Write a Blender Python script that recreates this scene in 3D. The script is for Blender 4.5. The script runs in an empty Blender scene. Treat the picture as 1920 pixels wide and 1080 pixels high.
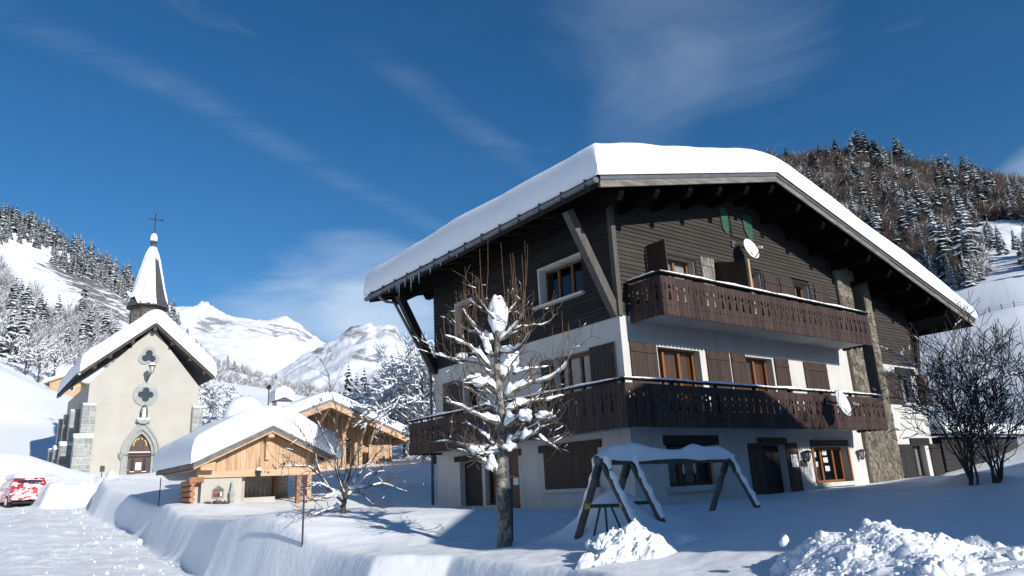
import bpy, math, random
import numpy as np
from mathutils import Vector, Matrix
random.seed(7); np.random.seed(7)
SC = bpy.context.scene
COL = SC.collection
rad = math.radians

# ---------------------------------------------------------------- camera, light, exposure
FPX, PITCH, ROLL = 1343.0, rad(15.5), rad(-3.0)
cam_d = bpy.data.cameras.new('camera'); cam = bpy.data.objects.new('camera', cam_d); COL.objects.link(cam)
cam_d.sensor_width = 36.0; cam_d.lens = 36.0 * FPX / 1920.0
cam_d.clip_start = 0.1; cam_d.clip_end = 12000
RC = np.array(Matrix.Rotation(math.pi / 2 + PITCH, 3, 'X') @ Matrix.Rotation(ROLL, 3, 'Z'))
cam.matrix_world = Matrix.Rotation(math.pi / 2 + PITCH, 4, 'X') @ Matrix.Rotation(ROLL, 4, 'Z')
SC.camera = cam
SUN_AZ, SUN_EL = 137.0, 22.2
sun_d = bpy.data.lights.new('sun', 'SUN'); sun = bpy.data.objects.new('sun', sun_d); COL.objects.link(sun)
sun_d.energy = 4.6; sun_d.angle = rad(0.53); sun_d.color = (1.0, 0.95, 0.88)
ce = math.cos(rad(SUN_EL))
SUN_DIR = Vector((ce * math.sin(rad(SUN_AZ)), ce * math.cos(rad(SUN_AZ)), math.sin(rad(SUN_EL))))
sun.rotation_euler = (-SUN_DIR).to_track_quat('-Z', 'Y').to_euler()
SC.view_settings.view_transform = 'Standard'
SC.view_settings.look = 'None'
SC.view_settings.exposure = 0.40
SC.view_settings.gamma = 1.0
SC.view_settings.use_curve_mapping = False

world = bpy.data.worlds.new('World'); SC.world = world; world.use_nodes = True
def build_world():
    nt = world.node_tree; N = nt.nodes; L = nt.links
    for n in list(N): N.remove(n)
    def nd(t, **kw):
        n = N.new(t)
        for k, v in kw.items(): setattr(n, k, v)
        return n
    def math_(op, a, b=None, clamp=False):
        n = nd('ShaderNodeMath', operation=op, use_clamp=clamp)
        for i, x in enumerate((a, b)):
            if x is None: continue
            if isinstance(x, (int, float)): n.inputs[i].default_value = x
            else: L.new(x, n.inputs[i])
        return n.outputs[0]
    sky = nd('ShaderNodeTexSky', sky_type='NISHITA')
    sky.sun_disc = False; sky.sun_elevation = rad(SUN_EL); sky.sun_rotation = rad(SUN_AZ)
    sky.altitude = 1200; sky.air_density = 1.0; sky.dust_density = 0.25; sky.ozone_density = 3.0
    tc = nd('ShaderNodeTexCoord')
    sep = nd('ShaderNodeSeparateXYZ'); L.new(tc.outputs['Generated'], sep.inputs[0])
    zc = math_('MAXIMUM', sep.outputs[2], 0.03)
    px = math_('DIVIDE', sep.outputs[0], zc); py = math_('DIVIDE', sep.outputs[1], zc)
    comb = nd('ShaderNodeCombineXYZ'); L.new(px, comb.inputs[0]); L.new(py, comb.inputs[1])
    def noise(scale, detail=4, rough=.55, rot=0.0, stretch=(1, 1), dist=0.0, off=0.0):
        mp = nd('ShaderNodeMapping'); mp.inputs['Rotation'].default_value = (0, 0, rot)
        mp.inputs['Scale'].default_value = (stretch[0], stretch[1], 1); mp.inputs['Location'].default_value = (off, off * .7, 0)
        L.new(comb.outputs[0], mp.inputs[0])
        n = nd('ShaderNodeTexNoise'); n.inputs['Scale'].default_value = scale; n.inputs['Detail'].default_value = detail
        n.inputs['Roughness'].default_value = rough; n.inputs['Distortion'].default_value = dist
        L.new(mp.outputs[0], n.inputs['Vector']); return n.outputs[0]
    def ramp(x, lo, hi):
        n = nd('ShaderNodeMapRange', interpolation_type='SMOOTHSTEP'); L.new(x, n.inputs[0])
        n.inputs[1].default_value = lo; n.inputs[2].default_value = hi; return n.outputs[0]
    wob = noise(1.6, 3, .5)
    hyp = nd('ShaderNodeMath', operation='ARCTAN2'); L.new(sep.outputs[0], hyp.inputs[0]); L.new(sep.outputs[1], hyp.inputs[1]); azi = hyp.outputs[0]
    elv = math_('ARCSINE', sep.outputs[2])
    def band(p0, p1, width, amt):
        # straight streak of cirrus lying in the cloud layer between two points of that layer
        d = Vector((p1[0] - p0[0], p1[1] - p0[1])); ln = d.length; d /= ln; nrm = Vector((-d.y, d.x))
        c = -(p0[0] * nrm.x + p0[1] * nrm.y)
        dist = math_('ADD', math_('ADD', math_('MULTIPLY', px, nrm.x), math_('MULTIPLY', py, nrm.y)), c)
        dist = math_('ADD', dist, math_('MULTIPLY', math_('SUBTRACT', wob, .5), width * 1.2))
        a = math_('DIVIDE', math_('ABSOLUTE', dist), width)
        t = math_('ADD', math_('ADD', math_('MULTIPLY', px, d.x), math_('MULTIPLY', py, d.y)), -(p0[0] * d.x + p0[1] * d.y))
        e = math_('MULTIPLY', ramp(t, -.2 * ln, .2 * ln), math_('SUBTRACT', 1.0, ramp(t, .75 * ln, 1.25 * ln)))
        k = math_('MULTIPLY', math_('SUBTRACT', 1.0, ramp(a, 0.0, 1.0)), e)
        fine = noise(3.5, 5, .6, rot=-math.atan2(d.y, d.x), stretch=(.35, 2.2), off=p0[0])
        return math_('MULTIPLY', math_('MULTIPLY', k, ramp(fine, .25, .75)), amt)
    def blob(c, r, amt, rot, stretch, thr=(.4, .72), sc=1.3, off=0.0):
        # c = (azimuth, elevation) of the cloud, r = its angular half sizes and tilt
        ex = math_('SUBTRACT', azi, c[0]); ey = math_('SUBTRACT', elv, c[1]); ct, st = math.cos(r[2]), math.sin(r[2])
        dx = math_('MULTIPLY', math_('ADD', math_('MULTIPLY', ex, ct), math_('MULTIPLY', ey, st)), 1 / r[0]); dy = math_('MULTIPLY', math_('SUBTRACT', math_('MULTIPLY', ey, ct), math_('MULTIPLY', ex, st)), 1 / r[1])
        q = math_('ADD', math_('MULTIPLY', dx, dx), math_('MULTIPLY', dy, dy))
        k = math_('SUBTRACT', 1.0, ramp(q, 0.0, 1.25))
        mp = nd('ShaderNodeMapping'); mp.inputs['Rotation'].default_value = (0, 0, rot); mp.inputs['Scale'].default_value = (stretch[0], stretch[1], 1); mp.inputs['Location'].default_value = (off, off * .7, 0)
        cb = nd('ShaderNodeCombineXYZ'); L.new(azi, cb.inputs[0]); L.new(elv, cb.inputs[1]); L.new(cb.outputs[0], mp.inputs[0])
        n = nd('ShaderNodeTexNoise'); n.inputs['Scale'].default_value = sc; n.inputs['Detail'].default_value = 7; n.inputs['Roughness'].default_value = .6; n.inputs['Distortion'].default_value = .6; L.new(mp.outputs[0], n.inputs['Vector'])
        f = math_('ADD', n.outputs[0], math_('MULTIPLY', math_('SUBTRACT', k, 1.0), .55))
        return math_('MULTIPLY', ramp(f, *thr), amt)
    fs = WORLD_CLOUDS(band, blob)
    tot = fs[0]
    for f in fs[1:]: tot = math_('ADD', tot, f)
    veil = math_('MULTIPLY', ramp(noise(.9, 6, .6, rot=.9, stretch=(.4, 1.6), off=3.1), .5, .8), .012)
    tot = math_('MINIMUM', math_('ADD', tot, veil), .9)
    mix = nd('ShaderNodeMix', data_type='RGBA'); L.new(tot, mix.inputs[0])
    hsv = nd('ShaderNodeHueSaturation'); hsv.inputs['Saturation'].default_value = SKY_SAT; hsv.inputs['Value'].default_value = SKY_VAL
    L.new(sky.outputs[0], hsv.inputs['Color'])
    L.new(hsv.outputs[0], mix.inputs[6]); mix.inputs[7].default_value = CLOUD_COL
    bg = nd('ShaderNodeBackground'); L.new(mix.outputs[2], bg.inputs[0]); bg.inputs[1].default_value = SKY_STR
    out = nd('ShaderNodeOutputWorld'); L.new(bg.outputs[0], out.inputs[0])
SKY_STR, SKY_SAT, SKY_VAL, CLOUD_COL = 0.06, 1.27, 1.42, (7.5, 9.2, 11.5, 1)
def ray(u, v):
    d = RC @ np.array([(u - 960) / FPX, -(v - 540) / FPX, -1.0]); return d
def lay(u, v):
    d = ray(u, v); return (d[0] / d[2], d[1] / d[2])
def dirn(u, v):
    d = ray(u, v); d = d / np.linalg.norm(d); return (math.atan2(d[0], d[1]), math.asin(d[2]))
def WORLD_CLOUDS(band, blob):
    return [band(lay(-20, 10), lay(420, 215), .10, .07), band(lay(300, 160), lay(900, 470), .10, .08), band(lay(700, 100), lay(1000, 320), .08, .07),
            blob(dirn(1270, 50), (.27, .14, -.15), .15, .75, (.5, 1.6), (.05, .66), 5, 2.0), blob(dirn(1220, 190), (.15, .09, .6), .09, .9, (.5, 1.5), (.05, .6), 6, 12.0),
            blob(dirn(610, 585), (.22, .06, -.06), .58, -.06, (.5, 2.2), (.12, .6), 5, 9.0), blob(dirn(660, 500), (.17, .07, -.1), .34, -.1, (.5, 2.2), (.15, .62), 6, 5.0), blob(dirn(740, 590), (.13, .07, 0), .42, -.1, (.5, 2.0), (.08, .58), 5, 3.0),
            blob(dirn(1960, 325), (.15, .05, .4), .5, .4, (.5, 1.8), (.05, .55), 5, 7.0)]
build_world()
# ---------------------------------------------------------------- geometry helpers
def at(u, v, D):
    """point seen at photo pixel (u, v) at horizontal distance D"""
    d = ray(u, v); return Vector(d * (D / math.hypot(d[0], d[1])))
def on_z(u, v, z):
    d = ray(u, v); return Vector(d * (z / d[2]))
AZ = rad(52.0)                                   # all houses of the hamlet share this direction
dR = Vector((math.sin(AZ), math.cos(AZ), 0)); dL = Vector((-math.cos(AZ), math.sin(AZ), 0))
ROTZ = math.pi / 2 - AZ
CORNER = Vector((2.6909, 17.7977, 0))
def W(u, w, z=0.0):
    """house axes -> world"""
    p = CORNER + dR * u + dL * w; return Vector((p.x, p.y, z))

class MB:
    def __init__(s): s.V = []; s.F = []; s.M = []
    def add(s, vs, fs, m=0):
        b = len(s.V); s.V += [tuple(v) for v in vs]
        for f in fs: s.F.append(tuple(b + i for i in f)); s.M.append(m)
        return s
    def box(s, x0, x1, y0, y1, z0, z1, m=0):
        v = [(x, y, z) for x in (x0, x1) for y in (y0, y1) for z in (z0, z1)]
        return s.add(v, [(0, 1, 3, 2), (4, 6, 7, 5), (0, 4, 5, 1), (2, 3, 7, 6), (0, 2, 6, 4), (1, 5, 7, 3)], m)
    def hexa(s, v, m=0):
        return s.add(v, [(0, 1, 3, 2), (4, 6, 7, 5), (0, 4, 5, 1), (2, 3, 7, 6), (0, 2, 6, 4), (1, 5, 7, 3)], m)
    def beam(s, a, b, wd, ht, up=(0, 0, 1), m=0, taper=1.0):
        a = Vector(a); b = Vector(b); d = (b - a).normalized(); upv = Vector(up)
        if abs(d.dot(upv)) > .98: upv = Vector((1, 0, 0))
        x = d.cross(upv).normalized() * wd / 2; y = x.cross(d).normalized() * ht / 2
        v = []
        for p, k in ((a, 1.0), (b, taper)):
            for sx in (-1, 1):
                for sy in (-1, 1): v.append(p + x * sx * k + y * sy * k)
        return s.hexa(v, m)
    def tube(s, pts, rr, n=6, m=0, cap=True, squash=None):
        pts = [Vector(p) for p in pts]
        if isinstance(rr, (int, float)): rr = [rr] * len(pts)
        rings = []; prev = None
        for i, p in enumerate(pts):
            d = (pts[min(i + 1, len(pts) - 1)] - pts[max(i - 1, 0)])
            d = d.normalized() if d.length > 1e-9 else Vector((0, 0, 1))
            if prev is None:
                r = Vector((0, 0, 1)) if abs(d.z) < .9 else Vector((1, 0, 0))
                x = d.cross(r).normalized()
            else:
                x = (prev - d * prev.dot(d)); x = x.normalized() if x.length > 1e-6 else d.orthogonal().normalized()
            prev = x; y = d.cross(x)
            rings.append([p + (x * math.cos(2 * math.pi * k / n) + y * math.sin(2 * math.pi * k / n)) * rr[i] for k in range(n)])
        vs = [v for r in rings for v in r]; fs = []
        for i in range(len(pts) - 1):
            for k in range(n): fs.append((i * n + k, i * n + (k + 1) % n, (i + 1) * n + (k + 1) % n, (i + 1) * n + k))
        if cap: fs.append(tuple(range(n - 1, -1, -1))); fs.append(tuple((len(pts) - 1) * n + k for k in range(n)))
        return s.add(vs, fs, m)
    def prism(s, poly, y0, y1, m=0, plane='xz'):
        """extrude a polygon of (x, z) along y (plane xz), or of (y, z) along x (yz), or of (x, y) along z (xy)"""
        n = len(poly); f = {'xz': lambda p, t: (p[0], t, p[1]), 'yz': lambda p, t: (t, p[0], p[1]), 'xy': lambda p, t: (p[0], p[1], t)}[plane]
        vs = [f(p, y0) for p in poly] + [f(p, y1) for p in poly]
        fs = [tuple(range(n)), tuple(range(2 * n - 1, n - 1, -1))] + [(i, n + i, n + (i + 1) % n, (i + 1) % n) for i in range(n)]
        return s.add(vs, fs, m)
    def ring_prism(s, outer, inner, y0, y1, m=0):
        """frame between two outlines with the same number of points, in the xz plane"""
        n = len(outer); vs = []
        for y in (y0, y1):
            for P in (outer, inner): vs += [(p[0], y, p[1]) for p in P]
        fs = []
        for i in range(n):
            j = (i + 1) % n
            fs += [(i, j, n + j, n + i), (2 * n + i, 3 * n + i, 3 * n + j, 2 * n + j), (i, 2 * n + i, 2 * n + j, j), (n + i, n + j, 3 * n + j, 3 * n + i)]
        return s.add(vs, fs, m)
    def lathe(s, prof, n=12, c=(0, 0, 0), m=0):
        vs = []; fs = []
        for r, z in prof:
            for k in range(n): vs.append((c[0] + r * math.cos(2 * math.pi * k / n), c[1] + r * math.sin(2 * math.pi * k / n), c[2] + z))
        for i in range(len(prof) - 1):
            for k in range(n): fs.append((i * n + k, i * n + (k + 1) % n, (i + 1) * n + (k + 1) % n, (i + 1) * n + k))
        return s.add(vs, fs, m)
    def grid(s, P, m=0):
        """P: array [rows][cols] of points"""
        R_, C_ = len(P), len(P[0]); vs = [p for r in P for p in r]
        fs = [(i * C_ + j, i * C_ + j + 1, (i + 1) * C_ + j + 1, (i + 1) * C_ + j) for i in range(R_ - 1) for j in range(C_ - 1)]
        return s.add(vs, fs, m)
    def mesh(s, name, mats, smooth=False):
        me = bpy.data.meshes.new(name); me.from_pydata(s.V, [], s.F)
        for m in (mats if isinstance(mats, (list, tuple)) else [mats]): me.materials.append(m)
        if any(s.M): me.polygons.foreach_set('material_index', s.M)
        if smooth: me.polygons.foreach_set('use_smooth', [True] * len(s.F))
        me.update(); return me
    def build(s, name, mats, parent=None, loc=None, smooth=False, rot=None):
        return link(name, s.mesh(name, mats, smooth), parent, loc, rot)
def link(name, me, parent=None, loc=None, rot=None):
    o = bpy.data.objects.new(name, me); COL.objects.link(o)
    if parent is not None: o.parent = parent
    if loc is not None: o.location = loc
    if rot is not None: o.rotation_euler = rot
    return o
def tag(o, label=None, cat=None, group=None, kind=None):
    for k, v in (('label', label), ('category', cat), ('group', group), ('kind', kind)):
        if v: o[k] = v
    return o
def thing(name, label, cat, loc=(0, 0, 0), rz=0.0, group=None):
    o = bpy.data.objects.new(name, None); COL.objects.link(o); o.empty_display_size = .3
    o.location = loc; o.rotation_euler = (0, 0, rz); return tag(o, label, cat, group)
def np_mesh(name, V, F, mats, smooth=True, midx=None):
    """fast mesh from arrays (faces all quads or all tris)"""
    me = bpy.data.meshes.new(name); V = np.asarray(V, np.float32); F = np.asarray(F, np.int32); k = F.shape[1]
    me.vertices.add(len(V)); me.vertices.foreach_set('co', V.ravel())
    me.loops.add(F.size); me.loops.foreach_set('vertex_index', F.ravel())
    me.polygons.add(len(F)); me.polygons.foreach_set('loop_start', np.arange(0, F.size, k, dtype=np.int32))
    me.polygons.foreach_set('loop_total', np.full(len(F), k, np.int32))
    for m in (mats if isinstance(mats, (list, tuple)) else [mats]): me.materials.append(m)
    if midx is not None: me.polygons.foreach_set('material_index', np.asarray(midx, np.int32))
    if smooth: me.polygons.foreach_set('use_smooth', np.ones(len(F), bool))
    me.update(calc_edges=True); me.validate(); return me
# numpy noise
def _h(ix, iy, seed):
    n = (ix.astype(np.int64) * 374761393 + iy.astype(np.int64) * 668265263 + seed * 1274126177) & 0x7fffffff
    n = ((n ^ (n >> 13)) * 1274126177) & 0x7fffffff
    return ((n ^ (n >> 16)) & 0xffff) / 65535.0
def vnoise(x, y, seed=0):
    ix = np.floor(x); iy = np.floor(y); fx = x - ix; fy = y - iy
    fx = fx * fx * fx * (fx * (fx * 6 - 15) + 10); fy = fy * fy * fy * (fy * (fy * 6 - 15) + 10)
    a = _h(ix, iy, seed); b = _h(ix + 1, iy, seed); c = _h(ix, iy + 1, seed); d = _h(ix + 1, iy + 1, seed)
    return (a + (b - a) * fx) * (1 - fy) + (c + (d - c) * fx) * fy - .5
def fbm(x, y, oct=4, seed=0, gain=.5):
    x = np.asarray(x, float); y = np.asarray(y, float)
    s = 0; a = 1.0; f = 1.0
    for i in range(oct):
        s = s + a * vnoise(x * f + i * 17.3, y * f - i * 9.1, seed + i); a *= gain; f *= 2.03
    return s
def sstep(x, a, b):
    t = np.clip((x - a) / (b - a), 0, 1); return t * t * (3 - 2 * t)

# ---------------------------------------------------------------- materials
def mat(name, col, rough=.7, var=0.12, scale=3.0, bump=0.0, bscale=None, stretch=(1, 1, 1), rnd=0.0, spec=.3, col2=None, detail=5, metal=0.0, thr=(.35, .65), coord='Object', bdist=.02):
    m = bpy.data.materials.new(name); m.use_nodes = True; nt = m.node_tree; N = nt.nodes; L = nt.links
    b = N['Principled BSDF']; b.inputs['Roughness'].default_value = rough; b.inputs['Specular IOR Level'].default_value = spec; b.inputs['Metallic'].default_value = metal
    tc = N.new('ShaderNodeTexCoord'); mp = N.new('ShaderNodeMapping'); mp.inputs['Scale'].default_value = stretch
    L.new(tc.outputs[coord], mp.inputs[0])
    vec = mp.outputs[0]; oi = N.new('ShaderNodeObjectInfo')
    if rnd:
        mm = N.new('ShaderNodeMath'); mm.operation = 'MULTIPLY'; mm.inputs[1].default_value = 37.0; L.new(oi.outputs['Random'], mm.inputs[0])
        va = N.new('ShaderNodeVectorMath'); va.operation = 'ADD'; L.new(vec, va.inputs[0]); L.new(mm.outputs[0], va.inputs[1]); vec = va.outputs[0]
    nz = N.new('ShaderNodeTexNoise'); nz.inputs['Scale'].default_value = scale; nz.inputs['Detail'].default_value = detail; nz.inputs['Roughness'].default_value = .6
    L.new(vec, nz.inputs['Vector'])
    mr = N.new('ShaderNodeMapRange'); mr.inputs[1].default_value = thr[0]; mr.inputs[2].default_value = thr[1]; L.new(nz.outputs[0], mr.inputs[0])
    mx = N.new('ShaderNodeMix'); mx.data_type = 'RGBA'; L.new(mr.outputs[0], mx.inputs[0])
    c1 = tuple(max(0, c * (1 - var)) for c in col) + (1,); c2 = (tuple(col2) if col2 else tuple(min(1, c * (1 + var)) for c in col)) + (1,)
    mx.inputs[6].default_value = c1; mx.inputs[7].default_value = c2; cout = mx.outputs[2]
    if rnd:
        hs = N.new('ShaderNodeHueSaturation'); r2 = N.new('ShaderNodeMapRange'); r2.inputs[3].default_value = 1 - rnd; r2.inputs[4].default_value = 1 + rnd
        L.new(oi.outputs['Random'], r2.inputs[0]); L.new(r2.outputs[0], hs.inputs['Value']); L.new(cout, hs.inputs['Color']); cout = hs.outputs[0]
    L.new(cout, b.inputs['Base Color'])
    if bump:
        n2 = N.new('ShaderNodeTexNoise'); n2.inputs['Scale'].default_value = bscale or scale * 3; n2.inputs['Detail'].default_value = 6; L.new(vec, n2.inputs['Vector'])
        bp = N.new('ShaderNodeBump'); bp.inputs['Strength'].default_value = bump; bp.inputs['Distance'].default_value = bdist; L.new(n2.outputs[0], bp.inputs['Height']); L.new(bp.outputs[0], b.inputs['Normal'])
    return m
def stain(m, amt, sx, sz, lo, hi, colr):
    nt = m.node_tree; N = nt.nodes; L = nt.links; b = N['Principled BSDF']; src = b.inputs['Base Color'].links[0].from_socket
    tc = N.new('ShaderNodeTexCoord'); mp = N.new('ShaderNodeMapping'); mp.inputs['Scale'].default_value = (sx, sx, sz); L.new(tc.outputs['Object'], mp.inputs[0])
    n = N.new('ShaderNodeTexNoise'); n.inputs['Scale'].default_value = 1.0; n.inputs['Detail'].default_value = 7; n.inputs['Roughness'].default_value = .65; L.new(mp.outputs[0], n.inputs['Vector'])
    mr = N.new('ShaderNodeMapRange'); mr.inputs[1].default_value = lo; mr.inputs[2].default_value = hi; mr.inputs[4].default_value = amt; L.new(n.outputs[0], mr.inputs[0])
    mx = N.new('ShaderNodeMix'); mx.data_type = 'RGBA'; L.new(mr.outputs[0], mx.inputs[0]); L.new(src, mx.inputs[6]); mx.inputs[7].default_value = (*colr, 1); L.new(mx.outputs[2], b.inputs['Base Color'])
M = {}
M['snow'] = mat('snow', (.755, .782, .812), .55, .02, 1.2, .35, 9.0, bdist=.03)
M['snow_road'] = mat('packed_snow', (.70, .73, .76), .5, .05, 1.5, .5, 6.0, bdist=.04)
M['strut_wood'] = mat('grey_strut_wood', (.085, .08, .074), .8, .2, 4, .3, 20, stretch=(3, 3, .4))
M['bay_wall'] = mat('grey_bay_wall', (.33, .31, .285), .9, .15, 3, .2)
M['maroon'] = mat('maroon_pole', (.09, .012, .022), .5, .1)
M['snow_far'] = mat('far_snow', (.80, .84, .90), .6, .02, .05, 0)
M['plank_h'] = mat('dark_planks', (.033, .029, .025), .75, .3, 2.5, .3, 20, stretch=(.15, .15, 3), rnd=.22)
M['plank_l'] = mat('shaded_side_planks', (.019, .018, .018), .75, .3, 2.5, .3, 20, stretch=(.15, .15, 3), rnd=.15)  # same siding as the front, with the side's shade put into the colour
M['board'] = mat('brown_boards', (.042, .024, .0205), .7, .3, 4, .3, 25, stretch=(2, 2, .25), rnd=.3)
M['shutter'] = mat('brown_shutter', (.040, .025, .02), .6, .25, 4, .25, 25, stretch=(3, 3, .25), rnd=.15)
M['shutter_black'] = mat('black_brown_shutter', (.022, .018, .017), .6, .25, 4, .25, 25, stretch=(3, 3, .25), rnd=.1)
M['shutter_grey'] = mat('weathered_shutter', (.16, .145, .125), .8, .5, 5, .4, 20, stretch=(4, 4, .3), col2=(.42, .40, .37), thr=(.45, .7))
M['dark_beam'] = mat('dark_beams', (.014, .012, .011), .7, .3, 3, .3, 20, rnd=.15)
M['soffit'] = mat('shade_black_soffit', (.006, .0055, .0055), .9, .3, 3, .2, 20, stretch=(4, .2, 1), spec=.05)  # eave shade put into the colour: near-black, low specular to swallow bounced light
M['fascia'] = mat('grey_fascia', (.15, .135, .12), .8, .35, 2.5, .4, 18, stretch=(.3, 1, 4), rnd=.1)
M['zinc'] = mat('zinc', (.13, .14, .15), .45, .15, 4, 0, metal=.6)
M['render'] = mat('white_render', (.50, .497, .48), .9, .05, 1.3, .25, 40, bdist=.01)
M['cream'] = mat('cream_render', (.385, .37, .332), .9, .05, .8, .2, 30, bdist=.01)
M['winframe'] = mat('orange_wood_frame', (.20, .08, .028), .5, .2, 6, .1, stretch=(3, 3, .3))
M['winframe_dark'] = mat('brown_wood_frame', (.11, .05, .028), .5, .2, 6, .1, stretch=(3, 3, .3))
M['curtain'] = mat('brown_curtain', (.20, .085, .024), .8, .35, 5, 0, stretch=(6, 6, .1))
M['curtain_white'] = mat('white_curtain', (.55, .53, .50), .9, .1, 5, 0, stretch=(6, 6, .1))
M['lace'] = mat('lace_panel', (.5, .5, .46), .9, .4, 30, 0)
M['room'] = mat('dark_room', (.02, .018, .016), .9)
M['sill'] = mat('stone_sill', (.42, .43, .41), .8, .1, 5, .2)
M['stone_rust'] = mat('rubble_stone', (.125, .105, .075), .85, .35, 6, .6, 14, rnd=.38, bdist=.03, col2=(.20, .18, .145))
M['mortar'] = mat('mortar', (.17, .155, .125), .95, .1, 8, .3)
M['stone_grey'] = mat('grey_stone', (.25, .265, .26), .85, .2, 4, .4, 18, rnd=.2)
M['stone_light'] = mat('light_grey_stone', (.27, .285, .275), .85, .08, 3, .3, 18)
M['mortar_light'] = mat('light_mortar', (.55, .54, .50), .95, .1, 8)
M['slate'] = mat('slate', (.06, .062, .068), .6, .2, 6, .3, rnd=.1)
M['dark_wood'] = mat('dark_spire_wood', (.06, .05, .045), .8, .3, 5, .3, stretch=(3, 3, .3), rnd=.1)
M['iron'] = mat('black_iron', (.03, .03, .033), .5, .1, metal=.3)
M['glass'] = mat('window_glass', (.03, .035, .04), .06, .1, spec=.8)
M['glass_light'] = mat('lamp_glass', (.5, .5, .48), .2, .1, spec=.6)
M['pine'] = mat('fresh_larch', (.41, .275, .17), .65, .22, 4, .2, 20, stretch=(3, 3, .3), rnd=.13)
M['pine_h'] = mat('fresh_larch_beam', (.43, .295, .185), .65, .2, 4, .2, 20, stretch=(.3, 3, 3), rnd=.1)
M['pine_red'] = mat('red_larch', (.30, .14, .07), .65, .25, 4, .2, 20, stretch=(3, .3, 3), rnd=.15)
M['shingle'] = mat('grey_shingle', (.16, .15, .14), .85, .3, 4, .3, rnd=.2)
M['white_paint'] = mat('white_paint', (.74, .75, .74), .4, .03)
M['dish'] = mat('dish_white', (.70, .72, .72), .35, .03)
M['paper'] = mat('paper', (.72, .74, .76), .8, .03)
M['ink'] = mat('ink', (.12, .12, .14), .8)
M['green'] = mat('green_paint', (.018, .075, .047), .6, .2)
M['swing_post'] = mat('treated_swing_post', (.085, .078, .068), .75, .25, 5, .3, 25)
M['swing_green'] = mat('green_metal', (.012, .032, .032), .45, .15)
M['swing_blue'] = mat('dark_blue_metal', (.02, .04, .07), .45, .15)
M['yellow'] = mat('yellow_plastic', (.45, .36, .05), .5)
M['rope'] = mat('pale_rope', (.40, .38, .27), .8)
M['bark'] = mat('speckled_bark', (.15, .14, .115), .9, .5, 9, .8, 22, col2=(.36, .35, .30), thr=(.42, .72), bdist=.03)
M['bark_dark'] = mat('dark_bark', (.075, .062, .052), .9, .35, 8, .6, 25)
M['twig'] = mat('brown_twig', (.10, .078, .058), .8, .2, 5)
M['shoot'] = mat('ochre_shoot', (.16, .09, .045), .7, .25, 5)
M['twig_grey'] = mat('grey_twig', (.10, .085, .075), .9, .25, 5)
M['leaf'] = mat('dead_leaf', (.075, .06, .045), .9, .25, 5)
M['red'] = mat('red_pole', (.35, .02, .035), .5, .1)
M['pole_dark'] = mat('dark_pole', (.035, .03, .035), .5, .1)
M['gold'] = mat('gold_letter', (.65, .48, .16), .4, .1)
M['church_door'] = mat('church_door', (.075, .045, .035), .6, .25, 4, .2, 25, stretch=(3, 3, .3), rnd=.12)
M['rubber'] = mat('tyre', (.02, .02, .02), .9)
M['needle'] = mat('spruce_needles', (.028, .05, .032), .9, .35, .6, 0, rnd=.25)
M['needle_far'] = mat('far_spruce_needles', (.045, .062, .055), .9, .3, .6, 0, rnd=.25)
M['crown_snow'] = mat('crown_snow', (.74, .78, .84), .8, .08, .4, 0)
M['wood_brown'] = mat('bare_wood_brown', (.075, .057, .048), .95, .3, .05, 0)
M['wood_grey'] = mat('bare_wood_grey', (.165, .15, .145), .95, .3, .05, 0)
M['ice'] = mat('ice', (.65, .72, .78), .1, .05, spec=.6)
stain(M['render'], .55, 2.2, .35, .5, .8, (.30, .295, .28))
stain(M['cream'], .35, 1.1, .3, .55, .85, (.27, .255, .22)); stain(M['cream'], .2, .5, .5, .5, .75, (.32, .30, .25))
stain(M['plank_h'], .7, .8, 1.5, .5, .75, (.055, .045, .036)); stain(M['board'], .6, 1.5, .6, .5, .75, (.065, .045, .038)); stain(M['shutter'], .6, 2.5, .8, .5, .75, (.062, .042, .032)); stain(M['fascia'], .6, 1.2, 1.2, .5, .7, (.28, .26, .235))
def mat_glass():
    m = bpy.data.materials.new('clear_window_glass'); m.use_nodes = True; nt = m.node_tree; N = nt.nodes; L = nt.links
    for n in list(N): N.remove(n)
    t = N.new('ShaderNodeBsdfTransparent'); t.inputs[0].default_value = (.93, .94, .94, 1); g = N.new('ShaderNodeBsdfGlossy'); g.inputs['Roughness'].default_value = .02
    lw = N.new('ShaderNodeLayerWeight'); lw.inputs[0].default_value = .5; pw = N.new('ShaderNodeMath'); pw.operation = 'POWER'; pw.inputs[1].default_value = 4.0; L.new(lw.outputs['Facing'], pw.inputs[0]); f = N.new('ShaderNodeMath'); f.operation = 'MULTIPLY_ADD'; f.inputs[1].default_value = .6; f.inputs[2].default_value = .03; L.new(pw.outputs[0], f.inputs[0]); x = N.new('ShaderNodeMixShader'); L.new(f.outputs[0], x.inputs[0]); L.new(t.outputs[0], x.inputs[1]); L.new(g.outputs[0], x.inputs[2])
    o = N.new('ShaderNodeOutputMaterial'); L.new(x.outputs[0], o.inputs[0]); return m
M['glass_clear'] = mat_glass()
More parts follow.
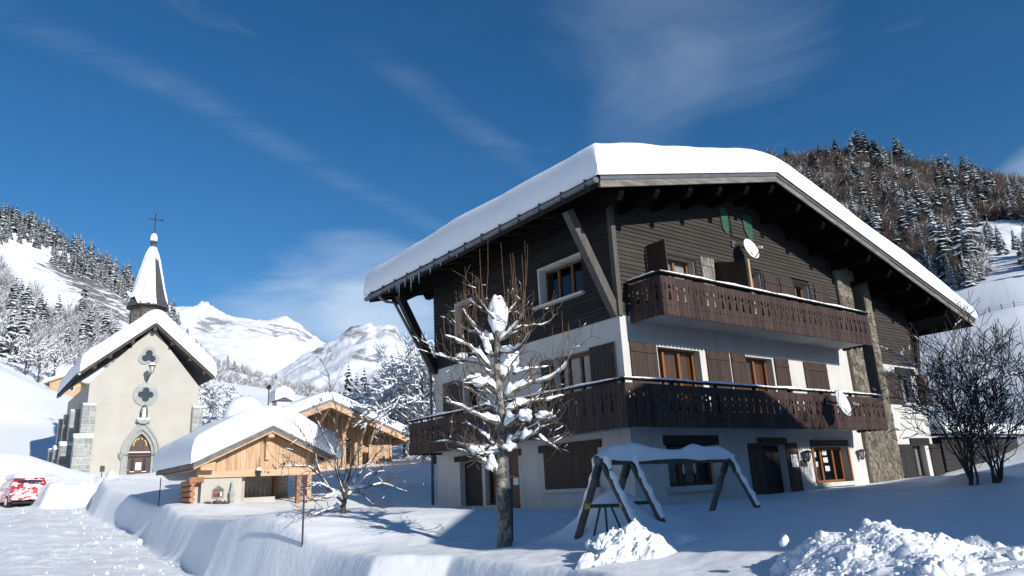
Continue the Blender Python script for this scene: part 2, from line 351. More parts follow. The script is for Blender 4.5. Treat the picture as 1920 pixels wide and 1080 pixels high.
def mat_car():
    m = mat('red_car_paint_with_snow', (.33, .008, .018), .35, .05, spec=.5)
    nt = m.node_tree; N = nt.nodes; L = nt.links; b = N['Principled BSDF']; src = b.inputs['Base Color'].links[0].from_socket
    tc = N.new('ShaderNodeTexCoord'); mp = N.new('ShaderNodeMapping'); mp.inputs['Scale'].default_value = (1, 1, 1.9); L.new(tc.outputs['Object'], mp.inputs[0])
    n = N.new('ShaderNodeTexNoise'); n.inputs['Scale'].default_value = 3.0; n.inputs['Detail'].default_value = 6; n.inputs['Roughness'].default_value = .68; L.new(mp.outputs[0], n.inputs['Vector'])
    mr = N.new('ShaderNodeMapRange'); mr.inputs[1].default_value = .51; mr.inputs[2].default_value = .55; L.new(n.outputs[0], mr.inputs[0])
    mx = N.new('ShaderNodeMix'); mx.data_type = 'RGBA'; L.new(mr.outputs[0], mx.inputs[0]); L.new(src, mx.inputs[6]); mx.inputs[7].default_value = (.8, .82, .86, 1); L.new(mx.outputs[2], b.inputs['Base Color'])
    mr2 = N.new('ShaderNodeMapRange'); mr2.inputs[3].default_value = .35; mr2.inputs[4].default_value = .8; L.new(mr.outputs[0], mr2.inputs[0]); L.new(mr2.outputs[0], b.inputs['Roughness'])
    return m
M['car'] = mat_car()
def mat_mountain(name, rock, strat, scale, amt, rot=0.0, thr=.08):
    """snowed mountainside with broken bands of bare rock"""
    m = mat(name, (.66, .69, .735), .8, .03, .02)
    nt = m.node_tree; N = nt.nodes; L = nt.links; b = N['Principled BSDF']; src = b.inputs['Base Color'].links[0].from_socket
    tc = N.new('ShaderNodeTexCoord'); mp = N.new('ShaderNodeMapping'); mp.inputs['Scale'].default_value = (1, 1, strat); mp.inputs['Rotation'].default_value = (rot, 0, 0); L.new(tc.outputs['Object'], mp.inputs[0])
    n = N.new('ShaderNodeTexNoise'); n.inputs['Scale'].default_value = scale; n.inputs['Detail'].default_value = 8; n.inputs['Roughness'].default_value = .68; n.inputs['Distortion'].default_value = .5; L.new(mp.outputs[0], n.inputs['Vector'])
    at_ = N.new('ShaderNodeAttribute'); at_.attribute_name = 'rock'
    ml = N.new('ShaderNodeMath'); ml.operation = 'MULTIPLY_ADD'; ml.inputs[1].default_value = .30; ml.inputs[2].default_value = -.30; L.new(at_.outputs['Fac'], ml.inputs[0])
    ad = N.new('ShaderNodeMath'); ad.operation = 'ADD'; L.new(n.outputs[0], ad.inputs[0]); L.new(ml.outputs[0], ad.inputs[1])
    mr = N.new('ShaderNodeMapRange'); mr.inputs[1].default_value = amt; mr.inputs[2].default_value = amt + thr; L.new(ad.outputs[0], mr.inputs[0])
    mx = N.new('ShaderNodeMix'); mx.data_type = 'RGBA'; L.new(mr.outputs[0], mx.inputs[0]); L.new(src, mx.inputs[6]); mx.inputs[7].default_value = tuple(rock) + (1,); L.new(mx.outputs[2], b.inputs['Base Color'])
    return m
# ---------------------------------------------------------------- ground
def tps_fit(P, z, lam=1e-4):
    n = len(P); d2 = ((P[:, None] - P[None]) ** 2).sum(-1); K = .5 * d2 * np.log(d2 + 1e-12)
    A = np.zeros((n + 3, n + 3)); A[:n, :n] = K + lam * np.eye(n); A[:n, n] = 1; A[:n, n + 1:] = P; A[n, :n] = 1; A[n + 1:, :n] = P.T
    return np.linalg.solve(A, np.concatenate([z, [0, 0, 0]]))
def tps_eval(P, w, Q):
    out = w[-3] + Q @ w[-2:]
    for i in range(len(P)):
        d2 = ((Q - P[i]) ** 2).sum(-1); out = out + w[i] * .5 * d2 * np.log(d2 + 1e-12)
    return out
def lp(x, y):
    r = np.hypot(x, y) + 1e-6; return np.stack([np.arctan2(x, y), np.log(r)], -1)
SNOW_CTRL = []
def sc(u, v, D): p = at(u, v, D); SNOW_CTRL.append((p.x, p.y, p.z))
def scw(u, w, z): p = W(u, w); SNOW_CTRL.append((p.x, p.y, z))
# along the chalet walls
for u, z in ((-.5, -.62), (2, -.55), (5, -.55), (7.5, -.5), (10, -.46), (13.3, -.5), (16, -.38), (19, -.2)): scw(u, -.5, z)
for w, z in ((1, -.62), (3.9, -.62), (7, -.53), (9.2, -.47)): scw(-.5, w, z)
scw(5, 5, -.6); scw(12, 5, -.5); scw(0, 13, .3); scw(6, 13, .6); scw(14, 13, .5)
# lawn and top of the bank
for c in ((945, 1026, 11.9), (800, 985, 15), (700, 960, 18.5), (640, 976, 15.5), (560, 1000, 14), (600, 1025, 13), (700, 1046, 11), (850, 1040, 10.6), (1060, 1056, 8.8), (430, 986, 17.5), (330, 964, 24), (295, 949, 29), (240, 928, 34), (190, 915, 37.5),
          (345, 946, 25.5), (460, 946, 25.5), (590, 947, 26), (1085, 1016, 11.0), (1250, 985, 12.6), (1345, 966, 14.4), (1415, 956, 15.2), (1450, 985, 10.6), (1600, 985, 9.6), (1800, 985, 9), (1915, 1000, 8.5), (1150, 1075, 7.6), (1300, 1070, 7.4), (1600, 1085, 6.4), (1900, 1085, 5.7),
          (1700, 940, 15), (1900, 935, 15), (1690, 906, 27), (1830, 906, 22), (1910, 900, 22),
          (690, 915, 32), (760, 886, 37), (650, 888, 37), (830, 886, 37)): sc(*c)
# heap before the chapel, churchyard, slope on the left
for c in ((130, 918, 45), (60, 905, 50), (20, 868, 52), (-60, 880, 54), (255, 893, 52), (310, 905, 50), (110, 900, 58), (110, 862, 66), (60, 800, 84), (0, 760, 88), (0, 690, 104), (-100, 640, 110), (120, 770, 92), (60, 740, 98), (110, 738, 112), (150, 790, 84), (170, 850, 66), (190, 760, 120), (-250, 560, 120), (-500, 480, 130), (-500, 800, 60),
          (380, 800, 80), (420, 740, 115), (480, 760, 100), (560, 790, 75), (640, 820, 62), (700, 830, 62), (790, 850, 52), (480, 730, 140), (600, 760, 140), (720, 780, 120),
          (1760, 850, 45), (1850, 800, 48), (1920, 780, 48), (1740, 752, 62), (1860, 735, 62), (1920, 728, 62), (1850, 665, 74), (1920, 650, 74), (1760, 690, 80), (1860, 585, 105), (1920, 575, 105), (1800, 545, 130), (1920, 520, 130), (1700, 640, 120), (2100, 700, 60), (2300, 600, 110), (2100, 900, 20), (1600, 640, 120), (1500, 700, 100), (1200, 780, 90), (1000, 800, 80), (900, 830, 60)): sc(*c)
for a, r, z in ((100, 6, -.9), (100, 20, -.6), (100, 60, 3), (100, 120, 12), (150, 10, -1.3), (150, 60, 0), (-150, 10, -1.5), (-150, 60, -2), (-100, 10, -1.2), (-100, 60, 4), (-60, 8, -1.2), (-60, 30, 1.5), (60, 4, -.95), (60, 9, -.8), (60, 25, -.6)):
    SNOW_CTRL.append((r * math.sin(rad(a)), r * math.cos(rad(a)), z))
S_ = np.array(SNOW_CTRL); SP = lp(S_[:, 0], S_[:, 1]); SW = tps_fit(SP, S_[:, 2], 2e-3)
ROAD_C = []
for c in ((400, 1080, 18), (330, 1045, 22.5), (270, 1010, 29), (205, 990, 33), (182, 966, 38), (100, 952, 44), (20, 952, 46), (180, 949, 43), (0, 1000, 30), (60, 1075, 18), (200, 1080, 18), (150, 1010, 29), (-60, 960, 46), (-150, 1000, 36)):
    p = at(*c); ROAD_C.append((p.x, p.y, p.z))
for x, y in ((-3, 8), (0, 4), (3, 3), (-8, 8), (0, -4), (-6, 0), (6, 0), (5, 3.5), (-14, 12), (0, -30), (-30, -10), (30, -10), (-25, 22)): ROAD_C.append((x, y, -1.78))
R_ = np.array(ROAD_C); RP = R_[:, :2] / 20; RW = tps_fit(RP, R_[:, 2], 1e-3)
CREST = [at(*c) for c in ((2150, 1075, 5.0), (1950, 1075, 5.6), (1600, 1078, 5.6), (1250, 1078, 6.4), (1060, 1058, 8.2), (850, 1046, 10.3), (700, 1048, 11.0), (600, 1028, 13), (430, 989, 17.3), (330, 966, 24), (290, 953, 28.5), (240, 930, 33.5), (195, 920, 37), (186, 922, 39.5), (192, 935, 42.3), (178, 938, 43.3), (130, 938, 43.5), (88, 936, 43.8), (70, 925, 48), (-40, 925, 50), (-200, 940, 45), (-330, 990, 33))]
CR = np.array([(p.x, p.y) for p in CREST] + [(-25, 18), (-24, 2), (-14, -5), (12, -5), (12, 1.5)])
def crest_sd(x, y):
    """distance to the crest of the ploughed bank, negative on the road side"""
    x = np.asarray(x, float); y = np.asarray(y, float)
    d = np.full(x.shape, 1e9); ins = np.zeros(x.shape, bool); n = len(CR)
    for i in range(n):
        a = CR[i]; b = CR[(i + 1) % n]; e = b - a; t = np.clip(((x - a[0]) * e[0] + (y - a[1]) * e[1]) / (e @ e), 0, 1)
        d = np.minimum(d, np.hypot(x - a[0] - t * e[0], y - a[1] - t * e[1]))
        c = ((a[1] > y) != (b[1] > y)) & (x < (b[0] - a[0]) * (y - a[1]) / (b[1] - a[1] + 1e-12) + a[0]); ins ^= c
    return np.where(ins, -d, d)
BUMPS = []                                            # drifts: centre x, y, height, radius
for c, h, r in (((1150, 955, 11.75), .42, .42), ((1195, 962, 12.1), .20, .5), ((1100, 975, 11.6), .16, .5), ((1335, 970, 14.0), .12, .4), ((1425, 960, 15.0), .14, .5), ((20, 880, 51), 1.0, 2.6), ((1835, 900, 22.3), .30, .6), ((1730, 896, 28), .15, 1.2), ((520, 985, 16), .18, 1.3), ((520, 975, 19), .14, 1.6), ((830, 975, 16), .12, 1.4), ((230, 905, 42), .5, 2.2)):
    p = at(*c); BUMPS.append((p.x, p.y, h, r))
PITS = [(at(1343, 967, 13.9), .12, .3), (at(1089, 1020, 11.1), .14, .28)]
def snow_base(x, y):
    r = np.hypot(x, y)
    k_ = np.minimum(1, 150 / np.maximum(r, 1e-6)); h = tps_eval(SP, SW, lp(x * k_, y * k_))
    a = np.abs(np.degrees(np.arctan2(x, y))); back = sstep(a, 130, 170); h = h * (1 - back) - 1.2 * back
    far = sstep(np.log(r + 1e-6), math.log(150), math.log(400)); h = h * (1 - far) + 16 * far
    return h
def ground_z(x, y, noise=True):
    x = np.asarray(x, float); y = np.asarray(y, float); r = np.hypot(x, y)
    h = snow_base(x, y)
    for bx, by, bh, br in BUMPS: h = h + bh * np.exp(-((x - bx) ** 2 + (y - by) ** 2) / (2 * br * br))
    for p, bh, br in PITS: h = h - bh * np.exp(-((x - p.x) ** 2 + (y - p.y) ** 2) / (2 * br * br))
    if noise:
        k = np.clip(r / 30, .35, 3)
        h = h + fbm(x / (3.1 * np.maximum(1, r / 25)), y / (3.1 * np.maximum(1, r / 25)), 2, 3) * .14 * k + fbm(x / .7, y / .7, 3, 11) * .035
    rd = tps_eval(RP, RW, np.stack([x, y], -1) / 20)
    if noise: rd = rd + fbm(x / 1.3, y / 1.3, 4, 21) * .09 + np.abs(fbm(x / .35, y / .35, 2, 31)) * .03
    if noise:
        ac = x * .81 + y * .58; al = -x * .58 + y * .81; rd = rd + fbm(ac / .42, al / 7.0, 3, 71) * .05 + np.clip(fbm(x / .55, y / .55, 3, 75) - .16, 0, 1) * .12
    sd = crest_sd(x, y)
    wob = fbm(x / 5.5, y / 5.5, 2, 41) * .30 + fbm(x / .9, y / .9, 2, 43) * .03 if noise else 0
    t = sstep(-(sd + wob * np.clip(r / 18, .3, 1)), -.12, .48)
    if noise:   # ragged, ploughed lip
        lip = np.exp(-(sd / .8) ** 2); lump = np.clip(fbm(x / .6, y / .6, 4, 51) + .1, 0, 1) * .5 + np.clip(fbm(x / .22, y / .22, 2, 57), 0, 1) * .12
        plow = sstep(np.abs(np.degrees(np.arctan2(x, y)) + 31.0), 5, 2.5) * sstep(r, 39, 42)
        h = h + lip * lump * (.07 + 1.3 * plow)
    return h * (1 - t) + rd * t, t
def gz(x, y): return float(ground_z(np.array([x]), np.array([y]))[0][0])
def build_ground():
    az = np.concatenate([np.linspace(-180, -44, 60)[:-1], np.linspace(-44, 44, 760), np.linspace(44, 180, 60)[1:]])
    rr = np.concatenate([np.geomspace(.6, 4, 14)[:-1], np.geomspace(4, 60, 420)[:-1], np.geomspace(60, 170, 70)[:-1], np.geomspace(170, 9000, 30)])
    A, R2 = np.meshgrid(np.radians(az), rr); x = R2 * np.sin(A); y = R2 * np.cos(A)
    h, t = ground_z(x.ravel(), y.ravel()); h = h.reshape(x.shape)
    nr, nc = x.shape; V = np.stack([x, y, h], -1).reshape(-1, 3); V = np.vstack([V, [[0, 0, -1.78]]])
    ii, jj = np.meshgrid(np.arange(nr - 1), np.arange(nc - 1), indexing='ij'); a = (ii * nc + jj).ravel()
    F = np.stack([a, a + 1, a + nc + 1, a + nc], -1)[:, ::-1]
    c = np.arange(nc - 1); T = np.stack([c, c + 1, np.full(nc - 1, nr * nc), np.full(nc - 1, nr * nc)], -1)
    ft = t.reshape(nr, nc)[:-1, :-1].ravel()
    rd = ft > .97
    for nm, k, m in (('snow_ground', ~rd, 'snow'), ('road', rd, 'snow_road')):
        f = F[k]; u, inv = np.unique(f, return_inverse=True); tag(link(nm, np_mesh(nm, V[u], inv.reshape(f.shape), M[m], True)), kind='structure')
build_ground()

# rough ploughed snow heaps in the foreground
def snow_pile(label, prof, D, depth, hnoise, seed, n=150, ncr=700):
    """prof: photo outline (px, py) of the crest; the heap falls to both sides of it"""
    P = [at(u, v, d) for (u, v), d in zip(prof, D)]
    xs = np.array([(p.x, p.y, p.z) for p in P]); s = np.concatenate([[0], np.cumsum(np.hypot(np.diff(xs[:, 0]), np.diff(xs[:, 1])))])
    sv = np.linspace(0, s[-1], n); cx = np.interp(sv, s, xs[:, 0]); cy = np.interp(sv, s, xs[:, 1]); cz = np.interp(sv, s, xs[:, 2])
    m = int(n * .7); q = np.linspace(-1, 1, m)
    tx = np.gradient(cx); ty = np.gradient(cy); tn = np.hypot(tx, ty); nx, ny = -ty / tn, tx / tn
    X = cx[None] + nx[None] * q[:, None] * depth; Y = cy[None] + ny[None] * q[:, None] * depth
    g = ground_z(X.ravel(), Y.ravel(), False)[0].reshape(X.shape) - .12
    k = (np.clip(1 - q ** 2, 0, 1) ** 1.25)[:, None] * np.sin(np.clip(np.linspace(0, 1, n) * 5, 0, math.pi / 2)) * np.sin(np.clip(np.linspace(1, 0, n) * 5, 0, math.pi / 2))
    msk = sstep(fbm(X * .9, Y * .9, 2, seed + 40), -.25, .3) * np.clip(k * 1.6, 0, 1)
    bil = lambda f, o, sd: np.abs(fbm(X * f + fbm(X * f * .6, Y * f * .6, 2, sd + 50) * .8, Y * f, o, sd)) * 2
    lump = fbm(X * 1.5, Y * 1.5, 2, seed) * .22 + (.25 + .75 * msk) * (bil(3.4, 2, seed + 5) * .115 + bil(8.0, 2, seed + 9) * .05 + bil(19, 2, seed + 13) * .02) + bil(40, 2, seed + 17) * .007 - .06
    Z = g + (cz[None] - g) * k + lump * hnoise * np.clip(k * 2.5, 0, 1)
    X = X + fbm(X * 9, Y * 9, 2, seed + 20) * .025 * k; Y = Y + fbm(X * 9, Y * 9, 2, seed + 30) * .025 * k
    V = np.stack([X, Y, Z], -1); c0 = V.reshape(-1, 3).mean(0); c0[2] = V[..., 2].min()
    ii, jj = np.meshgrid(np.arange(m - 1), np.arange(n - 1), indexing='ij'); a = (ii * n + jj).ravel()
    o = link('snow_pile', np_mesh('snow_pile', V.reshape(-1, 3) - c0, np.stack([a, a + 1, a + n + 1, a + n], -1), M['snow']), None, tuple(c0))
    tag(o, label, 'snow pile')
    # crumbs and broken crust lying on the heap, thickest along its crest
    rg = np.random.RandomState(seed); tot = ncr; w = (np.clip(k, 0, 1) ** 1.2 * (.25 + .75 * msk)).ravel(); pick = rg.choice(w.size, tot, p=w / w.sum()); C0 = V.reshape(-1, 3)[pick] - c0
    rad_ = np.minimum(.045, .006 + rg.exponential(.008, tot)); nu, nv = 7, 5; th = np.linspace(0, np.pi, nv); ph = np.linspace(0, 2 * np.pi, nu, endpoint=False)
    base = np.stack([np.outer(np.sin(th), np.cos(ph)), np.outer(np.sin(th), np.sin(ph)), np.outer(np.cos(th), np.ones(nu))], -1).reshape(-1, 3)
    B = base[None] * (1 + rg.uniform(-.28, .28, (tot, nu * nv, 1))); B[:, :nu] = B[:, :1]; B[:, -nu:] = B[:, -1:]
    B = B * rad_[:, None, None] * rg.uniform(.7, 1.3, (tot, 1, 3)) + (C0 + np.array([0, 0, .12]) * rad_[:, None])[:, None]
    ii, jj = np.meshgrid(np.arange(nv - 1), np.arange(nu), indexing='ij'); Q = np.stack([ii * nu + jj, (ii + 1) * nu + jj, (ii + 1) * nu + (jj + 1) % nu, ii * nu + (jj + 1) % nu], -1).reshape(-1, 4)
    F2_ = (np.arange(tot) * nu * nv)[:, None, None] + Q[None]; cr = link('snow_crumbs', np_mesh('snow_crumbs', B.reshape(-1, 3), F2_.reshape(-1, 4), M['snow']), o); cr['kind'] = 'stuff'
snow_pile('lumpy white snow pile at the foot of the swing frame ladder', [(1085, 1040), (1110, 1008), (1150, 996), (1190, 994), (1225, 1006), (1262, 1032), (1300, 1075)], [9.2, 9.2, 9.2, 9.1, 9.0, 8.7, 8.4], 1.6, 1.0, 5, 240, 200)
snow_pile('long rough heap of ploughed snow in the right foreground, behind the roadside', [(1400, 1055), (1432, 1022), (1465, 1012), (1510, 1000), (1545, 1003), (1590, 1012), (1640, 1012), (1700, 1016), (1750, 1024), (1830, 1032), (1925, 1040), (2060, 1050), (2200, 1060)], [7.0, 7.0, 7.0, 6.95, 6.9, 6.8, 6.7, 6.6, 6.5, 6.4, 6.2, 6.0, 5.8], 1.35, 1.0, 15, 480, 420)
def blocks():
    base = []
    for k in range(4):
        m = MB(); vs = []; n = 9
        for i in range(7):
            th = math.pi * i / 6
            for j in range(n):
                ph = 2 * math.pi * j / n; r = .5 * (1 + random.uniform(-.22, .22))
                vs.append((r * math.sin(th) * math.cos(ph), r * math.sin(th) * math.sin(ph) * .9, .35 * r * 2 * math.cos(th)))
        m.add(vs, [(i * n + j, i * n + (j + 1) % n, (i + 1) * n + (j + 1) % n, (i + 1) * n + j) for i in range(6) for j in range(n)])
        base.append(m.mesh('snow_block', M['snow'], True))
    BL = ('loose snow block on the left end of the long rough heap', 'largest loose snow block, on the crest of the long rough heap', 'loose snow block on the crest of the long heap, right of the largest block', 'rounded snow block at the left foot of the pile by the swing ladder', 'snow block resting against the lower ladder rung of the swing')
    for q_, (u, v, D, s) in enumerate(((1470, 1014, 6.85, .09), (1541, 1004, 6.9, .10), (1620, 1012, 6.8, .08), (1108, 1024, 9.1, .15), (1128, 1008, 9.15, .11))):
        p = at(u, v, D); o = link('snow_block', random.choice(base), None, p, (random.random(), random.random(), random.random() * 6)); o.scale = (s * 1.3, s * 1.1, s)
        tag(o, BL[q_], 'snow block', 'loose snow blocks on the ploughed piles')
blocks()
def clods():
    # clods dropped by the plough on the road and along the foot of the bank
    rg = np.random.RandomState(8); P = []; n = 0
    while len(P) < 170:
        x, y = rg.uniform(-30, -4), rg.uniform(13, 42); a = math.degrees(math.atan2(x, y)); d = float(crest_sd(np.array([x]), np.array([y]))[0])
        if -36 < a < -15 and (-2.2 < d < -.5 and rg.random() < .8 or -9 < d < -.5 and rg.random() < .12): P.append((x, y))
    P = np.array(P); z = ground_z(P[:, 0], P[:, 1])[0]; tot = len(P); rad_ = np.minimum(.07, .012 + rg.exponential(.016, tot)); nu, nv = 7, 5; th = np.linspace(0, np.pi, nv); ph = np.linspace(0, 2 * np.pi, nu, endpoint=False)
    base = np.stack([np.outer(np.sin(th), np.cos(ph)), np.outer(np.sin(th), np.sin(ph)), np.outer(np.cos(th), np.ones(nu))], -1).reshape(-1, 3)
    B = base[None] * (1 + rg.uniform(-.3, .3, (tot, nu * nv, 1))); B[:, :nu] = B[:, :1]; B[:, -nu:] = B[:, -1:]
    B = B * rad_[:, None, None] * rg.uniform(.6, 1.3, (tot, 1, 3)) + np.column_stack([P, z + rad_ * .1])[:, None]
    ii, jj = np.meshgrid(np.arange(nv - 1), np.arange(nu), indexing='ij'); Q = np.stack([ii * nu + jj, (ii + 1) * nu + jj, (ii + 1) * nu + (jj + 1) % nu, ii * nu + (jj + 1) % nu], -1).reshape(-1, 4)
    tag(link('snow_clods', np_mesh('snow_clods', B.reshape(-1, 3), ((np.arange(tot) * nu * nv)[:, None, None] + Q[None]).reshape(-1, 4), M['snow'])), kind='stuff')
clods()
# ---------------------------------------------------------------- mountains
GRIDS = {}
def mountain(name, keys, ncol, nrow, amp, fs, mt, seed, rockfun=None, back=.35, power=1.0, jag=0.0):
    keys = sorted(keys, key=lambda k: k[0]); px = np.array([k[0] for k in keys]); nw = len(keys[0][1])
    U = np.linspace(px[0], px[-1], ncol); t = np.linspace(0, 1, nrow) ** power * (nw - 1)
    kv = [np.interp(U, px, [k[1][i][0] for k in keys]) for i in range(nw)]; kd = [np.interp(U, px, [k[1][i][1] for k in keys]) for i in range(nw)]
    kv = np.array(kv); kd = np.array(kd); i0 = np.minimum(t.astype(int), nw - 2); f = (t - i0)[:, None]
    Vp = kv[i0] * (1 - f) + kv[i0 + 1] * f; Dp = kd[i0] * (1 - f) + kd[i0 + 1] * f
    d = np.einsum('ij,jkl->ikl', RC, np.stack([(np.broadcast_to(U, Vp.shape) - 960) / FPX, -(Vp - 540) / FPX, -np.ones_like(Vp)]))
    P = d * (Dp / np.hypot(d[0], d[1])); X, Y, Z = P
    fade = np.clip(np.linspace(0, 1, nrow) * 3, 0, 1)[:, None]
    Z = Z + fbm(X / fs, Y / fs, 6, seed, .55) * amp * fade
    if jag: Z[-1] += fbm(X[-1] / (fs * .25), Y[-1] / (fs * .25), 4, seed + 3, .6) * jag
    bk = []
    for q in (.04, .15, back): bk.append((X[-1] * (1 + q), Y[-1] * (1 + q), Z[-1] * (1 - q * 1.3)))
    X = np.vstack([X] + [b[0][None] for b in bk]); Y = np.vstack([Y] + [b[1][None] for b in bk]); Z = np.vstack([Z] + [b[2][None] for b in bk])
    nr = nrow + 3; ii, jj = np.meshgrid(np.arange(nr - 1), np.arange(ncol - 1), indexing='ij'); a = (ii * ncol + jj).ravel()
    V = np.stack([X, Y, Z], -1).reshape(-1, 3)
    me = np_mesh(name, V, np.stack([a, a + 1, a + ncol + 1, a + ncol], -1), mt, True)
    if rockfun is not None:
        ro = np.zeros((nr, ncol)); ro[:nrow] = rockfun(np.broadcast_to(U, Vp.shape), Vp)
        at_ = me.attributes.new('rock', 'FLOAT', 'POINT'); at_.data.foreach_set('value', ro.astype(np.float32).ravel())
    o = link(name, me); tag(o, kind='structure')
    GRIDS[name] = (U, Vp, X[:nrow], Y[:nrow], Z[:nrow])
    return o
def poly_in(poly, x, y):
    ins = np.zeros(np.shape(x), bool); n = len(poly)
    for i in range(n):
        a, b = poly[i], poly[(i + 1) % n]
        ins ^= ((a[1] > y) != (b[1] > y)) & (x < (b[0] - a[0]) * (y - a[1]) / (b[1] - a[1] + 1e-9) + a[0])
    return ins
def soft(x, y, cx, cy, rx, ry): return np.exp(-(((x - cx) / rx) ** 2 + ((y - cy) / ry) ** 2))
mt_left = mat_mountain('left_mountain_rock', (.13, .125, .12), 9.0, .05, .44, 0, .05)
mt_far = mat_mountain('far_peak_rock', (.25, .26, .28), 3.0, .014, .46, 0, .09)
mountain('left_mountain', [(-160, [(760, 118), (560, 210), (420, 320), (330, 430)]), (0, [(715, 118), (570, 220), (470, 320), (412, 420)]), (90, [(735, 122), (600, 230), (520, 330), (446, 420)]), (180, [(760, 128), (640, 230), (560, 340), (492, 420)]), (250, [(770, 132), (680, 240), (600, 350), (528, 420)]), (330, [(775, 136), (700, 250), (650, 370), (590, 440)]), (400, [(775, 140), (735, 280), (710, 380), (668, 470)]), (480, [(775, 145), (752, 300), (735, 400), (700, 500)]), (560, [(780, 145), (765, 300), (752, 400), (738, 500)]), (680, [(800, 145), (785, 300), (775, 400), (765, 500)])],
         220, 120, 9, 45, mt_left, 61, lambda u, v: np.clip(soft(u, v, 185, 530, 80, 48) * 1.25 + soft(u, v, 220, 590, 50, 24) * 1.4 + soft(u, v, 110, 500, 60, 24) * .95, 0, 1))
mountain('white_mountain', [(180, [(720, 900), (640, 1500), (540, 2200)]), (300, [(720, 900), (640, 1500), (552, 2200)]), (345, [(720, 900), (640, 1500), (559, 2250)]), (385, [(720, 900), (640, 1500), (572, 2300)]), (425, [(715, 900), (645, 1500), (592, 2350)]), (480, [(715, 1300), (645, 1700), (599, 2400)]), (535, [(715, 1650), (650, 1950), (594, 2400)]), (560, [(715, 1650), (655, 1950), (606, 2400)]), (610, [(715, 1650), (665, 1950), (637, 2450)]), (680, [(715, 1650), (690, 2000), (670, 2500)]), (760, [(730, 1650), (720, 2000), (700, 2500)])],
         220, 120, 48, 240, mt_far, 71, lambda u, v: np.clip(soft(u, v, 500, 622, 75, 18) * 1.12 + soft(u, v, 390, 608, 45, 24) * 1.1 + soft(u, v, 565, 628, 40, 12), 0, 1), jag=26)
mountain('rocky_mountain', [(400, [(800, 500), (775, 900), (750, 1500)]), (500, [(800, 500), (740, 900), (715, 1500)]), (560, [(800, 500), (730, 900), (683, 1500)]), (610, [(800, 500), (720, 900), (650, 1500)]), (640, [(800, 500), (715, 900), (626, 1500)]), (660, [(800, 500), (715, 900), (612, 1500)]), (690, [(800, 500), (710, 900), (606, 1500)]), (705, [(800, 500), (710, 900), (613, 1500)]), (725, [(800, 500), (710, 900), (607, 1500)]), (742, [(800, 500), (715, 900), (611, 1500)]), (750, [(800, 500), (720, 900), (632, 1480)]), (765, [(800, 500), (720, 900), (655, 1450)]), (850, [(820, 500), (750, 900), (700, 1400)]), (980, [(830, 500), (790, 900), (760, 1400)])],
         230, 130, 24, 110, mt_far, 81, lambda u, v: np.clip(soft(u, v, 590, 662, 26, 11) * 1.5 + soft(u, v, 685, 671, 34, 9) * 1.35 + soft(u, v, 662, 620, 40, 16) * 1.3 + soft(u, v, 742, 635, 24, 30) * 1.3 + soft(u, v, 700, 705, 40, 25) * .8, 0, 1), jag=14)
mt_hill = mat_mountain('wooded_hill_snow', (.16, .14, .13), 1.5, .05, .62)
mountain('wooded_hill', [(1250, [(720, 120), (560, 190), (400, 260), (300, 320)]), (1400, [(690, 118), (540, 190), (400, 260), (300, 320)]), (1480, [(680, 118), (540, 190), (400, 260), (308, 320)]), (1560, [(665, 116), (530, 185), (400, 260), (300, 320)]), (1640, [(640, 116), (520, 180), (400, 260), (300, 320)]), (1720, [(600, 122), (510, 175), (400, 250), (316, 320)]), (1800, [(545, 132), (500, 175), (410, 250), (335, 310)]), (1860, [(530, 132), (470, 180), (420, 240), (352, 300)]), (1920, [(520, 132), (480, 165), (425, 230), (356, 300)]), (2050, [(520, 125), (470, 165), (420, 230), (350, 300)])],
         180, 90, 5, 40, mt_hill, 91, lambda u, v: np.clip(soft(u, v, 1800, 505, 60, 14) * .55, 0, 1))
# ---------------------------------------------------------------- the big chalet (axes: x along the front, y to the back, z up)
BASE = -1.3
def rects_minus(x0, x1, z0, z1, holes):
    """cells of a wall rectangle left after cutting out the openings"""
    xs = sorted({x0, x1, *[min(max(h[0], x0), x1) for h in holes], *[min(max(h[1], x0), x1) for h in holes]})
    out = []
    for a, b in zip(xs[:-1], xs[1:]):
        if b - a < 1e-4: continue
        c = (a + b) / 2; cuts = sorted([(max(h[2], z0), min(h[3], z1)) for h in holes if h[0] < c < h[1] and h[3] > z0 and h[2] < z1]); z = z0
        for p, q in cuts:
            if p > z + 1e-4: out.append((a, b, z, p))
            z = max(z, q)
        if z < z1 - 1e-4: out.append((a, b, z, z1))
    return out
def split_row(x0, x1, z0, z1, holes, gap=.0):
    """one plank row: the intervals not taken by an opening"""
    iv = [(x0, x1)]
    for h in holes:
        if h[2] < z1 - .02 and h[3] > z0 + .02:
            nv = []
            for a, b in iv:
                if h[1] <= a or h[0] >= b: nv.append((a, b)); continue
                if h[0] > a: nv.append((a, h[0]))
                if h[1] < b: nv.append((h[1], b))
            iv = nv
    return [(a, b) for a, b in iv if b - a > .04]
ch = thing('chalet', 'large dark timber and white chalet with two carved balconies under a snowy roof', 'chalet', W(0, 0, BASE), ROTZ)
ZB = -BASE
def cb(name, mb, m, parent=ch, smooth=False): return mb.build(name, m, parent, (0, 0, ZB) if parent is ch else None, smooth)
RIDGE_U, RIDGE_Z, SL = 5.75, 8.49, .2470          # underside of the rake boards
EL, ER = -1.85, 18.6
SLR = .256
def roof_z(u): return RIDGE_Z - (SL * (RIDGE_U - u) if u < RIDGE_U else SLR * (u - RIDGE_U))
WF, WB = -1.5, 10.3
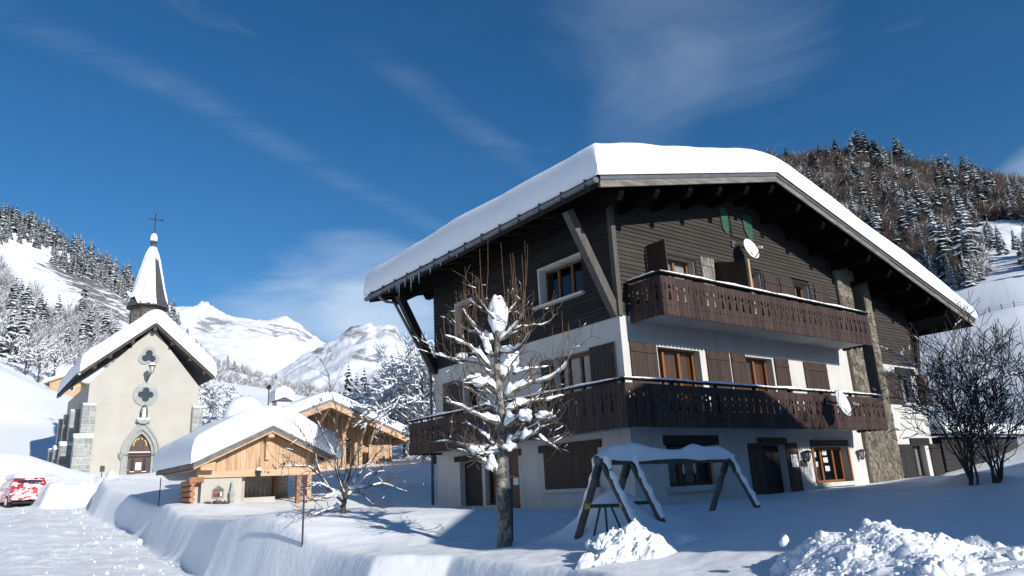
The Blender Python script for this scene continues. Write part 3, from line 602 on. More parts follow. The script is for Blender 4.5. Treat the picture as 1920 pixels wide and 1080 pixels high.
# openings: x0, x1, z0, z1 in the wall plane
F2 = [(1.35, 3.28, 4.2, 6.02), (5.1, 6.52, 4.2, 6.1), (8.38, 9.28, 4.2, 6.06)]
F1 = [(1.31, 3.05, 1.5, 3.36), (5.15, 6.5, 1.5, 3.36)]
G0 = [(1.25, 3.22, -.2, .82), (5.28, 6.5, -1.2, .8), (7.98, 10.0, -.36, .72)]
SLIT = [(12.05, 12.86, 1.35, 6.6)]
WG = [(14.55, 15.6, 2.25, 3.32), (14.62, 15.65, -.42, .72)]
L2 = [(1.25, 3.0, 5.0, 6.06), (6.5, 7.5, 5.0, 6.06)]
L1 = [(1.2, 2.62, 1.6, 3.4), (6.3, 7.2, 1.6, 3.42)]
LG = [(4.5, 4.98, -1.25, .86), (6.36, 7.6, -1.25, .86), (5.62, 6.2, -.5, .86)]
# white lower walls
def wall_x(name, x0, x1, z0, z1, holes, y0, y1, m):
    mb = MB()
    for a, b, p, q in rects_minus(x0, x1, z0, z1, holes): mb.box(a, b, y0, y1, p, q)
    return cb(name, mb, m)
def wall_y(name, y0, y1, z0, z1, holes, x0, x1, m):
    mb = MB()
    for a, b, p, q in rects_minus(y0, y1, z0, z1, holes): mb.box(x0, x1, a, b, p, q)
    return cb(name, mb, m)
wall_x('wall', 0, 11.1, BASE, 4.08, F1 + G0, 0, .28, M['render'])
wall_x('wall', 13.35, 16.35, BASE, 3.65, WG, .02, .28, M['render'])
wall_y('wall', .28, 9.0, BASE, 4.08, L1 + LG, 0, .28, M['render'])
wall_y('wall', .28, 9.0, BASE, 3.65, [], 16.05, 16.33, M['render'])
cb('wall', MB().box(.3, 16.0, 8.72, 8.99, BASE, 4.0), M['render'])
# backing of the timber storey with its openings, following the roof slope
def gable_cells(x0, x1, z0, holes, off):
    cells = []; step = .25; n = int(math.ceil((x1 - x0) / step))
    xs = sorted({x0, x1, *[x0 + (x1 - x0) * i / n for i in range(1, n)], *[h[i] for h in holes for i in (0, 1) if x0 < h[i] < x1]})
    for a, b in zip(xs[:-1], xs[1:]):
        c = (a + b) / 2; z = z0
        for h in sorted(holes, key=lambda h: h[2]):
            if h[0] < c < h[1]:
                if h[2] > z + 1e-3: cells.append((a, b, z, z, h[2], h[2]))
                z = h[3]
        cells.append((a, b, z, z, roof_z(a) + off, roof_z(b) + off))
    return cells
def gable(name, x0, x1, z0, holes, y0, y1, m, off=.16):
    mb = MB()
    for a, b, za, zb, ta, tb in gable_cells(x0, x1, z0, holes, off):
        mb.hexa([(a, y0, za), (a, y0, ta), (a, y1, za), (a, y1, ta), (b, y0, zb), (b, y0, tb), (b, y1, zb), (b, y1, tb)])
    return cb(name, mb, m)
gable('timber_wall', .26, 11.08, 4.083, F2, .035, .28, M['dark_beam'])
gable('timber_wall', 13.37, 16.2, 3.653, [], .055, .28, M['dark_beam'])
gable('timber_wall', .26, 16.2, 4.0, [], 8.72, 8.97, M['dark_beam'])
wall_y('timber_wall', .28, 8.97, 4.083, 7.15, L2, .035, .27, M['dark_beam'])
wall_y('timber_wall', .28, 8.97, 3.653, 5.85, [], 16.05, 16.25, M['dark_beam'])
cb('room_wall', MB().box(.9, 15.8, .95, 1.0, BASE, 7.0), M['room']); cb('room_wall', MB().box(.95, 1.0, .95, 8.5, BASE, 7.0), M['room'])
# siding planks, one object each
PH = .118
def plank_front(x0, x1, z0, holes, y, m):
    z = z0
    while True:
        zt = z + PH
        lo, hi = x0, x1
        # keep the part of the row that is below the roof
        lim = lambda u: roof_z(u) + .14
        if zt > lim(x0): lo = max(x0, RIDGE_U - (RIDGE_Z + .14 - zt) / SL)
        if zt > lim(x1): hi = min(x1, RIDGE_U + (RIDGE_Z + .14 - zt) / SLR)
        if hi - lo < .3: break
        for a, b in split_row(lo, hi, z, zt, holes):
            L = b - a; cuts = [a, b]
            if L > 4.5: c = a + L * random.uniform(.35, .65); cuts = [a, c, b]
            for p, q in zip(cuts[:-1], cuts[1:]):
                e = random.uniform(-.003, .003)
                mb = MB().hexa([(p, y + e - .012, z + .006), (p, y + .012 + e, zt), (p, y + .05, z + .006), (p, y + .05, zt), (q, y + e - .012, z + .006), (q, y + .012 + e, zt), (q, y + .05, z + .006), (q, y + .05, zt)])
                cb('plank', mb, m)
        z = zt
trim2 = [(h[0] - .06, h[1] + .06, h[2] - .06, h[3] + .06) for h in F2]
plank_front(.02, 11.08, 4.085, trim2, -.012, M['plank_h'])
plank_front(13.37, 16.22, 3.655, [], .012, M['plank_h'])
def plank_left(holes):
    z = 4.085
    while z < 6.98:
        zt = z + PH
        for a, b in split_row(.06, 8.97, z, zt, holes):
            e = random.uniform(-.003, .003); x = -.012
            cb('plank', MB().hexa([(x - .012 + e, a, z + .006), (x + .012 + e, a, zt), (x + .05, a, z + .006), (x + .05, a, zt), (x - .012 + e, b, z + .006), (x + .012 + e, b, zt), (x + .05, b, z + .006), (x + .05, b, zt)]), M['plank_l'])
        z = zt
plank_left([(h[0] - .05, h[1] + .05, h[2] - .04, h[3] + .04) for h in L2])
cb('corner_post', MB().box(-.05, .10, -.055, .09, 4.06, 7.12), M['strut_wood'])
cb('drip_board', MB().box(-.06, 0.0, .11, 9.0, 4.055, 4.083), M['dark_beam'])
# roof
def rake_slab(y0, y1, o0, o1, e0=EL, e1=ER):
    mb = MB(); R_ = RIDGE_U
    poly = [(e0, roof_z(e0) + o0), (R_, RIDGE_Z + o0), (e1, roof_z(e1) + o0), (e1, roof_z(e1) + o1), (R_, RIDGE_Z + o1), (e0, roof_z(e0) + o1)]
    return mb.prism(poly, y0, y1)
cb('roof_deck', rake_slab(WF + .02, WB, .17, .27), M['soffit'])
for e0, e1, cuts in ((EL, RIDGE_U, (EL, 3.3, RIDGE_U)), (RIDGE_U, ER, (RIDGE_U, 8.9, 12.2, 15.3, ER))):
    for a, b in zip(cuts[:-1], cuts[1:]):
        j = random.uniform(-.012, .012)
        cb('fascia_board', MB().hexa([(a, WF - .03 + j, roof_z(a) - .005), (a, WF - .03 + j, roof_z(a) + .17), (a, WF + .02, roof_z(a) - .005), (a, WF + .02, roof_z(a) + .17), (b - .006, WF - .03 + j, roof_z(b) - .005), (b - .006, WF - .03 + j, roof_z(b) + .17), (b - .006, WF + .02, roof_z(b) - .005), (b - .006, WF + .02, roof_z(b) + .17)]), M['fascia'])
cb('metal_verge', rake_slab(WF - .06, WF + .01, .172, .31), M['zinc'])
cb('fascia_board', rake_slab(WB, WB + .04, .0, .27), M['dark_beam'])
for i in range(14):
    u = RIDGE_U + (i - 5) * 1.345
    if u < EL + .5 or u > ER - .7: continue
    z = roof_z(u) + .17; wd = .17
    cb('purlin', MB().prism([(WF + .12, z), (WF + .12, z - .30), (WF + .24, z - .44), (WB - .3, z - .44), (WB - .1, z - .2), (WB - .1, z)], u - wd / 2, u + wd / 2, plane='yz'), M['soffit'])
for i in range(15):
    y = -.55 + i * .74
    if y < .2: continue
    cb('rafter', MB().hexa([(EL + .1, y - .05, roof_z(EL + .1) + .03), (EL + .1, y - .05, roof_z(EL + .1) + .16), (EL + .1, y + .05, roof_z(EL + .1) + .03), (EL + .1, y + .05, roof_z(EL + .1) + .16), (.1, y - .05, roof_z(.1) + .03), (.1, y - .05, roof_z(.1) + .16), (.1, y + .05, roof_z(.1) + .03), (.1, y + .05, roof_z(.1) + .16)]), M['dark_beam'])
cb('eave_board', MB().box(EL - .03, EL, WF, WB, roof_z(EL) + .02, roof_z(EL) + .27), M['dark_beam'])
cb('eave_board', MB().box(ER, ER + .03, WF, WB, roof_z(ER) + .02, roof_z(ER) + .27), M['dark_beam'])
gpts = [(EL - .11, WF - .02, roof_z(EL) + .17), (EL - .11, WB + .08, roof_z(EL) + .12)]
gut = cb('gutter', MB().tube(gpts, .085, 10), M['zinc'], smooth=False)
for i in range(14):
    y = WF + .3 + i * .85
    MB().box(EL - .2, EL + .02, y - .012, y + .012, roof_z(EL) + .05, roof_z(EL) + .27).build('gutter_bracket', M['zinc'], gut)
cb('downpipe', MB().tube([(EL - .1, 9.35, roof_z(EL) + .1), (EL - .08, 9.35, 6.55), (EL + .12, 9.3, 6.42), (-1.45, 9.2, 6.38), (-.16, 9.15, 4.2), (-.12, 9.1, 3.9), (-.12, 9.1, BASE)], .055, 8), M['zinc'], smooth=True)
def icicles():
    for (y, l) in ((6.6, .38), (6.95, .22), (7.1, .5), (7.5, .28), (7.9, .52), (8.05, .3), (5.9, .25), (8.6, .2), (5.3, .16), (4.4, .14)):
        cb('icicle', MB().tube([(EL - .13, y, roof_z(EL) + .1), (EL - .13, y, roof_z(EL) + .1 - l * .5), (EL - .13, y + .01, roof_z(EL) + .1 - l)], [.022, .012, .002], 5), M['ice'])
icicles()
# struts
cb('strut', MB().beam((.02, .12, 4.10), (-1.5, .02, 6.62), .24, .20, up=(0, 1, 0)), M['strut_wood'])
cb('strut', MB().beam((.02, 8.9, 3.95), (-1.52, 8.75, 6.55), .24, .22, up=(0, 1, 0)), M['dark_beam'])
cb('strut', MB().beam((16.36, .3, 2.1), (17.5, .3, 5.45), .26, .24, up=(0, 1, 0)), M['dark_beam'])
cb('strut', MB().beam((16.36, 8.7, 2.3), (17.5, 8.7, 5.45), .26, .22, up=(0, 1, 0)), M['dark_beam'])
# snow on the roof
def snow_sheet(xs0, xs1, ys0, ys1, zfun, T, seed, edge=.75, nx=90, ny=70, droop=.05, wav=.12, sharp=None):
    """thick blanket with rounded rims over a surface z = zfun(x)"""
    rim = [(-.0, 0.0), (-droop, .18), (-droop * 1.2, .42), (-droop * .8, .64), (.0, .80), (.12 * edge, .885), (.4 * edge, .965), (edge, 1.0)]
    def axis(a, b, n, ins0=True, ins1=True):
        lo = [(a + d, h) for d, h in rim]; hi = [(b - d, h) for d, h in rim][::-1]
        mid = [(x, 1.0) for x in np.linspace(a + edge, b - edge, n)[1:-1]]
        return lo + mid + hi
    X = axis(xs0, xs1, nx); Y = axis(ys0, ys1, ny)
    x = np.array([p[0] for p in X]); hx = np.array([p[1] for p in X]); y = np.array([p[0] for p in Y]); hy = np.array([p[1] for p in Y])
    XX, YY = np.meshgrid(x, y, indexing='ij'); H = np.minimum(hx[:, None], hy[None, :]) * (.55 + .45 * np.sqrt(hx[:, None] * hy[None, :]))
    nz = fbm(XX / 2.2, YY / 2.2, 3, seed) * wav + fbm(XX / .6, YY / .6, 2, seed + 4) * wav * .18
    Z0 = sharp(XX) if sharp else zfun(XX, YY)
    ZZ = Z0 + (zfun(XX, YY) - Z0) * H + (T(XX) if callable(T) else T) * H * (1 + nz)
    return np.stack([XX, YY, ZZ], -1)
def smooth_gable(u, v):
    k = .55; a = RIDGE_Z - SL * (RIDGE_U - u); b = RIDGE_Z - SLR * (u - RIDGE_U); h = np.clip(.5 + .5 * (b - a) / k, 0, 1)
    return b * (1 - h) + a * h - k * h * (1 - h) + .285
g = snow_sheet(EL - .12, ER + .02, WF - .10, WB + .08, smooth_gable, lambda u: np.interp(u, [EL, 1.0, RIDGE_U, 15.5, ER], [.98, .9, .80, .80, .62]), 5, edge=.38, sharp=lambda u: np.where(u < RIDGE_U, RIDGE_Z - SL * (RIDGE_U - u), RIDGE_Z - SLR * (u - RIDGE_U)) + .285)
nr, nc = g.shape[:2]; ii, jj = np.meshgrid(np.arange(nr - 1), np.arange(nc - 1), indexing='ij'); a_ = (ii * nc + jj).ravel()
GRIDF = lambda nr, nc: (lambda a: np.stack([a, a + nc, a + nc + 1, a + 1], -1))((np.arange(nr - 1)[:, None] * nc + np.arange(nc - 1)[None]).ravel())
link('roof_snow', np_mesh('roof_snow', g.reshape(-1, 3), GRIDF(nr, nc), M['snow']), ch, (0, 0, ZB))
# stone pier with window slit
def stone_face(x0, x1, z0, z1, y, holes, sx, sz, m, parent=ch, yoff=.035, jit=.3, name='stone', zb=ZB):
    """irregular stones set in mortar, in the x-z plane facing -y"""
    rows = []; z = z0
    while z < z1 - .04:
        h = min(sz * random.uniform(.75, 1.3), z1 - z)
        if z1 - z - h < sz * .4: h = z1 - z
        rows.append((z, h)); z += h
    n = 0
    for z, h in rows:
        x = x0 - random.uniform(0, sx * .5) * 0
        while x < x1 - .02:
            w = sx * random.uniform(.65, 1.4)
            if x1 - x - w < sx * .4: w = x1 - x
            a, b = x, min(x + w, x1); x = b
            for p, q in split_row(a, b, z, z + h, holes):
                if q - p < .09: continue
                g_ = .013; cx, cz = (p + q) / 2, z + h / 2; e = random.uniform(0, .028)
                pts = []
                for (px, pz) in ((p + g_, z + g_), (cx, z + g_), (q - g_, z + g_), (q - g_, cz), (q - g_, z + h - g_), (cx, z + h - g_), (p + g_, z + h - g_), (p + g_, cz)):
                    pts.append((min(max(px + random.uniform(-1, 1) * jit * .09 * (q - p), p + .006), q - .006), min(max(pz + random.uniform(-1, 1) * jit * .16 * h, z + .006), z + h - .006)))
                k = len(pts); vs = [(u, y - yoff * .4 - e * .3, v) for u, v in pts] + [(cx + (u - cx) * .82, y - yoff - e, cz + (v - cz) * .82) for u, v in pts] + [(u, y + .03, v) for u, v in pts]
                fs = [tuple(range(k, 2 * k))] + [(i, (i + 1) % k, k + (i + 1) % k, k + i) for i in range(k)] + [(2 * k + i, 2 * k + (i + 1) % k, (i + 1) % k, i) for i in range(k)]
                MB().add(vs, fs).build(name, m, parent, (0, 0, zb)); n += 1
    return n
def clip_poly(P, nx, ny, c):
    out = []; n = len(P)
    for i in range(n):
        a, b = P[i], P[(i + 1) % n]; da, db = a[0] * nx + a[1] * ny - c, b[0] * nx + b[1] * ny - c
        if da <= 0: out.append(a)
        if da * db < 0: t = da / (da - db); out.append((a[0] + (b[0] - a[0]) * t, a[1] + (b[1] - a[1]) * t))
    return out
def rubble(x0, x1, z0, z1, y, size, m, parent):
    """random rubble: every stone a cell among its neighbours, with a raised face"""
    nx, nz = max(1, round((x1 - x0) / size)), max(1, round((z1 - z0) / (size * .8))); sx, sz = (x1 - x0) / nx, (z1 - z0) / nz
    pts = [(x0 + sx * (i + .5 + random.uniform(-.42, .42) + (.25 if j % 2 else -.25) * (nx > 1)), z0 + sz * (j + .5 + random.uniform(-.42, .42))) for i in range(nx) for j in range(nz)]
    for k, p in enumerate(pts):
        P = [(x0, z0), (x1, z0), (x1, z1), (x0, z1)]
        for q in pts:
            if q is p or abs(q[0] - p[0]) > 3 * sx or abs(q[1] - p[1]) > 3 * sz: continue
            ax, az = q[0] - p[0], q[1] - p[1]; P = clip_poly(P, ax, az, (q[0] ** 2 + q[1] ** 2 - p[0] ** 2 - p[1] ** 2) / 2)
            if len(P) < 3: break
        if len(P) < 3: continue
        cx, cz = sum(a[0] for a in P) / len(P), sum(a[1] for a in P) / len(P); w = max(abs(a[0] - cx) + abs(a[1] - cz) for a in P); s1 = 1 - .016 / max(w, .05) * 1.3; s2 = s1 * .86; e = random.uniform(.012, .034); n = len(P)
        tx, tz = random.uniform(-.05, .05), random.uniform(-.05, .05)
        vs = [(cx + (a[0] - cx) * s1, y + .02, cz + (a[1] - cz) * s1) for a in P] + [(cx + (a[0] - cx) * s1, y - e * .35, cz + (a[1] - cz) * s1) for a in P] + [(cx + (a[0] - cx) * s2, y - e + (a[0] - cx) * tx + (a[1] - cz) * tz, cz + (a[1] - cz) * s2) for a in P]
        fs = [tuple(range(2 * n, 3 * n))] + [(r * n + i, r * n + (i + 1) % n, (r + 1) * n + (i + 1) % n, (r + 1) * n + i) for r in (0, 1) for i in range(n)]
        MB().add(vs, fs).build('stone', m, parent)
PIER = (11.1, 13.35)
mb = MB()
for a, b, za, zb, ta, tb in gable_cells(PIER[0], PIER[1], BASE, SLIT, .16):
    mb.hexa([(a, -.10, za), (a, -.10, ta), (a, .3, za), (a, .3, ta), (b, -.10, zb), (b, -.10, tb), (b, .3, zb), (b, .3, tb)])
pier = cb('stone_pier', mb, M['mortar'])
for a in ((PIER[0] + .01, PIER[1] - .01, -1.0, 1.33), (PIER[0] + .01, 12.04, 1.33, 6.6), (12.87, PIER[1] - .01, 1.33, 6.35)): rubble(*a, -.10, .30, M['stone_rust'], pier)
# windows, shutters
def window(parent, x0, x1, z0, z1, y, fm, mull, glass='glass_clear', curtain=None, fw=.07, axis='x'):
    """casement: frame with the panes as its sub-parts, set back in the opening"""
    T = (lambda a, b, c, d, e, f: (a, b, c, d, e, f)) if axis == 'x' else (lambda a, b, c, d, e, f: (c, d, a, b, e, f))
    mb = MB(); yb = y + .06
    for q in ((x0, x0 + fw, y, yb, z0, z1), (x1 - fw, x1, y, yb, z0, z1), (x0 + fw, x1 - fw, y, yb, z0, z0 + fw), (x0 + fw, x1 - fw, y, yb, z1 - fw, z1)): mb.box(*T(*q))
    xs = [x0 + fw] + [x0 + (x1 - x0) * k for k in mull] + [x1 - fw]
    for k in mull:
        c = x0 + (x1 - x0) * k; mb.box(*T(c - fw * .6, c + fw * .6, y - .012, yb - .005, z0 + fw, z1 - fw))
    f = mb.build('window', fm, parent, (0, 0, ZB) if parent is ch else None)
    for a, b in zip(xs[:-1], xs[1:]):
        MB().box(*T(a + .005, b - .005, y + .03, y + .036, z0 + fw, z1 - fw)).build('pane', M[glass], f)
        if curtain:
            n = 9; P = []
            A, B = a + .02, b - .02
            for i in range(n * 4 + 1):
                t = i / (n * 4); yy = y + .10 + .03 * math.sin(t * n * 2 * math.pi)
                p = (A + (B - A) * t, yy); P.append(p)
            rows = [[(p[0], p[1], z) if axis == 'x' else (p[1], p[0], z) for p in P] for z in (z0 + fw, z1 - fw)]
            MB().grid(rows).build('curtain', M[curtain], f)
    return f
def shutter(x0, x1, z0, z1, m, y=-.045, th=.035, battens=True, parent=ch, axis='x', nb=None):
    """shutter of upright boards held by cross battens"""
    T = (lambda a, b, c, d, e, f: (a, b, c, d, e, f)) if axis == 'x' else (lambda a, b, c, d, e, f: (c, d, a, b, e, f))
    root = MB()
    root.box(*T(x0 + .02, x1 - .02, y + th - .006, y + th + .004, z0 + .02, z1 - .02))
    s = root.build('shutter', m, parent, (0, 0, ZB) if parent is ch else None)
    for z in ((z0 + .14, z1 - .22) if battens else ()): MB().box(*T(x0 + .03, x1 - .03, y - .022, y - .003, z - .045, z + .045)).build('batten', m, s)
    n = nb or max(3, round((x1 - x0) / .14)); w = (x1 - x0) / n
    for i in range(n):
        e = random.uniform(-.002, .002)
        MB().box(*T(x0 + i * w + .003, x0 + (i + 1) * w - .003, y + e, y + th + e, z0, z1)).build('board', m, s)
    return s
def perp_shutter(x, w0, w1, z0, z1, m):
    s = MB().box(x - .02, x, w0, w1, z0 + .15, z0 + .24).build('shutter', m, ch, (0, 0, ZB)); n = 4
    for i in range(n): MB().box(x, x + .035, w0 + (w1 - w0) * i / n + .003, w0 + (w1 - w0) * (i + 1) / n - .003, z0, z1).build('board', m, s)
def casing(holes, m, y0=-.04, axis='x', fw=.07):
    for h in holes:
        mb = MB(); x0, x1, z0, z1 = h
        T = (lambda a, b, c, d, e, f: (a, b, c, d, e, f)) if axis == 'x' else (lambda a, b, c, d, e, f: (c, d, a, b, e, f))
        for q in ((x0 - fw, x0, y0, .02, z0 - fw, z1 + fw), (x1, x1 + fw, y0, .02, z0 - fw, z1 + fw), (x0, x1, y0, .02, z1, z1 + fw), (x0, x1, y0, .02, z0 - fw, z0)): mb.box(*T(*q))
        cb('window_casing', mb, m)
casing(F2, M['dark_beam'])
for h in F2:   # grey reveals
    mb = MB(); mb.box(h[0], h[0] + .012, .0, .27, h[2], h[3]); mb.box(h[1] - .012, h[1], .0, .27, h[2], h[3]); mb.box(h[0] + .012, h[1] - .012, .0, .27, h[3] - .012, h[3]); cb('window_reveal', mb, M['render'])
window(ch, 1.37, 3.26, 4.2, 6.0, .22, M['winframe'], (.33, .66), curtain='curtain_white')
window(ch, 5.12, 6.5, 4.2, 6.08, .22, M['winframe'], (.5,))
window(ch, 8.4, 9.26, 4.2, 6.04, .22, M['winframe'], (.5,))
window(ch, 1.32, 3.04, 1.5, 3.35, .22, M['winframe'], (.25, .62), curtain='curtain')
window(ch, 5.16, 6.49, 1.5, 3.35, .22, M['winframe'], (.5,), curtain='curtain')
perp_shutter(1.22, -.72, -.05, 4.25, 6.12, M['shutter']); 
shutter(3.56, 4.18, 4.25, 6.2, M['shutter_grey']); shutter(6.68, 7.5, 4.25, 6.1, M['shutter']); shutter(7.55, 8.3, 4.25, 6.1, M['shutter_grey'] if 0 else M['shutter']); shutter(9.62, 10.5, 4.25, 6.15, M['shutter'])
shutter(.25, 1.24, 1.55, 3.42, M['shutter']); shutter(3.3, 4.33, 1.55, 3.42, M['shutter']); shutter(4.42, 5.1, 1.55, 3.42, M['shutter']); shutter(6.58, 7.33, 1.55, 3.4, M['shutter']); shutter(8.2, 9.55, 1.55, 3.39, M['shutter'])
# ground floor front
window(ch, 1.27, 3.2, -.2, .8, .2, M['winframe_dark'], (.33, .68)); cb('lintel', MB().box(1.16, 3.36, -.05, .28, .82, 1.06), M['shutter']); cb('sill', MB().box(1.1, 3.34, -.14, .26, -.34, -.2), M['sill'])
w2 = window(ch, 8.0, 9.98, -.36, .7, .2, M['winframe'], (.36, .72)); cb('lintel', MB().box(7.9, 10.1, -.05, .28, .723, .92), M['shutter']); cb('sill', MB().box(7.95, 10.14, -.16, .26, -.48, -.36), M['sill'])
cb('window_trim', MB().box(7.90, 7.98, -.04, .2, -.36, .72), M['winframe']); cb('window_trim', MB().box(10.0, 10.09, -.04, .2, -.36, .72), M['winframe'])
for (x, z, w) in ((8.17, .42, .33), (8.2, .12, .33), (8.86, .47, .26), (8.88, .24, .26), (8.92, -.02, .26)):
    p = MB().box(x, x + w, .215, .222, z, z + .16).build('window_card', M['lace'], w2)
for x in (1.5, 2.25): MB().box(x, x + .38, .285, .29, -.1, .5).build('window_card', M['fascia'], ch, (0, 0, ZB))
door = cb('door', MB().box(5.3, 6.48, .22, .27, BASE, .78), M['shutter_black'])
for i in range(6): MB().box(5.32 + i * .19, 5.32 + i * .19 + .18, .2, .22, BASE, .76).build('board', M['shutter_black'], door)
MB().tube([(6.3, .17, -.35), (6.3, .17, -.2)], .018, 6).build('handle', M['iron'], door)
cb('lintel', MB().box(5.16, 6.6, -.05, .28, .803, 1.0), M['shutter'])
shutter(4.66, 5.26, BASE, .84, M['shutter'], nb=4); rl = shutter(6.5, 7.1, BASE, .84, M['shutter'], nb=4)
# left face
cb('window_casing', MB().box(-.04, 0.02, 3.0, 3.08, 4.98, 6.06).box(-.04, .02, 1.2, 3.08, 6.06, 6.12), M['sill'])
for (a, b) in ((1.25, 3.0), (6.5, 7.5)):
    mb = MB(); mb.box(.0, .27, b - .015, b, 5.0, 6.06); mb.box(.0, .27, a, b - .015, 6.045, 6.06); cb('window_reveal', mb, M['render'])
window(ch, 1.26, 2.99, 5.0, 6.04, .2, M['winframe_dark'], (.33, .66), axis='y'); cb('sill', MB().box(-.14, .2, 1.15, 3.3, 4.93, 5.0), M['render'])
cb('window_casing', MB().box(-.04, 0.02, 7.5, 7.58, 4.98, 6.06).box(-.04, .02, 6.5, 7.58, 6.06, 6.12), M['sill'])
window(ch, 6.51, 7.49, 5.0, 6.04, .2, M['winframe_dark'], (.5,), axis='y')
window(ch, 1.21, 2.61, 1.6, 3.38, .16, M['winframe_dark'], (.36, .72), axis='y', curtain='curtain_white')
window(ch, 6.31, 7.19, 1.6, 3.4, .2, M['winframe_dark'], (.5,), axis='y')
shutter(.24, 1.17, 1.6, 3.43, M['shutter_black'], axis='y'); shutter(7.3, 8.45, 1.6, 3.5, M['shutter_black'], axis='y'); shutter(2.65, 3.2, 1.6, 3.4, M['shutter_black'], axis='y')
cl = cb('lintel', MB().box(-.06, .02, 1.02, 3.5, .86, 1.06), M['shutter'])
sh = shutter(1.2, 3.3, -.12, .86, M['shutter'], axis='y', battens=False, y=-.05); cb('sill', MB().box(-.12, .02, 1.1, 3.42, -.22, -.122), M['render'])
cb('lintel', MB().box(-.06, .27, 4.36, 5.1, .863, 1.04), M['winframe_dark']); cb('lintel', MB().box(-.08, .27, 6.2, 7.8, .863, 1.03), M['dark_beam']); cb('lintel', MB().box(-.04, .27, 5.5, 6.18, .863, .96), M['dark_beam'])
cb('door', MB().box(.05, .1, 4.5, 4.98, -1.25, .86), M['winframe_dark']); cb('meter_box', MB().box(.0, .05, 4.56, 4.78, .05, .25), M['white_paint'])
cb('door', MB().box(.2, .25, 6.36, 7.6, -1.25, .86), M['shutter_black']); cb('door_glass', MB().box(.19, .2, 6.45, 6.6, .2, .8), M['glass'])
window(ch, 5.62, 6.2, -.5, .86, .15, M['winframe_dark'], (.5,), axis='y')
# right wing windows
for (x0, x1, z0, z1) in WG:
    window(ch, x0, x1, z0, z1, .2, M['shutter_black'], (.5,), curtain='curtain_white'); cb('lintel', MB().box(x0 - .1, x1 + .35, -.04, .28, z1 + .003, z1 + .26), M['dark_beam'])
    cb('sill', MB().box(x0 - .05, x1 + .1, -.1, .26, z0 - .1, z0), M['sill'])
shutter(13.5, 14.5, 2.2, 3.38, M['shutter'], y=-.03); shutter(16.0, 16.95, 2.2, 3.38, M['shutter'], y=-.03); shutter(13.55, 14.55, -.5, .76, M['shutter_black'], y=-.03); shutter(15.95, 16.8, -.5, .76, M['shutter_black'], y=-.03)
# green panels under the ridge
cb('green_board', MB().prism([(4.80, 8.0), (4.86, 7.3), (5.0, 7.16), (5.18, 7.3), (5.2, 8.0)], -.055, -.03), M['green']); cb('green_board', MB().prism([(5.95, 8.0), (6.0, 7.45), (6.22, 7.1), (6.4, 7.3), (6.44, 8.0)], -.055, -.03), M['green'])
cb('hatch_frame', MB().box(5.26, 5.34, -.05, -.02, 7.1, 7.9).box(5.34, 6.0, -.05, -.02, 7.1, 7.16), M['dark_beam'])
# ------------------------------------------------------------- carved balconies
def half_board(h, kind, pitch=.30):
    """half of a motif: the left edge carries half a fir, half a disc and half a diamond; the right edge half a bow-tie slot"""
    w = pitch / 2; g = .003
    zt = h; L_ = [(g, 0)]
    def fir(zb): return [(.014, zb), (.014, zb + .045), (.070, zb + .05), (.024, zb + .135), (.055, zb + .14), (.018, zb + .215), (.040, zb + .22), (g, zb + .285)]
    dz = .235
    L = [(g, .03), (g, dz - .026), (.026, dz), (g, dz + .026), (g, .34)] + fir(.345) + [(g, .655)]
    cz = .715
    for k in range(1, 8): a = -math.pi / 2 + math.pi * k / 8; L.append((max(g, .050 * math.cos(a)), cz + .050 * math.sin(a)))
    L += [(g, .80), (g, zt)]
    Rr = [(w - g, zt), (w - g, .795), (w - .028, .79), (w - .013, .75), (w - .013, .70), (w - .03, .645), (w - g, .64), (w - g, dz + .026), (w - .026, dz), (w - g, dz - .026), (w - g, .03)]
    Bt = [(w * .88, -.005), (w * .5, -.03), (w * .12, -.005)]
    return L + Rr + Bt
def board_mesh(h, th, mirror=False):
    poly = half_board(h, 0)
    if mirror: poly = [(.15 - x, z) for x, z in poly][::-1]
    n = len(poly); vs = [(x, 0, z) for x, z in poly] + [(x, th, z) for x, z in poly]
    import mathutils
    tris = mathutils.geometry.tessellate_polygon([[Vector((x, z, 0)) for x, z in poly]])
    fs = [tuple(t) for t in tris] + [tuple(n + i for i in reversed(t)) for t in tris] + [(i, n + i, n + (i + 1) % n, (i + 1) % n) for i in range(n)]
    mb = MB().add(vs, fs); me = mb.mesh('board', M['board']); return me
bm_h = .98
BMESH = [board_mesh(bm_h, .024), board_mesh(bm_h, .024, True)]
def carve_run(parent, p0, p1, z0, posts=8):
    """boards from p0 to p1 (plan points), with the carved faces outward"""
    a = Vector((p0[0], p0[1], 0)); b = Vector((p1[0], p1[1], 0)); L = (b - a).length; d = (b - a) / L; ang = math.atan2(d.y, d.x)
    n = int(L / .15); s = L / n
    for i in range(n):
        # every few motifs a joint without a motif, as the panels of the balustrade meet
        o = link('board', BMESH[i % 2], parent, (a.x + d.x * i * s, a.y + d.y * i * s, z0 + random.uniform(-.003, .003)), (0, 0, ang)); o.scale = (s / .15, 1, 1)
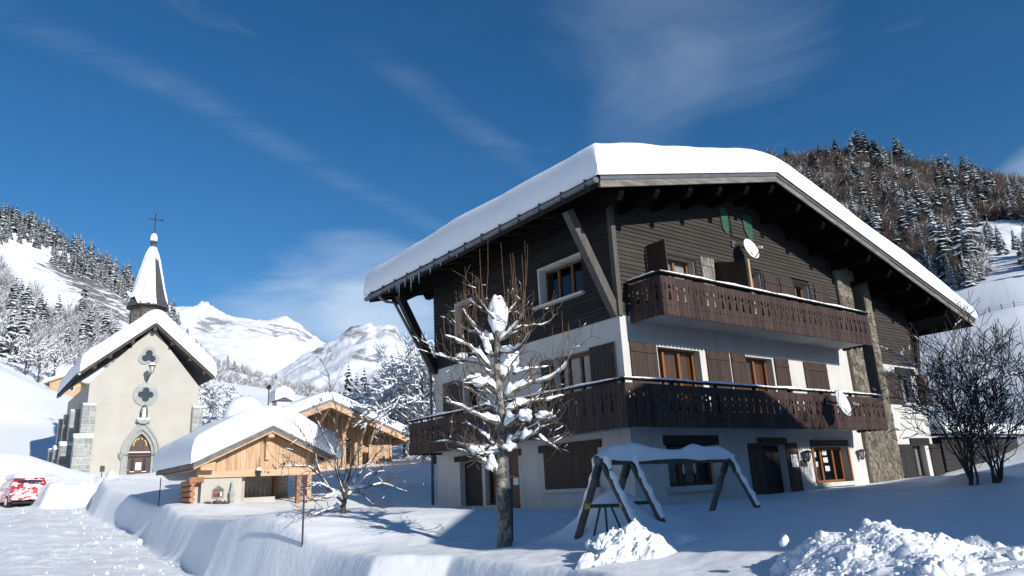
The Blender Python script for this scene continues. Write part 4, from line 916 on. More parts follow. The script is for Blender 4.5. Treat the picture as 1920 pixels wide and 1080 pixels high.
def balcony(label_z, x0, x1, depth, zfloor, ztop, left_to=None):
    b = MB()
    if left_to: b.prism([(x0, -depth), (x1, -depth), (x1, -.003), (-.003, -.003), (-.003, left_to), (x0, left_to)], zfloor, zfloor + .17, plane='xy')
    else: b.box(x0, x1, -depth, -.06 if zfloor > 3.8 else -.003, zfloor, zfloor + .17)
    root = cb('balcony', b, M['render']); zb_ = zfloor - .06
    carve_run(root, (x0 - .03, -depth - .03), (x1 + .03, -depth - .03), zb_)
    if left_to: carve_run(root, (x0 - .03, left_to + .02), (x0 - .03, -depth - .03), zb_); carve_run(root, (-.02, left_to + .03), (x0 - .03, left_to + .03), zb_)
    else: carve_run(root, (x0 - .03, -.06), (x0 - .03, -depth - .03), zb_)
    carve_run(root, (x1 + .03, -depth - .03), (x1 + .03, -.14), zb_)
    zr = zb_ + bm_h
    # rails behind the boards
    for z in (zb_ + .13, zr - .08):
        MB().box(x0 + .01, x1 - .01, -depth + .005, -depth + .07, z - .04, z + .04).build('rail', M['dark_beam'], root)
        if left_to: MB().box(x0 + .005, x0 + .07, -depth + .075, left_to - .01, z - .04, z + .04).build('rail', M['dark_beam'], root)
        else: MB().box(x0 + .005, x0 + .07, -depth + .075, -.07, z - .04, z + .04).build('rail', M['dark_beam'], root)
        MB().box(x1 - .07, x1 - .005, -depth + .075, -.14, z - .04, z + .04).build('rail', M['dark_beam'], root)
    MB().box(x0 + .09, x1 - .08, -depth + .004, -depth + .06, zb_ + .30, zb_ + .35).build('rail', M['dark_beam'], root); MB().box(x0 + .1, x1 - .1, -depth + .006, -depth + .055, zb_ + .352, zb_ + .385).build('rail_snow', M['snow'], root)
    n = 7
    for i in range(n + 1):
        x = x0 + .06 + (x1 - x0 - .12) * i / n; MB().box(x - .04, x + .04, -depth + .075, -depth + .15, zfloor + .17, zr + .10).build('post', M['dark_beam'], root)
    # hand rail with snow
    mb = MB(); z = zr + .07; e = .10
    if left_to: mb.prism([(x0 - e, -depth - e), (x1 + .06, -depth - e), (x1 + .06, -depth + .08), (x0 + .08, -depth + .08), (x0 + .08, left_to), (x0 - e, left_to)], z, z + .04, plane='xy')
    else: mb.prism([(x0 - e, -depth - e), (x1 + .06, -depth - e), (x1 + .06, -depth + .08), (x0 + .08, -depth + .08), (x0 + .08, -.07), (x0 - e, -.07)], z, z + .04, plane='xy')
    mb.build('handrail', M['dark_beam'], root)
    runs = [((x0 - e, -depth - .01), (x1 + .05, -depth - .01))]
    runs.append(((x0 - .01, -depth + .05), (x0 - .01, left_to if left_to else -.08)))
    for (a, c) in runs:
        a = Vector((*a, z + .03)); c = Vector((*c, z + .03)); L = (c - a).length; n = int(L / .12); d = (c - a) / L; nr_ = Vector((-d.y, d.x, 0)); P = []
        for i in range(n + 1):
            t = i / n; p = a + (c - a) * t; hh = (.055 + .02 * math.sin(t * 37) * math.sin(t * 11 + 2) + random.uniform(-.004, .004)) * min(1, 6 * t + .3, 6 * (1 - t) + .3); ww = .092 + random.uniform(-.006, .006)
            P.append([p + nr_ * q * ww + Vector((0, 0, hh * k)) for q, k in ((-1, 0), (-1, .5), (-.75, .9), (0, 1.1), (.75, .9), (1, .5), (1, 0))])
        MB().grid(P).build('rail_snow', M['snow'], root, None, True)
    return root
lower_b = balcony('lower', -1.25, 10.55, 1.15, 1.22, 2.25, 8.6)
upper_b = balcony('upper', .36, 10.55, 1.15, 3.95, 5.0)
cb('plinth_strip', MB().box(.3, 10.6, -.055, -.004, 3.93, 4.083), M['render'])
part = cb('privacy_screen', MB().prism([(-1.08, 4.15), (-.03, 4.15), (-.03, 6.12), (-1.08, 5.84)], 4.22, 4.27, plane='yz'), M['shutter'])
MB().box(4.205, 4.285, -1.16, -1.083, 4.15, 5.9).build('post', M['pine'], part)
# ------------------------------------------------------------- small things on the chalet
def sat_dish(label, bu, by, bz, cu, cy, cz, r, tilt, lift, flip=1):
    t = thing('satellite_dish', label, 'satellite dish', W(bu, by, bz), ROTZ, 'satellite dishes on the chalet')
    c = Vector((cu - bu, cy - by, cz - bz)); ax = Vector((math.sin(tilt) * math.cos(lift), -math.cos(tilt) * math.cos(lift), math.sin(lift)))
    x = Vector((math.cos(tilt), math.sin(tilt), 0)); y = ax.cross(x) * -1
    if y.z < 0: y = -y
    vs = []; fs = []; n = 28; rings = (0, .35, .65, .85, .97, 1.0)
    for side, off in ((0, 0), (1, -.018)):
        for q in rings:
            for k in range(n):
                a = 2 * math.pi * k / n; vs.append(c + (x * math.cos(a) * .9 + y * math.sin(a) * 1.05) * r * q + ax * (.14 * r * q * q + off))
    m = len(rings); 
    for s in (0, 1):
        for i in range(m - 1):
            for k in range(n):
                q = (s * m * n + i * n + k, s * m * n + i * n + (k + 1) % n, s * m * n + (i + 1) * n + (k + 1) % n, s * m * n + (i + 1) * n + k); fs.append(q if s == 0 else q[::-1])
    for k in range(n): fs.append(((m - 1) * n + k, (m - 1) * n + (k + 1) % n, 2 * m * n - n + (k + 1) % n, 2 * m * n - n + k))
    MB().add(vs, fs).build('reflector', M['dish'], t, None, True)
    MB().tube([(0, 0, 0), c * .8 + Vector((0, 0, -.02)), c - ax * .03], .022, 8).build('bracket', M['iron'], t)
    MB().box(-.09, .09, -.02, .02, -.1, .1).build('wall_plate', M['zinc'], t)
    e = c + ax * r * 1.15 - y * r * .55; MB().tube([c - y * r * 1.02, e], .016, 6).build('feed_arm', M['iron'], t)
    MB().tube([e, e - (e - c).normalized() * .13 + y * .03], .035, 8).build('receiver', M['white_paint'], t)
    return t, c, ax, x, y, r
d1 = sat_dish('white satellite dish bolted to the dark gable planks above the upper balcony', 5.3, -.04, 6.86, 5.58, -.42, 6.63, .335, rad(-4), rad(16))
t, c, ax, x, y, r = d1
MB().beam(c + y * .14 - x * .08 + ax * .012, c + y * .14 + x * .08 + ax * .012, .004, .02, up=ax).build('logo', M['zinc'], t)
sat_dish('white satellite dish clamped to the outside of the lower balcony', 7.12, -1.22, 1.95, 7.2, -1.60, 1.84, .37, rad(2), rad(14))
def wall_lamp(label, u, z):
    t = thing('wall_lamp', label, 'wall lamp', W(u, 0, z), ROTZ, 'lantern wall lamps of the chalet'); c = (0, -.14, 0)
    MB().lathe([(.02, -.17), (.035, -.16), (.045, -.13)], 8, c).build('stem', M['iron'], t); MB().lathe([(.045, -.13), (.115, .10)], 6, c).build('glass_bowl', M['glass_light'], t)
    mb = MB()
    for k in range(6):
        a = math.pi * 2 * k / 6; mb.beam((c[0] + .047 * math.cos(a), c[1] + .047 * math.sin(a), -.13), (c[0] + .118 * math.cos(a), c[1] + .118 * math.sin(a), .10), .016, .016)
    mb.build('lantern_frame', M['iron'], t); MB().lathe([(.15, .10), (.15, .125), (.05, .16), (.0, .17)], 10, c).build('cap', M['iron'], t); MB().tube([(0, 0, -.1), (0, -.1, -.16)], .015, 6).build('arm', M['iron'], t)
wall_lamp('black lantern wall lamp just right of the chalet door, above a small plaque', 7.42, .45); wall_lamp('black lantern wall lamp between the orange window and the stone pier', 10.66, .45)
pl = tag(MB().box(-.17, .17, -.02, 0, -.09, .09).build('plaque', M['shutter'], None, W(7.36, -.002, .24), rot=(0, 0, ROTZ)), 'small brown nameplate under the left wall lamp', 'plaque')
for k in range(3): MB().box(-.13, .13, -.024, -.02, -.055 + k * .05, -.04 + k * .05).build('text_line', M['fascia'], pl)
no = tag(MB().box(-.17, .17, -.004, 0, -.18, .18).build('notice', M['paper'], None, W(6.8, -.075, .32), rot=(0, 0, ROTZ)), 'white sheet of paper pinned to the right door leaf', 'notice')
for k, (a, b) in enumerate(((-.12, .1), (-.12, .12), (-.12, .05), (-.12, .13), (-.12, .12), (-.1, .0), (.03, .13))): MB().box(a, b, -.0055, -.004, .13 - k * .045, .142 - k * .045).build('text_line', M['ink'], no)
# ---------------------------------------------------------------- chapel
def snow_gable(parent, x0, x1, y0, y1, rx, rz, sl, sr, T, seed, edge=.35, k=.5, nx=40, ny=30, droop=.04, wav=.10, lift=.0, smooth_to=None):
    def zf(u, v):
        a = rz - sl * (rx - u); b = rz - sr * (u - rx); h = np.clip(.5 + .5 * (b - a) / k, 0, 1)
        return b * (1 - h) + a * h - k * h * (1 - h) * .6 + lift
    g = snow_sheet(x0, x1, y0, y1, zf, T, seed, edge, nx, ny, droop, wav, sharp=lambda u: np.where(u < rx, rz - sl * (rx - u), rz - sr * (u - rx)) + lift)
    return link('roof_snow', np_mesh('roof_snow', g.reshape(-1, 3), GRIDF(*g.shape[:2]), M['snow']), parent)
def slab(poly, y0, y1): return MB().prism(poly, y0, y1)
CH0 = 1.0; cu, cw = -6.51, 41.23
cp = thing('chapel', 'small cream chapel with a snow-covered spire, stone buttresses and a pointed stone doorway', 'chapel', W(cu, cw, CH0), ROTZ)
def c_(name, mb, m, smooth=False, parent=cp, loc=None): return mb.build(name, m, parent, loc, smooth)
Z = lambda z: z - CH0
AX, RZc, SC_ = 3.5, 11.95, .87
# facade with openings: door arch and the two rose windows are cut as recesses
def foil(cx, cz, n, r, R, rot, seg=7, inv=False):
    pts = []
    for k in range(n):
        a0 = rot + 2 * math.pi * k / n; c = (cx + R * math.cos(a0), cz + R * math.sin(a0)); h = math.pi / n + math.acos(min(1, R * math.sin(math.pi / n) / r)) if R * math.sin(math.pi / n) < r else math.pi / 2 + math.pi / n
        th = math.acos(max(-1, min(1, R * math.sin(math.pi / n) / r))); half = math.pi / 2 + math.pi / n - 0 - (math.pi / 2 - (math.pi / 2 - 0)) * 0
        half = math.pi - (math.pi / 2 - math.pi / n) - th if True else half
        half = math.pi / 2 + math.pi / n - th if th < math.pi / 2 else math.pi / 2
        half = max(half, 1.3)
        for i in range(seg + 1):
            a = a0 - half + 2 * half * i / seg; pts.append((c[0] + r * math.cos(a), c[1] + r * math.sin(a)))
    return pts
def arch_pts(cx, hw, z0, zs, za, n=9):
    """pointed arch outline, from the left foot over the apex to the right foot"""
    L = []
    H = za - zs; Rr = (hw * hw + H * H) / (2 * hw); th = math.atan2(H, Rr - hw)
    for i in range(n + 1):
        a = th * i / n; L.append((cx - hw + Rr - Rr * math.cos(a), zs + Rr * math.sin(a)))
    right = [(2 * cx - x, z) for x, z in L[:-1]][::-1]
    return [(cx - hw, z0)] + L + right + [(cx + hw, z0)]
wall_o = [(0, 0), (6.76, 0), (6.76, Z(7.95)), (AX + .0, Z(RZc - .03)), (0, Z(7.95))]
dcx = 3.33
# wall in vertical strips around the doorway
mbw = MB()
def wtop(x): return Z(7.95) + (min(x / AX, (6.76 - x) / (6.76 - AX))) * (RZc - .03 - 7.95)
dpts = arch_pts(dcx, .86, 0, Z(3.3), Z(4.95))
xs = sorted({0.0, 6.76, AX, *[p[0] for p in dpts]})
def arch_z(x):
    if not dcx - .86 < x < dcx + .86: return 0
    up = [p for p in dpts[1:-1]]
    for (a, za), (b, zb) in zip(up[:-1], up[1:]):
        if a <= x <= b: return za + (zb - za) * ((x - a) / (b - a) if b > a else 0)
    return 0
for a, b in zip(xs[:-1], xs[1:]):
    c0 = (a + b) / 2; za = arch_z(a + 1e-6) if abs(c0 - dcx) < .86 else 0; zb = arch_z(b - 1e-6) if abs(c0 - dcx) < .86 else 0
    if b - a < 1e-5: continue
    mbw.hexa([(a, 0, za), (a, 0, wtop(a)), (a, .35, za), (a, .35, wtop(a)), (b, 0, zb), (b, 0, wtop(b)), (b, .35, zb), (b, .35, wtop(b))])
c_('wall', mbw, M['cream'])
c_('wall', MB().box(0, .35, .352, 10.6, 0, Z(7.95)), M['cream']); c_('wall', MB().box(6.41, 6.76, .352, 10.6, 0, Z(7.95)), M['cream'])
c_('wall', MB().prism([(.36, 0), (6.4, 0), (6.4, Z(7.9)), (AX, Z(RZc - .2)), (.36, Z(7.9))], 10.2, 10.55), M['cream'])
e0, e1 = -.62, 7.55
zr = lambda x: RZc - SC_ * abs(x - AX)
def roofpoly(o0, o1): return [(e0, Z(zr(e0) + o0)), (AX, Z(RZc + o0)), (e1, Z(zr(e1) + o0)), (e1, Z(zr(e1) + o1)), (AX, Z(RZc + o1)), (e0, Z(zr(e0) + o1))]
c_('roof', slab(roofpoly(.06, .20), -.68, 11.0), M['slate'])
c_('verge_board', slab(roofpoly(-.03, .16), -.72, -.682), M['dark_wood'])
snow_gable(cp, e0 - .06, e1 + .06, -.80, 11.05, AX, Z(RZc + .2), SC_, SC_, 1.22, 33, edge=.45, k=1.5)
c_('gutter', MB().tube([(e0 - .08, -.6, Z(zr(e0)) + .02), (e0 - .08, 10.9, Z(zr(e0)) - .02)], .09, 8), M['zinc'])
for i in range(22): c_('gutter_bracket', MB().box(e0 - .2, e0 + .05, -.4 + i * .5, -.34 + i * .5, Z(zr(e0)) - .1, Z(zr(e0)) + .12), M['iron'])
for x in (.95, 2.2, 4.7, 5.9, 6.9, .1): c_('purlin_end', MB().box(x - .11, x + .11, -.62, 0, Z(zr(x)) - .2, Z(zr(x)) + .05), M['dark_wood'])
c_('purlin_end', MB().box(AX - .11, AX + .11, -.62, 0, Z(RZc) - .36, Z(RZc) - .05), M['dark_wood'])
# doorway of moulded stone with an ogee hood
ip = arch_pts(dcx, .86, 0, Z(3.3), Z(4.93)); op = arch_pts(dcx, 1.10, 0, Z(3.3), Z(5.16))
op2 = []
for x, z in op:
    t = max(0, (z - Z(4.55)) / (5.16 - 4.55)); op2.append((x, z + .22 * t ** 2.0))
c_('door_surround', MB().ring_prism(op2, ip, -.10, .33), M['stone_light'])
ip3 = arch_pts(dcx, .70, 0, Z(3.25), Z(4.68)); c_('door_moulding', MB().ring_prism(ip, ip3, .03, .34), M['stone_light'])
hood = arch_pts(dcx, 1.10, Z(3.3), Z(3.3), Z(5.16)); hood2 = arch_pts(dcx, 1.19, Z(3.3), Z(3.3), Z(5.28))
f2 = lambda P: [(x, z + .22 * max(0, (z - Z(4.55)) / .61) ** 2) for x, z in P]
c_('hood_mould', MB().ring_prism(f2(hood2), f2(hood), -.17, -.02), M['stone_light'])
for s in (-1, 1): c_('corbel', MB().lathe([(.03, -.32), (.09, -.25), (.13, -.1), (.15, -.02), (.15, .06)], 10, (dcx + s * 1.15, -.10, Z(3.32))), M['stone_light'])
dr = c_('door', MB().box(dcx - .72, dcx + .72, .26, .3, 0, Z(3.42)), M['church_door'])
for i in range(8):
    x = dcx - .70 + i * .175
    c_('board', MB().box(x + .004, x + .171, .235, .26, .0, Z(3.3)), M['church_door'], parent=dr)
for s in (-1, 1): c_('door_window', MB().prism([(dcx + s * .36 - .09, Z(2.25)), (dcx + s * .36 + .09, Z(2.25)), (dcx + s * .36 + .09, Z(3.0)), (dcx + s * .36, Z(3.14)), (dcx + s * .36 - .09, Z(3.0))], .215, .236), M['glass'], parent=dr); c_('window_ledge', MB().box(dcx + s * .36 - .13, dcx + s * .36 + .13, .19, .236, Z(2.2), Z(2.24)), M['snow'], parent=dr)
c_('handle', MB().lathe([(.04, 0), (.05, .04), (0, .07)], 8, (dcx - .6, .2, Z(2.3))), M['gold'], parent=dr)
c_('tympanum', MB().prism(arch_pts(dcx, .70, Z(3.42), Z(3.45), Z(4.64)), .25, .3), M['church_door'])
c_('transom', MB().box(dcx - .72, dcx + .72, .16, .26, Z(3.36), Z(3.45)), M['church_door']); c_('transom_snow', MB().box(dcx - .66, dcx + .66, .15, .25, Z(3.45), Z(3.50)), M['snow'])
rs = c_('rosette', MB().prism([(dcx + .40 * math.cos(2 * math.pi * k / 24), Z(3.98) + .40 * math.sin(2 * math.pi * k / 24)) for k in range(24)], .235, .252), M['church_door'])
for k in range(13):
    a = rad(188 - k * 16.3); p = (dcx + .385 * math.cos(a), .225, Z(3.98) + .385 * math.sin(a))
    if k in (6, 8): continue
    c_('gold_letter', MB().box(-.028 - .012 * (k % 2), .03, 0, .012, -.04, .045), M['gold'], parent=rs, loc=p).rotation_euler = (0, math.pi / 2 - a, 0)
c_('notice', MB().box(dcx - .17, dcx + .17, .205, .212, Z(2.32), Z(2.8)), M['paper'], parent=dr)
# trefoil and quatrefoil windows
def rose(cx, cz, n, r, R, rot, ro, Ro, round_=False):
    inn = foil(cx, Z(cz), n, r, R, rot); k = len(inn)
    out = [(cx + ro * math.cos(math.atan2(z - Z(cz), x - cx)), Z(cz) + ro * math.sin(math.atan2(z - Z(cz), x - cx))) for x, z in inn] if round_ else foil(cx, Z(cz), n, ro, Ro, rot)
    fr = c_('window', MB().ring_prism(out, inn, -.07, .0), M['stone_light'])
    c_('glass', MB().prism(inn, -.012, -.004), M['glass'], parent=fr)
    return fr
rose(3.36, 9.86, 3, .23, .24, math.pi / 2, .40, .30)
q4 = rose(3.36, 7.26, 4, .22, .27, 0, .78, 0, True)
for k in range(11):
    a = rad(128 - k * 8.4); p = (3.36 + .66 * math.cos(a), -.078, Z(7.26) + .66 * math.sin(a))
    if k == 5: continue
    c_('letter', MB().box(-.02, .02, 0, .01, -.05, .05), M['mortar_light'], parent=q4, loc=p).rotation_euler = (0, math.pi / 2 - a, 0)
for a in (math.pi, -math.pi / 2 - .2, math.pi / 2):
    c_('joint', MB().beam((3.36 + .52 * math.cos(a), -.072, Z(7.26) + .52 * math.sin(a)), (3.36 + .77 * math.cos(a), -.072, Z(7.26) + .77 * math.sin(a)), .02, .02), M['mortar_light'], parent=q4)
# niche with statue on a bracket above the door
c_('pedestal', MB().prism([(dcx - .16, Z(5.3)), (dcx + .16, Z(5.3)), (dcx + .42, Z(5.46)), (dcx + .42, Z(5.58)), (dcx - .42, Z(5.58)), (dcx - .42, Z(5.46))], -.36, .0), M['stone_light'])
c_('pedestal_snow', MB().box(dcx - .38, dcx + .38, -.33, -.02, Z(5.58), Z(5.68)), M['snow'])
st = tag(c_('statue', MB().lathe([(.12, 0), (.14, .1), (.11, .35), (.12, .48), (.05, .54), (.075, .60), (.07, .68), (0, .72)], 10), M['white_paint'], True, None, W(cu + dcx, cw - .2, 5.66)), 'little white statue in the hooped niche over the chapel doorway', 'statue')
c_('niche_hoop', MB().tube([(dcx - .2, -.2, Z(5.66)), (dcx - .19, -.2, Z(6.2)), (dcx - .12, -.2, Z(6.45)), (dcx, -.2, Z(6.54)), (dcx + .12, -.2, Z(6.45)), (dcx + .19, -.2, Z(6.2)), (dcx + .2, -.2, Z(5.66))], .028, 6), M['iron'])
# buttresses of dressed stone
def buttress(x0, x1, y0, y1, z0, z1, rows, sx, snow=True):
    b = c_('buttress', MB().prism([(y0 + .02, z0), (y1, z0), (y1, z1), (y0 + .25, z1), (y0 + .02, z1 - .18)], x0 + .02, x1 - .02, plane='yz'), M['mortar_light'])
    stone_face(x0, x1, z0, z1 - .18, y0 + .02, [], sx, rows, M['stone_grey'], b, yoff=.02, jit=.06, zb=0)
    if snow: c_('ledge_snow', MB().prism([(y0 + .0, z1 - .16), (y1, z1 + .02), (y1, z1 + .15), (y0 + .2, z1 + .12), (y0 + .0, z1 - .05)], x0 - .02, x1 + .02, plane='yz'), M['snow'], parent=b)
buttress(-.3, .5, -.36, -.002, Z(4.45), Z(6.62), .36, .42, False); buttress(-.62, .43, -.72, -.002, 0, Z(4.5), .38, .45)
buttress(6.36, 7.06, -.36, -.002, Z(4.45), Z(6.62), .36, .42, False); buttress(6.3, 7.3, -.72, -.002, 0, Z(4.5), .38, .45)
for y in (3.2, 6.6, 9.6):
    buttress(-.55, -.002, y, y + .7, Z(4.3), Z(6.6), .36, .4, False); buttress(-.95, -.002, y - .25, y + .72, 0, Z(4.3), .38, .45)
# bell turret and spire
sx_, sy_ = 3.55, 2.9
OFF = rad(-9)
def octo(r, z, n=8): return [(sx_ + r * math.cos(OFF + math.pi / 8 + 2 * math.pi * k / 8), sy_ + r * math.sin(OFF + math.pi / 8 + 2 * math.pi * k / 8), Z(z)) for k in range(8)]
def octo_solid(prof, m=0):
    mb = MB(); vs = [v for r, z in prof for v in octo(r, z)]; k = len(prof)
    return mb.add(vs, [(i * 8 + j, i * 8 + (j + 1) % 8, (i + 1) * 8 + (j + 1) % 8, (i + 1) * 8 + j) for i in range(k - 1) for j in range(8)] + [tuple(range(7, -1, -1)), tuple((k - 1) * 8 + j for j in range(8))])
tw = c_('bell_turret', octo_solid([(1.16, 10.6), (1.16, 13.75), (1.28, 13.85), (1.28, 13.95)]), M['dark_wood'])
for k in range(8):
    a = OFF + 2 * math.pi * k / 8; ca, sa = math.cos(a), math.sin(a); r = 1.16 * math.cos(math.pi / 8)
    t = (-sa, ca)
    for j in range(5):
        z = Z(12.85 + j * .15); w = .24 if j < 4 else .17
        c_('louvre', MB().beam((sx_ + ca * (r + .03) - t[0] * w, sy_ + sa * (r + .03) - t[1] * w, z), (sx_ + ca * (r + .03) + t[0] * w, sy_ + sa * (r + .03) + t[1] * w, z), .06, .1), M['fascia'], parent=tw)
    arc = [(sx_ + ca * (r + .02) + t[0] * .3 * math.cos(q), sy_ + sa * (r + .02) + t[1] * .3 * math.cos(q), Z(13.45) + .18 * math.sin(q)) for q in np.linspace(0, math.pi, 7)]
    c_('louvre_arch', MB().tube([(arc[0][0], arc[0][1], Z(12.7))] + arc + [(arc[-1][0], arc[-1][1], Z(12.7))], .03, 5), M['fascia'], parent=tw)
prof = [(1.50, 13.93), (1.40, 14.1), (1.22, 14.6), (.98, 15.5), (.72, 16.6), (.42, 17.9), (.17, 18.75), (.14, 19.05)]
spire = c_('spire', octo_solid(prof), M['slate'])
mb = MB()
for k in range(8):
    a = OFF + math.pi / 8 + 2 * math.pi * k / 8; b = a + 2 * math.pi / 8; mid = math.degrees((a + b) / 2 - OFF) % 360
    z_lo, z_hi = 14.05, 18.7
    if abs((mid - 315 + 180) % 360 - 180) < 10: z_lo = 17.7       # the face on the front right has shed its lower snow
    rr = np.interp(np.linspace(z_lo, z_hi, 10), [p[1] for p in prof], [p[0] for p in prof]); zz = np.linspace(z_lo, z_hi, 10)
    if abs((mid - 270 + 180) % 360 - 180) < 10: z_lo = 14.15
    ths = [0 if q in (0, 10) else 1 for q in range(11)]
    P = []
    for i, (r, z) in enumerate(zip(rr, zz)):
        row = []; tk = .13 * min(1, (i + .0) / 1.0 if i == 0 else 1) * (1 if i < 9 else .4)
        for f, q in ((0.02, 0), (.06, .7), (.25, 1.0), (.5, 1.1), (.75, 1.0), (.94, .7), (.98, 0)):
            x = (r * math.cos(a)) * (1 - f) + r * math.cos(b) * f; y = r * math.sin(a) * (1 - f) + r * math.sin(b) * f; l = math.hypot(x, y); e = tk * q * (.85 + .3 * random.random())
            zb_ = z
            if i == 0: zb_ = z + .1 * math.sin(f * 9 + k * 2) + (.55 if (abs((mid - 225 + 180) % 360 - 180) < 10 and f < .6) else 0)
            row.append((sx_ + x * (1 + (e + .006) / l), sy_ + y * (1 + (e + .006) / l), Z(zb_)))
        P.append(row)
    mb.grid(P)
c_('spire_snow', mb, M['snow'], True)
c_('finial', MB().lathe([(.14, 0), (.13, .1), (.24, .2), (.24, .34), (.1, .4)], 12, (sx_, sy_, Z(18.85))), M['slate'])
c_('finial_snow', MB().lathe([(.24, 0), (.26, .12), (.24, .35), (.16, .55), (0, .66)], 12, (sx_, sy_, Z(19.2))), M['snow'], True)
cz = Z(20.95); mb = MB().tube([(sx_, sy_, Z(19.7)), (sx_, sy_, cz + .5)], .032, 6).tube([(sx_ - .52, sy_, cz), (sx_ + .52, sy_, cz)], .028, 6)
for d in ((1, 0), (-1, 0), (0, 1)):
    e = (sx_ + d[0] * .48, sy_, cz + d[1] * .46); o = (d[1] * .13, d[0] * .13)
    mb.tube([(e[0] - d[0] * .14, sy_, e[2] - d[1] * .14), (e[0] - o[0], sy_, e[2] - o[1]), (e[0] + d[0] * .08, sy_, e[2] + d[1] * .08), (e[0] + o[0], sy_, e[2] + o[1]), (e[0] - d[0] * .14, sy_, e[2] - d[1] * .14)], .018, 5)
mb.tube([(sx_ + .16 * math.cos(q), sy_, cz + .16 * math.sin(q)) for q in np.linspace(0, 2 * math.pi, 13)], .018, 5, cap=False)
c_('cross', mb, M['iron'])
# lantern on a bracket between the two rose windows
lt = thing('wall_lantern', 'black street lantern on a curved bracket between the chapel rose windows', 'lantern', W(cu + 3.36, cw, 8.1), ROTZ)
mb = MB().tube([(0, 0, 0), (.02, -.5, .25), (.04, -.95, .42), (.06, -1.05, .52)], .03, 6).tube([(0, 0, .32), (.02, -.35, .36), (.03, -.8, .36)], .018, 5); mb.build('bracket', M['iron'], lt)
c = (.06, -1.05, .52); MB().lathe([(.09, 0), (.19, .42)], 6, c).build('glass', M['glass_light'], lt); MB().lathe([(.23, .42), (.2, .5), (.06, .66), (.03, .74), (0, .76)], 8, c).build('cap', M['iron'], lt)
mb = MB()
for k in range(6): a = 2 * math.pi * k / 6; mb.beam((c[0] + .092 * math.cos(a), c[1] + .092 * math.sin(a), c[2]), (c[0] + .195 * math.cos(a), c[1] + .195 * math.sin(a), c[2] + .42), .022, .022)
mb.lathe([(.04, -.05), (.1, 0)], 6, c).build('frame', M['iron'], lt); MB().lathe([(.21, .46), (.15, .58), (0, .68)], 8, (c[0], c[1], c[2] + .03)).build('cap_snow', M['snow'], lt)
# ---------------------------------------------------------------- open timber hut
HB = -.95; hu, hw = -7.02, 11.89
ht = thing('oratory_hut', 'low timber shelter under thick snow, with a nativity niche in its white wall', 'shelter', W(hu, hw, HB), ROTZ)
def h_(name, mb, m, parent=ht, smooth=False): return mb.build(name, m, parent, None if parent is not ht else (0, 0, -HB), smooth)
HX, HZ, HS = 2.40, 2.23, .478
hz = lambda x: HZ - HS * abs(x - HX)
h0, h1 = -.02, 4.72
def hroof(o0, o1, y0, y1): return MB().prism([(h0, hz(h0) + o0), (HX, HZ + o0), (h1, hz(h1) + o0), (h1, hz(h1) + o1), (HX, HZ + o1), (h0, hz(h0) + o1)], y0, y1)
h_('roof_deck', hroof(.03, .10, .03, 5.1), M['pine_red'])
h_('shingle_edge', hroof(.10, .17, -.03, 5.13), M['shingle'])
for s, (a, b) in enumerate(((h0, HX), (HX, h1))):
    h_('verge_board', MB().hexa([(a, 0, hz(a) - .01), (a, 0, hz(a) + .1), (a, .028, hz(a) - .01), (a, .028, hz(a) + .1), (b, 0, hz(b) - .01), (b, 0, hz(b) + .1), (b, .028, hz(b) - .01), (b, .028, hz(b) + .1)]), M['shingle'])
    h_('verge_batten', MB().hexa([(a, .005, hz(a) - .055), (a, .005, hz(a) - .012), (a, .06, hz(a) - .055), (a, .06, hz(a) - .012), (b, .005, hz(b) - .055), (b, .005, hz(b) - .012), (b, .06, hz(b) - .055), (b, .06, hz(b) - .012)]), M['pine_h'])
h_('eave_board', MB().box(h0 - .03, h0, -.03, 5.1, hz(h0) - .02, hz(h0) + .12), M['shingle'])
for i in range(9): h_('rafter_end', MB().box(h0 + .03, h0 + .5, .35 + i * .55, .45 + i * .55, hz(h0) - .02, hz(h0) + .08), M['pine_red'])
g = snow_gable(ht, h0 - .06, h1 + .05, -.05, 5.2, HX, HZ + .17 - HB, HS, HS, .86, 77, edge=.42, k=1.3, droop=.06)
for x in (.3, HX, 4.4): h_('purlin', MB().box(x - .1, x + .1, .08, 5.0, hz(x) - .22, hz(x) + .0), M['pine_h'])
tb = h_('tie_beam', MB().box(.22, 4.2, .42, .6, .77, .98), M['pine_h'])
h_('gable_post', MB().box(HX - .07, HX + .07, .38, .55, 1.3, hz(HX) - .2), M['pine_h'])
n = 24
for i in range(n):
    x0 = .45 + (4.25 - .45) * i / n; x1 = x0 + (4.25 - .45) / n - .006; t0, t1 = hz(x0) - .0, hz(x1) - .0
    if min(t0, t1) < 1.02: continue
    e = random.uniform(0, .012); h_('gable_board', MB().hexa([(x0, .5 - e, .98), (x0, .5 - e, t0), (x0, .53, .98), (x0, .53, t0), (x1, .5 - e, .98), (x1, .5 - e, t1), (x1, .53, .98), (x1, .53, t1)]), M['pine'])
h_('wall', MB().box(.36, 1.62, .5, .75, HB, .768), M['cream']); h_('wall', MB().box(.2, .36, .76, 1.7, HB, .768), M['cream'])
h_('back_wall', MB().box(1.62, 4.1, 3.0, 3.2, HB, 1.0), M['bay_wall']); h_('inner_wall', MB().box(1.62, 1.8, .75, 3.0, HB, .768), M['bay_wall']); h_('low_wall', MB().box(1.64, 2.95, 1.1, 1.3, HB, .10), M['cream'])
for x in (3.45, 3.82): h_('post', MB().box(x, x + .15, .42, .57, HB, .768), M['pine_h'] if x > 3.6 else M['pine_red'])
h_('post', MB().box(3.5, 3.65, 2.8, 2.95, HB, .9), M['pine_red'])
for i in range(10): h_('log', MB().tube([(.10, .46, -.92 + i * .172), (.10, 1.75, -.92 + i * .172)], .088, 8), M['pine_red'])
for s in (0, 1): h_('log_end', MB().beam((-.02, .5, .72), (.42 + 0 * s, .5, .72), .16, .16), M['pine_red']) if s == 0 else None
